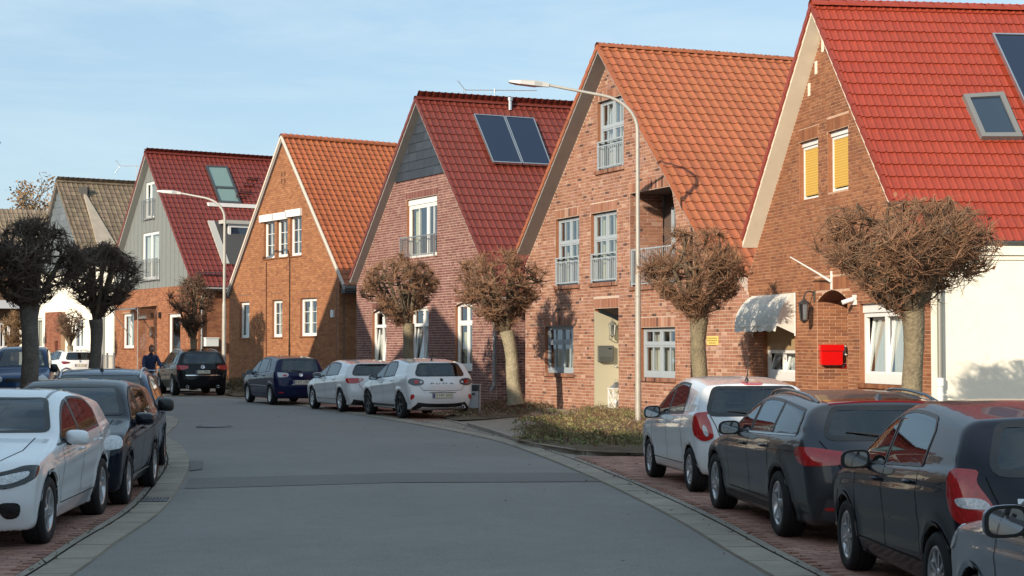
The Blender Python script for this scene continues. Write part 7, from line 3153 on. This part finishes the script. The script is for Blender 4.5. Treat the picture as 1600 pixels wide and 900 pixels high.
# yellow notice beside the tree
u0, z0 = w5.uz(1104.5, 539, .02)
u1, z1 = w5.uz(1122, 525, .02)
c = w5.P((u0 + u1) / 2, (z0 + z1) / 2, .02)
t = thing('notice_board', 'small yellow lettered notice on the brick wall beside the tree', 'sign', c)
mb = MB()
wbox(mb, w5, u0, u1, z0, z1, .008, .022)
mb.build('board', mat('yellow_enamel', (.75, .56, .17), rough=.4), t, c)
ink = MB()
for k, wd in enumerate((.86, .90, .62)):          # three lines of small, unreadable print
    zc2 = z1 - (z1 - z0) * (.24 + .27 * k)
    uu = (u0 + u1) / 2 - (u1 - u0) * wd / 2
    end = uu + (u1 - u0) * wd
    while uu < end - .01:
        l_ = rnd.uniform(.02, .07)
        wbox(ink, w5, uu, min(uu + l_, end), zc2 - .012, zc2 + .012, .0221, .0235)
        uu += l_ + .012
ink.build('print', mat('sign_ink', (.22, .15, .03), rough=.6), t, c)

# things on the nearest house
u0, z0 = jw.uz(1283, 571, .12)
u1, z1 = jw.uz(1317, 539.5, .12)
c = jw.P(u0, z0, .01)
t = thing('mailbox', 'bright red rounded mailbox in the brick porch niche', 'mailbox', c)
M_redbox = mat('mailbox_red', (.62, .006, .006), rough=.25, coat=.6)
mb = MB()
ring = [(p.x, p.y) for p in round_poly([(u0, z0, .05), (u1, z0, .05), (u1, z1, .05), (u0, z1, .05)], 4)]
mb.grid([[jw.P(a, b, .01) for a, b in ring], [jw.P(a, b, .12) for a, b in ring], [jw.P((a - (u0 + u1) / 2) * .94 + (u0 + u1) / 2, (b - (z0 + z1) / 2) * .94 + (z0 + z1) / 2, .145) for a, b in ring]], close=True, smooth=False)
mb.face([jw.P((a - (u0 + u1) / 2) * .94 + (u0 + u1) / 2, (b - (z0 + z1) / 2) * .94 + (z0 + z1) / 2, .145) for a, b in ring])
mb.build('box', M_redbox, t, c)
mb = MB()
wbox(mb, jw, u0 + .015, u1 - .015, z0 + (z1 - z0) * .70, z0 + (z1 - z0) * .72, .146, .149)
mb.build('flap_seam', M_seam, t, c)
mb = MB()
wbox(mb, jw, u0 - .012, u1 + .012, z0 + (z1 - z0) * .73, z1 + .012, .0, .158)
mb.build('flap', M_redbox, t, c)
u0, z0 = jw.uz(1312, 576, .02)
u1, z1 = jw.uz(1323, 566, .02)
mb = MB()
wbox(mb, jw, u0, u1, z0, z1, .002, .02, 0)
wbox(mb, jw, u0 + .01, u1 - .01, z1 - .03, z1 - .015, .0201, .022, 1)
for k in range(3):
    wbox(mb, jw, (u0 + u1) / 2 - .025 + k * .008, (u0 + u1) / 2 + .025 - k * .008, z0 + .05 - k * .012, z0 + .06 - k * .012, .0201, .022, 1)
o = mb.build('house_sign', [mat('sign_red', (.35, .02, .015), rough=.4), M_white])
tag(o, 'small dark red sign with white mark below the red mailbox', 'sign')
u0, z0 = jw.uz(1319, 551, .03)
mb = MB()
wbox(mb, jw, u0 - .03, u0 + .03, z0 - .03, z0 + .14, .002, .05)
wbox(mb, jw, u0 - .05, u0 + .05, z0 - .05, z0 - .031, .002, .06)
o = mb.build('door_bell', M_white)
tag(o, 'white door bell panel beside the red mailbox', 'door bell')
u, z = w6.uz(1258, 487, .22)
wall_lantern('dark wrought iron lantern between the awning and the porch', w6.P(u, z, .24), w6.n, mat('wrought_iron', (.03, .028, .026), rough=.6), 1.25, up_arm=False)
# awning
ua_, za_ = w6.uz(1176, 465, .02)[0], w6.uz(1210, 460, .02)[1]
ub_ = w6.uz(1243, 460, .02)[0]
zb_ = w6.uz(1243, 521, .02)[1]
c = w6.P(ua_, za_, 0)
t = thing('awning', 'white fabric hood awning with scalloped edge over the small window', 'awning', c)
M_canvas = mat('awning_canvas', (.66, .64, .58), rough=.8, noise=(3, .05), bump=(6, .15, .02))
rows = []
prj = .42
n = 14
hz_ = za_ - zb_
ins = .30
for k in range(9):
    a = math.pi / 2 * k / 8
    o_ = prj * math.sin(a) ** 1.15
    zz = za_ - hz_ * .80 * (1 - math.cos(a)) ** .8
    row = []
    for j in range(n + 1):
        tt_ = j / n
        sg = .02 * math.sin(tt_ * 9 + k * .4) * math.sin(a)
        row.append(w6.P(ua_ + (ub_ - ua_) * tt_, zz - sg * .5, o_ + .02 + sg))
    rows.append(row)
mb = MB()
mb.grid(rows)
val = []
for j in range(n * 4 + 1):
    tt_ = j / (n * 4)
    val.append(w6.P(ua_ + (ub_ - ua_) * tt_, za_ - hz_ * .80 - .10 - .03 * abs(math.sin(tt_ * 17)), prj + .03 + .02 * math.sin(tt_ * 21)))
tp_ = [w6.P(ua_ + (ub_ - ua_) * j / (n * 4), za_ - hz_ * .80, prj + .021) for j in range(n * 4 + 1)]
mb.grid([tp_, val])
for uu in (ua_, ub_):
    side = [w6.P(uu, za_ - hz_, .02)] + [w6.P(uu, za_, .02)] + [r[0 if uu == ua_ else n] for r in rows[1:]]
    mb.face(side)
mb.build('canvas', M_canvas, t, c)
mb = MB()
for uu in (ua_ + .01, ub_ - .01):
    mb.tube([w6.P(uu, za_ - hz_, .03), w6.P(uu, za_ - hz_ * .80, prj)], .014, 6)
    mb.tube([w6.P(uu, za_ - hz_, .03), w6.P(uu, za_ - hz_ * .33, prj * .72)], .012, 6)
    mb.tube([w6.P(uu, za_, .03), w6.P(uu, za_ - hz_ - .05, .03)], .018, 6)
mb.tube([rows[-1][0], rows[-1][-1]], .014, 6)
mb.build('frame', M_white, t, c)
# flagpole bracket, camera over the porch
p0 = w6.P(*w6.uz(1298, 440, .03), .03)
u, z = w6.uz(1298, 438, .03)
tip = at_depth(1263, 407, (w6.P(u, z, 0)).y + .15)
t = thing('flagpole_holder', 'white slanting flagpole holder above the porch arch', 'flagpole holder', w6.P(u, z, 0))
mb = MB()
wbox(mb, w6, u - .025, u + .025, z - .18, z + .18, .0, .03)
mb.build('wall_plate', M_white, t, t.location)
mb = MB()
mb.tube([w6.P(u, z - .02, .03), w6.P(u - .05, z + .14, .28), w6.P(u - .15, z + .46, .82)], [.03, .02, .012], 8)
mb.build('pole', M_white, t, t.location)
u, z = w6.uz(1331, 469, .08)
t = thing('security_camera', 'small white camera at the right of the porch arch', 'camera', w6.P(u, z, 0))
mb = MB()
wbox(mb, w6, u - .05, u + .05, z - .09, z + .10, .0, .05)
mb.build('base', M_white, t, t.location)
mb = MB()
mb.tube([w6.P(u + .02, z + .02, .06), w6.P(u - .05, z - .05, .26)], .045, 10)
mb.build('camera_body', M_white, t, t.location)
mb = MB()
mb.tube([w6.P(u - .051, z - .051, .263), w6.P(u - .055, z - .055, .275)], .032, 10)
mb.build('lens', M_gloss_black, t, t.location)


# aerials on the roofs
def antenna(label, base, h, L, d, small=False):
    t = thing('tv_aerial', label, 'aerial', base, 0, 'roof aerials')
    mb = MB()
    mb.tube([(0, 0, -1.0), (0, 0, h)], .022, 6)
    mb.build('mast', M_alu, t)
    d = Vector((d[0], d[1], 0)).normalized()
    s = Vector((-d.y, d.x, 0))
    mb = MB()
    c = Vector((0, 0, h - .05))
    mb.tube([c - d * L * .42, c + d * L * .58 + Vector((0, 0, .0))], .014, 6)
    mb.build('boom', M_alu, t)
    mb = MB()
    for k in range(14):
        p = c - d * L * .30 + d * (L * .88 * k / 14)
        w = .20 - .006 * k
        for e in (1, -1):
            mb.tube([p, p + s * w * e + Vector((0, 0, .05 * e))], .007, 4)
            mb.tube([p, p + Vector((0, 0, .06 * e))], .007, 4)
    for e in (1, -1):
        q = c - d * L * .40
        for j in range(5):
            pp = q - d * .05 * j + Vector((0, 0, .07 * j * e))
            mb.tube([pp - s * .22, pp + s * .22], .007, 4)
        mb.tube([q, q - d * .28 + Vector((0, 0, .34 * e))], .010, 5)
    mb.build('elements', M_alu, t)
    return t


p = H4.roofpt(772, 160, 0)
antenna('long television aerial on the ridge of the house with two solar panels', Vector((p.x, p.y + 1.2, p.z + .1)), .55, 2.55, (1, .05))
p = at_depth(213, 285, 92)
antenna('far television aerial between the brown roof and the grey boarded house', Vector((p.x, p.y, p.z)), .95, 2.2, (1, .0))
# glass porch canopy at the boarded house
u0, u1 = w2.uz(205, 478, .02)[0], w2.uz(245, 478, .02)[0]
zc_ = w2.uz(245, 482)[1]
c = w2.P(u1, zc_, 0)
t = thing('glass_canopy', 'glass porch canopy with slanting struts on the boarded house', 'canopy', c)
M_clear = glass_mat('canopy_glass', (.9, .9, .9), trans=.88)
mb = MB()
mb.hexa([w2.P(u0, zc_, 1.1), w2.P(u1, zc_, 1.1), w2.P(u1, zc_ + .12, .02), w2.P(u0, zc_ + .12, .02), w2.P(u0, zc_ + .02, 1.1), w2.P(u1, zc_ + .02, 1.1), w2.P(u1, zc_ + .14, .02), w2.P(u0, zc_ + .14, .02)])
mb.build('glass_roof', M_clear, t, c)
mb = MB()
mb.hexa([w2.P(u1 - .02, .5, .9), w2.P(u1, .5, .9), w2.P(u1, .5, .05), w2.P(u1 - .02, .5, .05), w2.P(u1 - .02, zc_ - .02, .9), w2.P(u1, zc_ - .02, .9), w2.P(u1, zc_ - .02, .05), w2.P(u1 - .02, zc_ - .02, .05)])
mb.build('side_pane', M_clear, t, c)
mb = MB()
for uu in (u0 + .05, u1 - .08):
    mb.tube([w2.P(uu, zc_ - .01, 1.05), w2.P(uu, zc_ - 1.35, .03)], .022, 6)
mb.tube([w2.P(u0, zc_ - .03, 1.08), w2.P(u1, zc_ - .03, 1.08)], .03, 6)
mb.tube([w2.P(u1 + .01, .2, .95), w2.P(u1 + .01, zc_, .95)], .02, 6)
mb.build('strut', M_steel, t, c)
u, z = w2.uz(237, 519, .1)
c = w2.P(u, z, .01)
t = thing('mailbox', 'dark arched mailbox on the brick wall under the glass canopy', 'mailbox', c)
mb = MB()
ring = [(-.17, -.26), (.17, -.26), (.17, .12)] + [(.17 * math.cos(math.pi * k / 8), .12 + .15 * math.sin(math.pi * k / 8)) for k in range(1, 8)] + [(-.17, .12)]
mb.grid([[w2.P(u + a, z + b_, .01) for a, b_ in ring], [w2.P(u + a, z + b_, .15) for a, b_ in ring]], close=True, smooth=False)
mb.face([w2.P(u + a, z + b_, .15) for a, b_ in ring])
mb.build('box', mat('green_black', (.02, .03, .028), rough=.4), t, c)
mb = MB()
wbox(mb, w2, u - .09, u + .09, z - .14, z - .02, .151, .158)
mb.build('emblem', M_chrome, t, c)
# pale garden fence panel by the white house
mb = MB()
a = at_depth(157, 577, 80.5)
b = at_depth(178, 577, 79.5)
fwl = Wall((a.x, a.y, 0), (b.x - a.x, b.y - a.y))
Lf = (b - a).length
t = thing('garden_fence', 'pale metal bar fence beside the white house', 'fence', (a.x, a.y, 0))
for u in (0, Lf / 2, Lf):
    m2 = MB()
    wbox(m2, fwl, u - .04, u + .04, .1, 1.65, -.04, .04)
    m2.build('fence_post', M_steel, t, t.location)
nb_ = 12
for k in range(nb_):
    m2 = MB()
    u = Lf * (k + .5) / nb_
    wbox(m2, fwl, u - .012, u + .012, .25, 1.55, -.01, .01)
    m2.build('fence_bar', M_steel, t, t.location)
for z in (.3, 1.5):
    m2 = MB()
    wbox(m2, fwl, 0, Lf, z - .02, z + .02, -.02, .02)
    m2.build('fence_rail', M_steel, t, t.location)
# ------------------------------------------------------------------ the cyclist
def skin_body(name, joints, edges, m, parent, sub=2):
    """joints: name -> (pos, radius); one continuous surface grown round the connected joints"""
    names = list(joints)
    me = bpy.data.meshes.new(name)
    me.from_pydata([joints[n][0] for n in names], [(names.index(a), names.index(b)) for a, b in edges], [])
    o = bpy.data.objects.new(name, me)
    COL.objects.link(o)
    sk = o.modifiers.new('skin', 'SKIN')
    sk.use_smooth_shade = True
    for i, n in enumerate(names):
        r = joints[n][1]
        v = me.skin_vertices[0].data[i]
        v.radius = r if isinstance(r, tuple) else (r, r)
        v.use_root = (i == 0)
    ss = o.modifiers.new('sub', 'SUBSURF')
    ss.levels = ss.render_levels = sub
    bpy.context.view_layer.update()
    dg = bpy.context.evaluated_depsgraph_get()
    m2 = bpy.data.meshes.new_from_object(o.evaluated_get(dg))
    bpy.data.objects.remove(o)
    m2.name = name
    m2.materials.clear()
    for q in (m if isinstance(m, (list, tuple)) else [m]):
        m2.materials.append(q)
    for p in m2.polygons:
        p.use_smooth = True
    return link(name, m2, parent)


pb = at_depth(236, 543, 52.0)
cyc_p = Vector((pb.x, pb.y, G(pb.x, pb.y) + .03))
cyc_a = R(-62)                   # riding towards us and to the right
M_jacket = mat('navy_jacket', (.028, .040, .095), rough=.8)
M_trouser = mat('grey_trousers', (.12, .12, .13), rough=.9)
M_skin = mat('skin', (.45, .24, .16), rough=.55)
M_hair = mat('brown_hair', (.16, .055, .025), rough=.7, noise=(60, .3))
M_shoe = mat('dark_shoe', (.02, .018, .016), rough=.6)
# bicycle, x forward
bike = thing('bicycle', 'black bicycle ridden along the bend', 'bicycle', cyc_p, cyc_a)
Rb = .345
for x in (-.52, .54):
    mb = MB()
    mb.lathe([(Rb - .03, -.016), (Rb - .008, -.02), (Rb, -.008), (Rb, .008), (Rb - .008, .02), (Rb - .03, .016), (Rb - .03, -.016)], 32, 'y')
    w_ = mb.build('wheel', M_rubber, bike)
    w_.location = (x, 0, Rb)
    mb = MB()
    mb.lathe([(Rb - .03, -.012), (Rb - .045, 0), (Rb - .03, .012)], 32, 'y')
    for k in range(16):
        a = 2 * math.pi * k / 16
        mb.tube([(.02 * math.cos(a + .6), .02 * (-1) ** k, .02 * math.sin(a + .6)), ((Rb - .04) * math.cos(a), 0, (Rb - .04) * math.sin(a))], .0022, 4)
    mb.lathe([(.022, -.035), (.022, .035)], 10, 'y')
    mb.build('rim', M_alu, w_)
mb = MB()
bb = (-.06, 0, .29)
st = (-.20, 0, .80)
hd = (.36, 0, .86)
hl = (.40, 0, .66)
for a, b, r in ((bb, st, .017), (st, hd, .017), (bb, hl, .02), (hd, hl, .02), (hl, (.54, .0, Rb), .015), (st, (-.52, .045, Rb), .010), (st, (-.52, -.045, Rb), .010), (bb, (-.52, .045, Rb), .011), (bb, (-.52, -.045, Rb), .011)):
    mb.tube([a, b], r, 7)
mb.build('frame', M_gloss_black, bike)
mb = MB()
mb.tube([st, (-.23, 0, .93)], .013, 7)
mb.tube([(-.36, 0, .95), (-.22, 0, .955), (-.08, 0, .95)], [.10, .07, .025], 8)
mb.build('saddle', M_shoe, bike)
mb = MB()
mb.tube([hd, (.34, 0, 1.0), (.37, 0, 1.05)], .014, 7)
mb.tube([(.24, .30, 1.06), (.36, .22, 1.07), (.39, 0, 1.06), (.36, -.22, 1.07), (.24, -.30, 1.06)], .012, 7)
mb.build('handlebar', M_chrome, bike)
mb = MB()
mb.tube([(-.06, -.07, .29), (-.06, .07, .29)], .02, 8)
mb.tube([(-.06, .07, .29), (.08, .075, .20)], .011, 6)
mb.tube([(-.06, -.07, .29), (-.20, -.075, .38)], .011, 6)
mb.box(.03, .13, .08, .17, .19, .21)
mb.box(-.25, -.15, -.17, -.08, .37, .39)
mb.lathe([(.09, .045), (.09, .05)], 20, 'y', M=Matrix.Translation((-.06, 0, .29)))
mb.build('crank', M_alu, bike)
mb = MB()
mb.lathe([(.055, 0), (.05, .04), (0, .045)], 12, 'x', M=Matrix.Translation((.43, 0, .93)))
mb.build('lamp', M_clear_l, bike)
# rider
rider = thing('person', 'person in a navy jacket and grey trousers riding a bicycle', 'person', cyc_p, cyc_a)
J = {
    'pel': ((-.24, 0, 1.02), (.16, .13)), 'waist': ((-.18, 0, 1.16), (.15, .115)), 'chest': ((-.07, 0, 1.36), (.17, .125)), 'neckb': ((-.01, 0, 1.50), (.10, .085)), 'neck': ((.02, 0, 1.57), .055), 'nk2': ((.04, 0, 1.61), .052),
    'shl': ((-.03, .19, 1.46), .072), 'ell': ((.09, .26, 1.23), .052), 'wrl': ((.28, .27, 1.10), .036),
    'shr': ((-.03, -.19, 1.46), .072), 'elr': ((.09, -.26, 1.23), .052), 'wrr': ((.28, -.27, 1.10), .036)}
E = [('pel', 'waist'), ('waist', 'chest'), ('chest', 'neckb'), ('neckb', 'neck'), ('neck', 'nk2'), ('chest', 'shl'), ('shl', 'ell'), ('ell', 'wrl'), ('chest', 'shr'), ('shr', 'elr'), ('elr', 'wrr')]
J2 = dict(J)
J2['hl'] = ((-.18, .10, .98), .092)
J2['kl'] = ((.22, .11, .72), .065)
J2['al'] = ((.02, .12, .30), .043)
J2['tl'] = ((.15, .125, .245), .035)
J2['hr'] = ((-.18, -.10, .98), .092)
J2['kr'] = ((.18, -.11, .90), .065)
J2['ar'] = ((-.21, -.12, .48), .043)
J2['tr'] = ((-.09, -.125, .42), .035)
E2 = E + [('pel', 'hl'), ('hl', 'kl'), ('kl', 'al'), ('al', 'tl'), ('pel', 'hr'), ('hr', 'kr'), ('kr', 'ar'), ('ar', 'tr')]
body = skin_body('body', J2, E2, [M_trouser, M_jacket, M_skin, M_shoe], rider)
for p in body.data.polygons:
    c = p.center
    if c.z > 1.60:
        p.material_index = 2
    elif c.x > .255 and abs(c.y) > .2 and 1.0 < c.z < 1.2:
        p.material_index = 2
    elif c.z > 1.00 and not (c.x > .10 and abs(c.y) < .2 and c.z < 1.02):
        p.material_index = 1
    elif c.z < .29 or (c.y < 0 and c.z < .46 and c.x < .05):
        p.material_index = 3
# hands with fingers closed round the grips
for s_ in (1, -1):
    hj = {'w': ((.27, .27 * s_, 1.105), (.026, .018)), 'p': ((.315, .275 * s_, 1.085), (.036, .016)), 'k': ((.345, .275 * s_, 1.075), (.036, .014))}
    he = [('w', 'p'), ('p', 'k')]
    for f in range(4):
        y = (.245 + .02 * f) * s_
        l = (1.0, 1.08, 1.04, .86)[f]
        hj['a%d' % f] = ((.345 + .022 * l, y, 1.07), .0095)
        hj['b%d' % f] = ((.350 + .024 * l, y, 1.045), .009)
        hj['c%d' % f] = ((.330 + .012 * l, y, 1.03), .008)
        he += [('k', 'a%d' % f), ('a%d' % f, 'b%d' % f), ('b%d' % f, 'c%d' % f)]
    hj['t0'] = ((.315, .238 * s_, 1.075), .012)
    hj['t1'] = ((.335, .225 * s_, 1.05), .0105)
    he += [('p', 't0'), ('t0', 't1')]
    skin_body('hand', hj, he, M_skin, rider)
# head with face
mb = MB()
rows = []
hc = Vector((.075, 0, 1.715))
for i in range(17):
    v = math.pi * i / 16
    row = []
    for k in range(24):
        a = 2 * math.pi * k / 24
        x, y, z = math.sin(v) * math.cos(a), math.sin(v) * math.sin(a), math.cos(v)
        q = Vector((x * .098, y * .076, z * .118))
        if z < -.2:
            q.x = q.x * (1 - .22 * (-z - .2)) + .012 * (-z)
            q.y *= 1 - .30 * (-z - .2)
        if x > .8 and -.35 < z < .15:
            q.x += .022 * max(0, 1 - abs(y) / .22) * max(0, 1 - abs(z + .12) / .28)
        row.append(hc + q)
    rows.append(row)
mb.grid(rows, close=True)
for s_ in (1, -1):
    mb.lathe([(.0, -.012), (.022, -.01), (.026, .004), (.012, .008), (0, .006)], 10, 'y', M=Matrix.Translation(hc + Vector((-.005, s_ * .078, -.01))))
head = mb.build('head', M_skin, rider)
mb = MB()
for s_ in (1, -1):
    mb.lathe([(0, .012), (.009, .008), (.011, 0)], 8, 'x', M=Matrix.Translation(hc + Vector((.083, s_ * .031, .012))))
mb.box(.088, .094, -.022, .022, -.062, -.056, M=Matrix.Translation(hc))
mb.build('eyes_and_mouth', M_seam, head)
mb = MB()
rows = []
for i in range(12):
    v = math.pi * .74 * i / 11
    row = []
    for k in range(24):
        a = 2 * math.pi * k / 24
        x, y, z = math.sin(v) * math.cos(a), math.sin(v) * math.sin(a), math.cos(v)
        f = 1.10 if not (x > .45 and z < .45) else .93
        row.append(hc + Vector((x * .098 * f - .004, y * .080 * f, z * .122 * f)))
    rows.append(row)
mb.grid(rows, close=True)
mb.build('hair', M_hair, head)

# ------------------------------------------------------------------ unseen left-hand houses, their shapes assumed so that shadows fall across the street
M_lroof = mat('roof_brown', (.14, .065, .05), rough=.7)
M_lbrick = mat('brick_plain', (.20, .115, .08), rough=.9, noise=(6, .25))


def left_house(label, fc, face, Wd, D, ze, zr, seed, m=None):
    """gabled house: fc = middle of its street front, face = direction it looks, Wd width, D depth"""
    face = Vector((face[0], face[1], 0)).normalized()
    a = Vector((-face.y, face.x, 0))
    O = Vector((fc[0], fc[1], 0)) - a * (Wd / 2)
    w = Wall(O, a)
    if w.n.dot(face) < 0:
        a = -a
        O = Vector((fc[0], fc[1], 0)) - a * (Wd / 2)
        w = Wall(O, a)
    class Hh:
        pass
    h = Hh()
    h.key = 'left'
    h.emp = thing('shadow_house_opposite', label, 'house', O, 0, 'unseen houses along the left side, shaped for their shadows')
    h.O = O
    wins = []
    for u in (.16, .42, .68):
        wins.append((Wd * u, Wd * u + 1.0, .9, 2.3))
    for u in (.28, .58):
        wins.append((Wd * u, Wd * u + 1.0, 3.6, 5.0))
    poly = [(0, -.2), (Wd, -.2), (Wd, ze), (Wd / 2, zr), (0, ze)]
    m = m or M_lbrick
    backing(h, 'wall', w, poly, [rect_hole(*r) for r in wins], m, m)
    for r in wins:
        window(h, w, *r, M_white, cols=(.5,), curtain=(M_curtain, [(0, .3, 0, 1)]))
    mb = MB()
    for s_ in (0, 1):
        u = Wd * s_
        mb.face([w.P(u, -.2, 0), w.P(u, ze, 0), w.P(u, ze, -D), w.P(u, -.2, -D)])
    mb.face([w.P(0, -.2, -D), w.P(Wd, -.2, -D), w.P(Wd, ze, -D), w.P(Wd / 2, zr, -D), w.P(0, ze, -D)])
    mb.build('side_wall', m, h.emp, O)
    mb = MB()
    t = .25
    sl = (zr - ze) / (Wd / 2)
    for s_ in (-1, 1):
        e = Wd / 2 + s_ * (Wd / 2 + .4)
        zE = zr - sl * (Wd / 2 + .4)
        mb.hexa([w.P(Wd / 2, zr, .35), w.P(e, zE, .35), w.P(e, zE, -D - .3), w.P(Wd / 2, zr, -D - .3), w.P(Wd / 2, zr + t, .35), w.P(e, zE + t, .35), w.P(e, zE + t, -D - .3), w.P(Wd / 2, zr + t, -D - .3)])
    mb.build('roof', M_lroof, h.emp, O)


def long_house(label, p0, p1, D, ze, zr, storeys, m=None):
    """house whose eaves run along the street from p0 to p1"""
    a = Vector((p1[0] - p0[0], p1[1] - p0[1], 0))
    Lh = a.length
    a.normalize()
    if a.y > 0:                   # seen from the street the right-hand end is the near one
        p0, a = p1, -a
    O = Vector((p0[0], p0[1], 0))
    w = Wall(O, a)
    if w.n.x < 0:
        O = O + a * Lh
        a = -a
        w = Wall(O, a)
    class Hh:
        pass
    h = Hh()
    h.key = 'left'
    h.emp = thing('shadow_house_opposite', label, 'house', O, 0, 'unseen houses along the left side, shaped for their shadows')
    h.O = O
    m = m or M_lbrick
    wins = []
    n = int(Lh / 4.2)
    for s_ in range(storeys):
        for k in range(n):
            u = (k + .5) * Lh / n
            wins.append((u - .55, u + .55, 1.0 + s_ * 2.9, 2.4 + s_ * 2.9))
    backing(h, 'wall', w, [(0, -.2), (Lh, -.2), (Lh, ze), (0, ze)], [rect_hole(*r) for r in wins], m, m)
    for r in wins:
        window(h, w, *r, M_white, cols=(.5,), curtain=(M_curtain, [(0, .3, 0, 1)]))
    mb = MB()
    for u in (0, Lh):
        mb.face([w.P(u, -.2, 0), w.P(u, ze, 0), w.P(u, zr, -D / 2), w.P(u, ze, -D), w.P(u, -.2, -D)])
    mb.face([w.P(0, -.2, -D), w.P(Lh, -.2, -D), w.P(Lh, ze, -D), w.P(0, ze, -D)])
    mb.build('side_wall', m, h.emp, O)
    mb = MB()
    for o0 in (.4, -D - .4):
        zE = ze - .15
        mb.hexa([w.P(-.3, zE, o0), w.P(Lh + .3, zE, o0), w.P(Lh + .3, zr, -D / 2), w.P(-.3, zr, -D / 2), w.P(-.3, zE + .2, o0), w.P(Lh + .3, zE + .2, o0), w.P(Lh + .3, zr + .2, -D / 2), w.P(-.3, zr + .2, -D / 2)])
    mb.build('roof', M_lroof, h.emp, O)


M_lplaster = mat('ochre_plaster', (.42, .32, .20), rough=.9, noise=(1, .06))
left_house('unseen gabled brick house across the bend, shaped to cast its shadow on the orange house', (-16.9, 47.2), (.72, .69), 7.6, 8, 7.4, 12.2, 1)
left_house('unseen gabled brick house across the bend, farthest of that row, shaped for its shadow', (-21.2, 57.6), (.72, .69), 8.2, 8, 6.2, 10.9, 2)
left_house('unseen gabled house across the street, shaped to shade the house with the slate gable', (-15.6, 36.6), (.9, .43), 9.5, 9, 9.4, 12.0, 3)
long_house('unseen tall house across the street, eaves to the road, height set for its shadow', (-13.2, 18.5), (-14.2, 29.5), 8, 10.2, 11.4, 3)
long_house('unseen three-storey brick block across the street nearest the camera, height set for its shadow', (-9.8, -30.0), (-11.8, 7.0), 9, 10.8, 12.2, 3)
long_house('unseen two-storey brick terrace across the street next to the tall block, height set for its shadow', (-11.9, 7.4), (-12.8, 17.8), 8, 9.5, 10.6, 2)
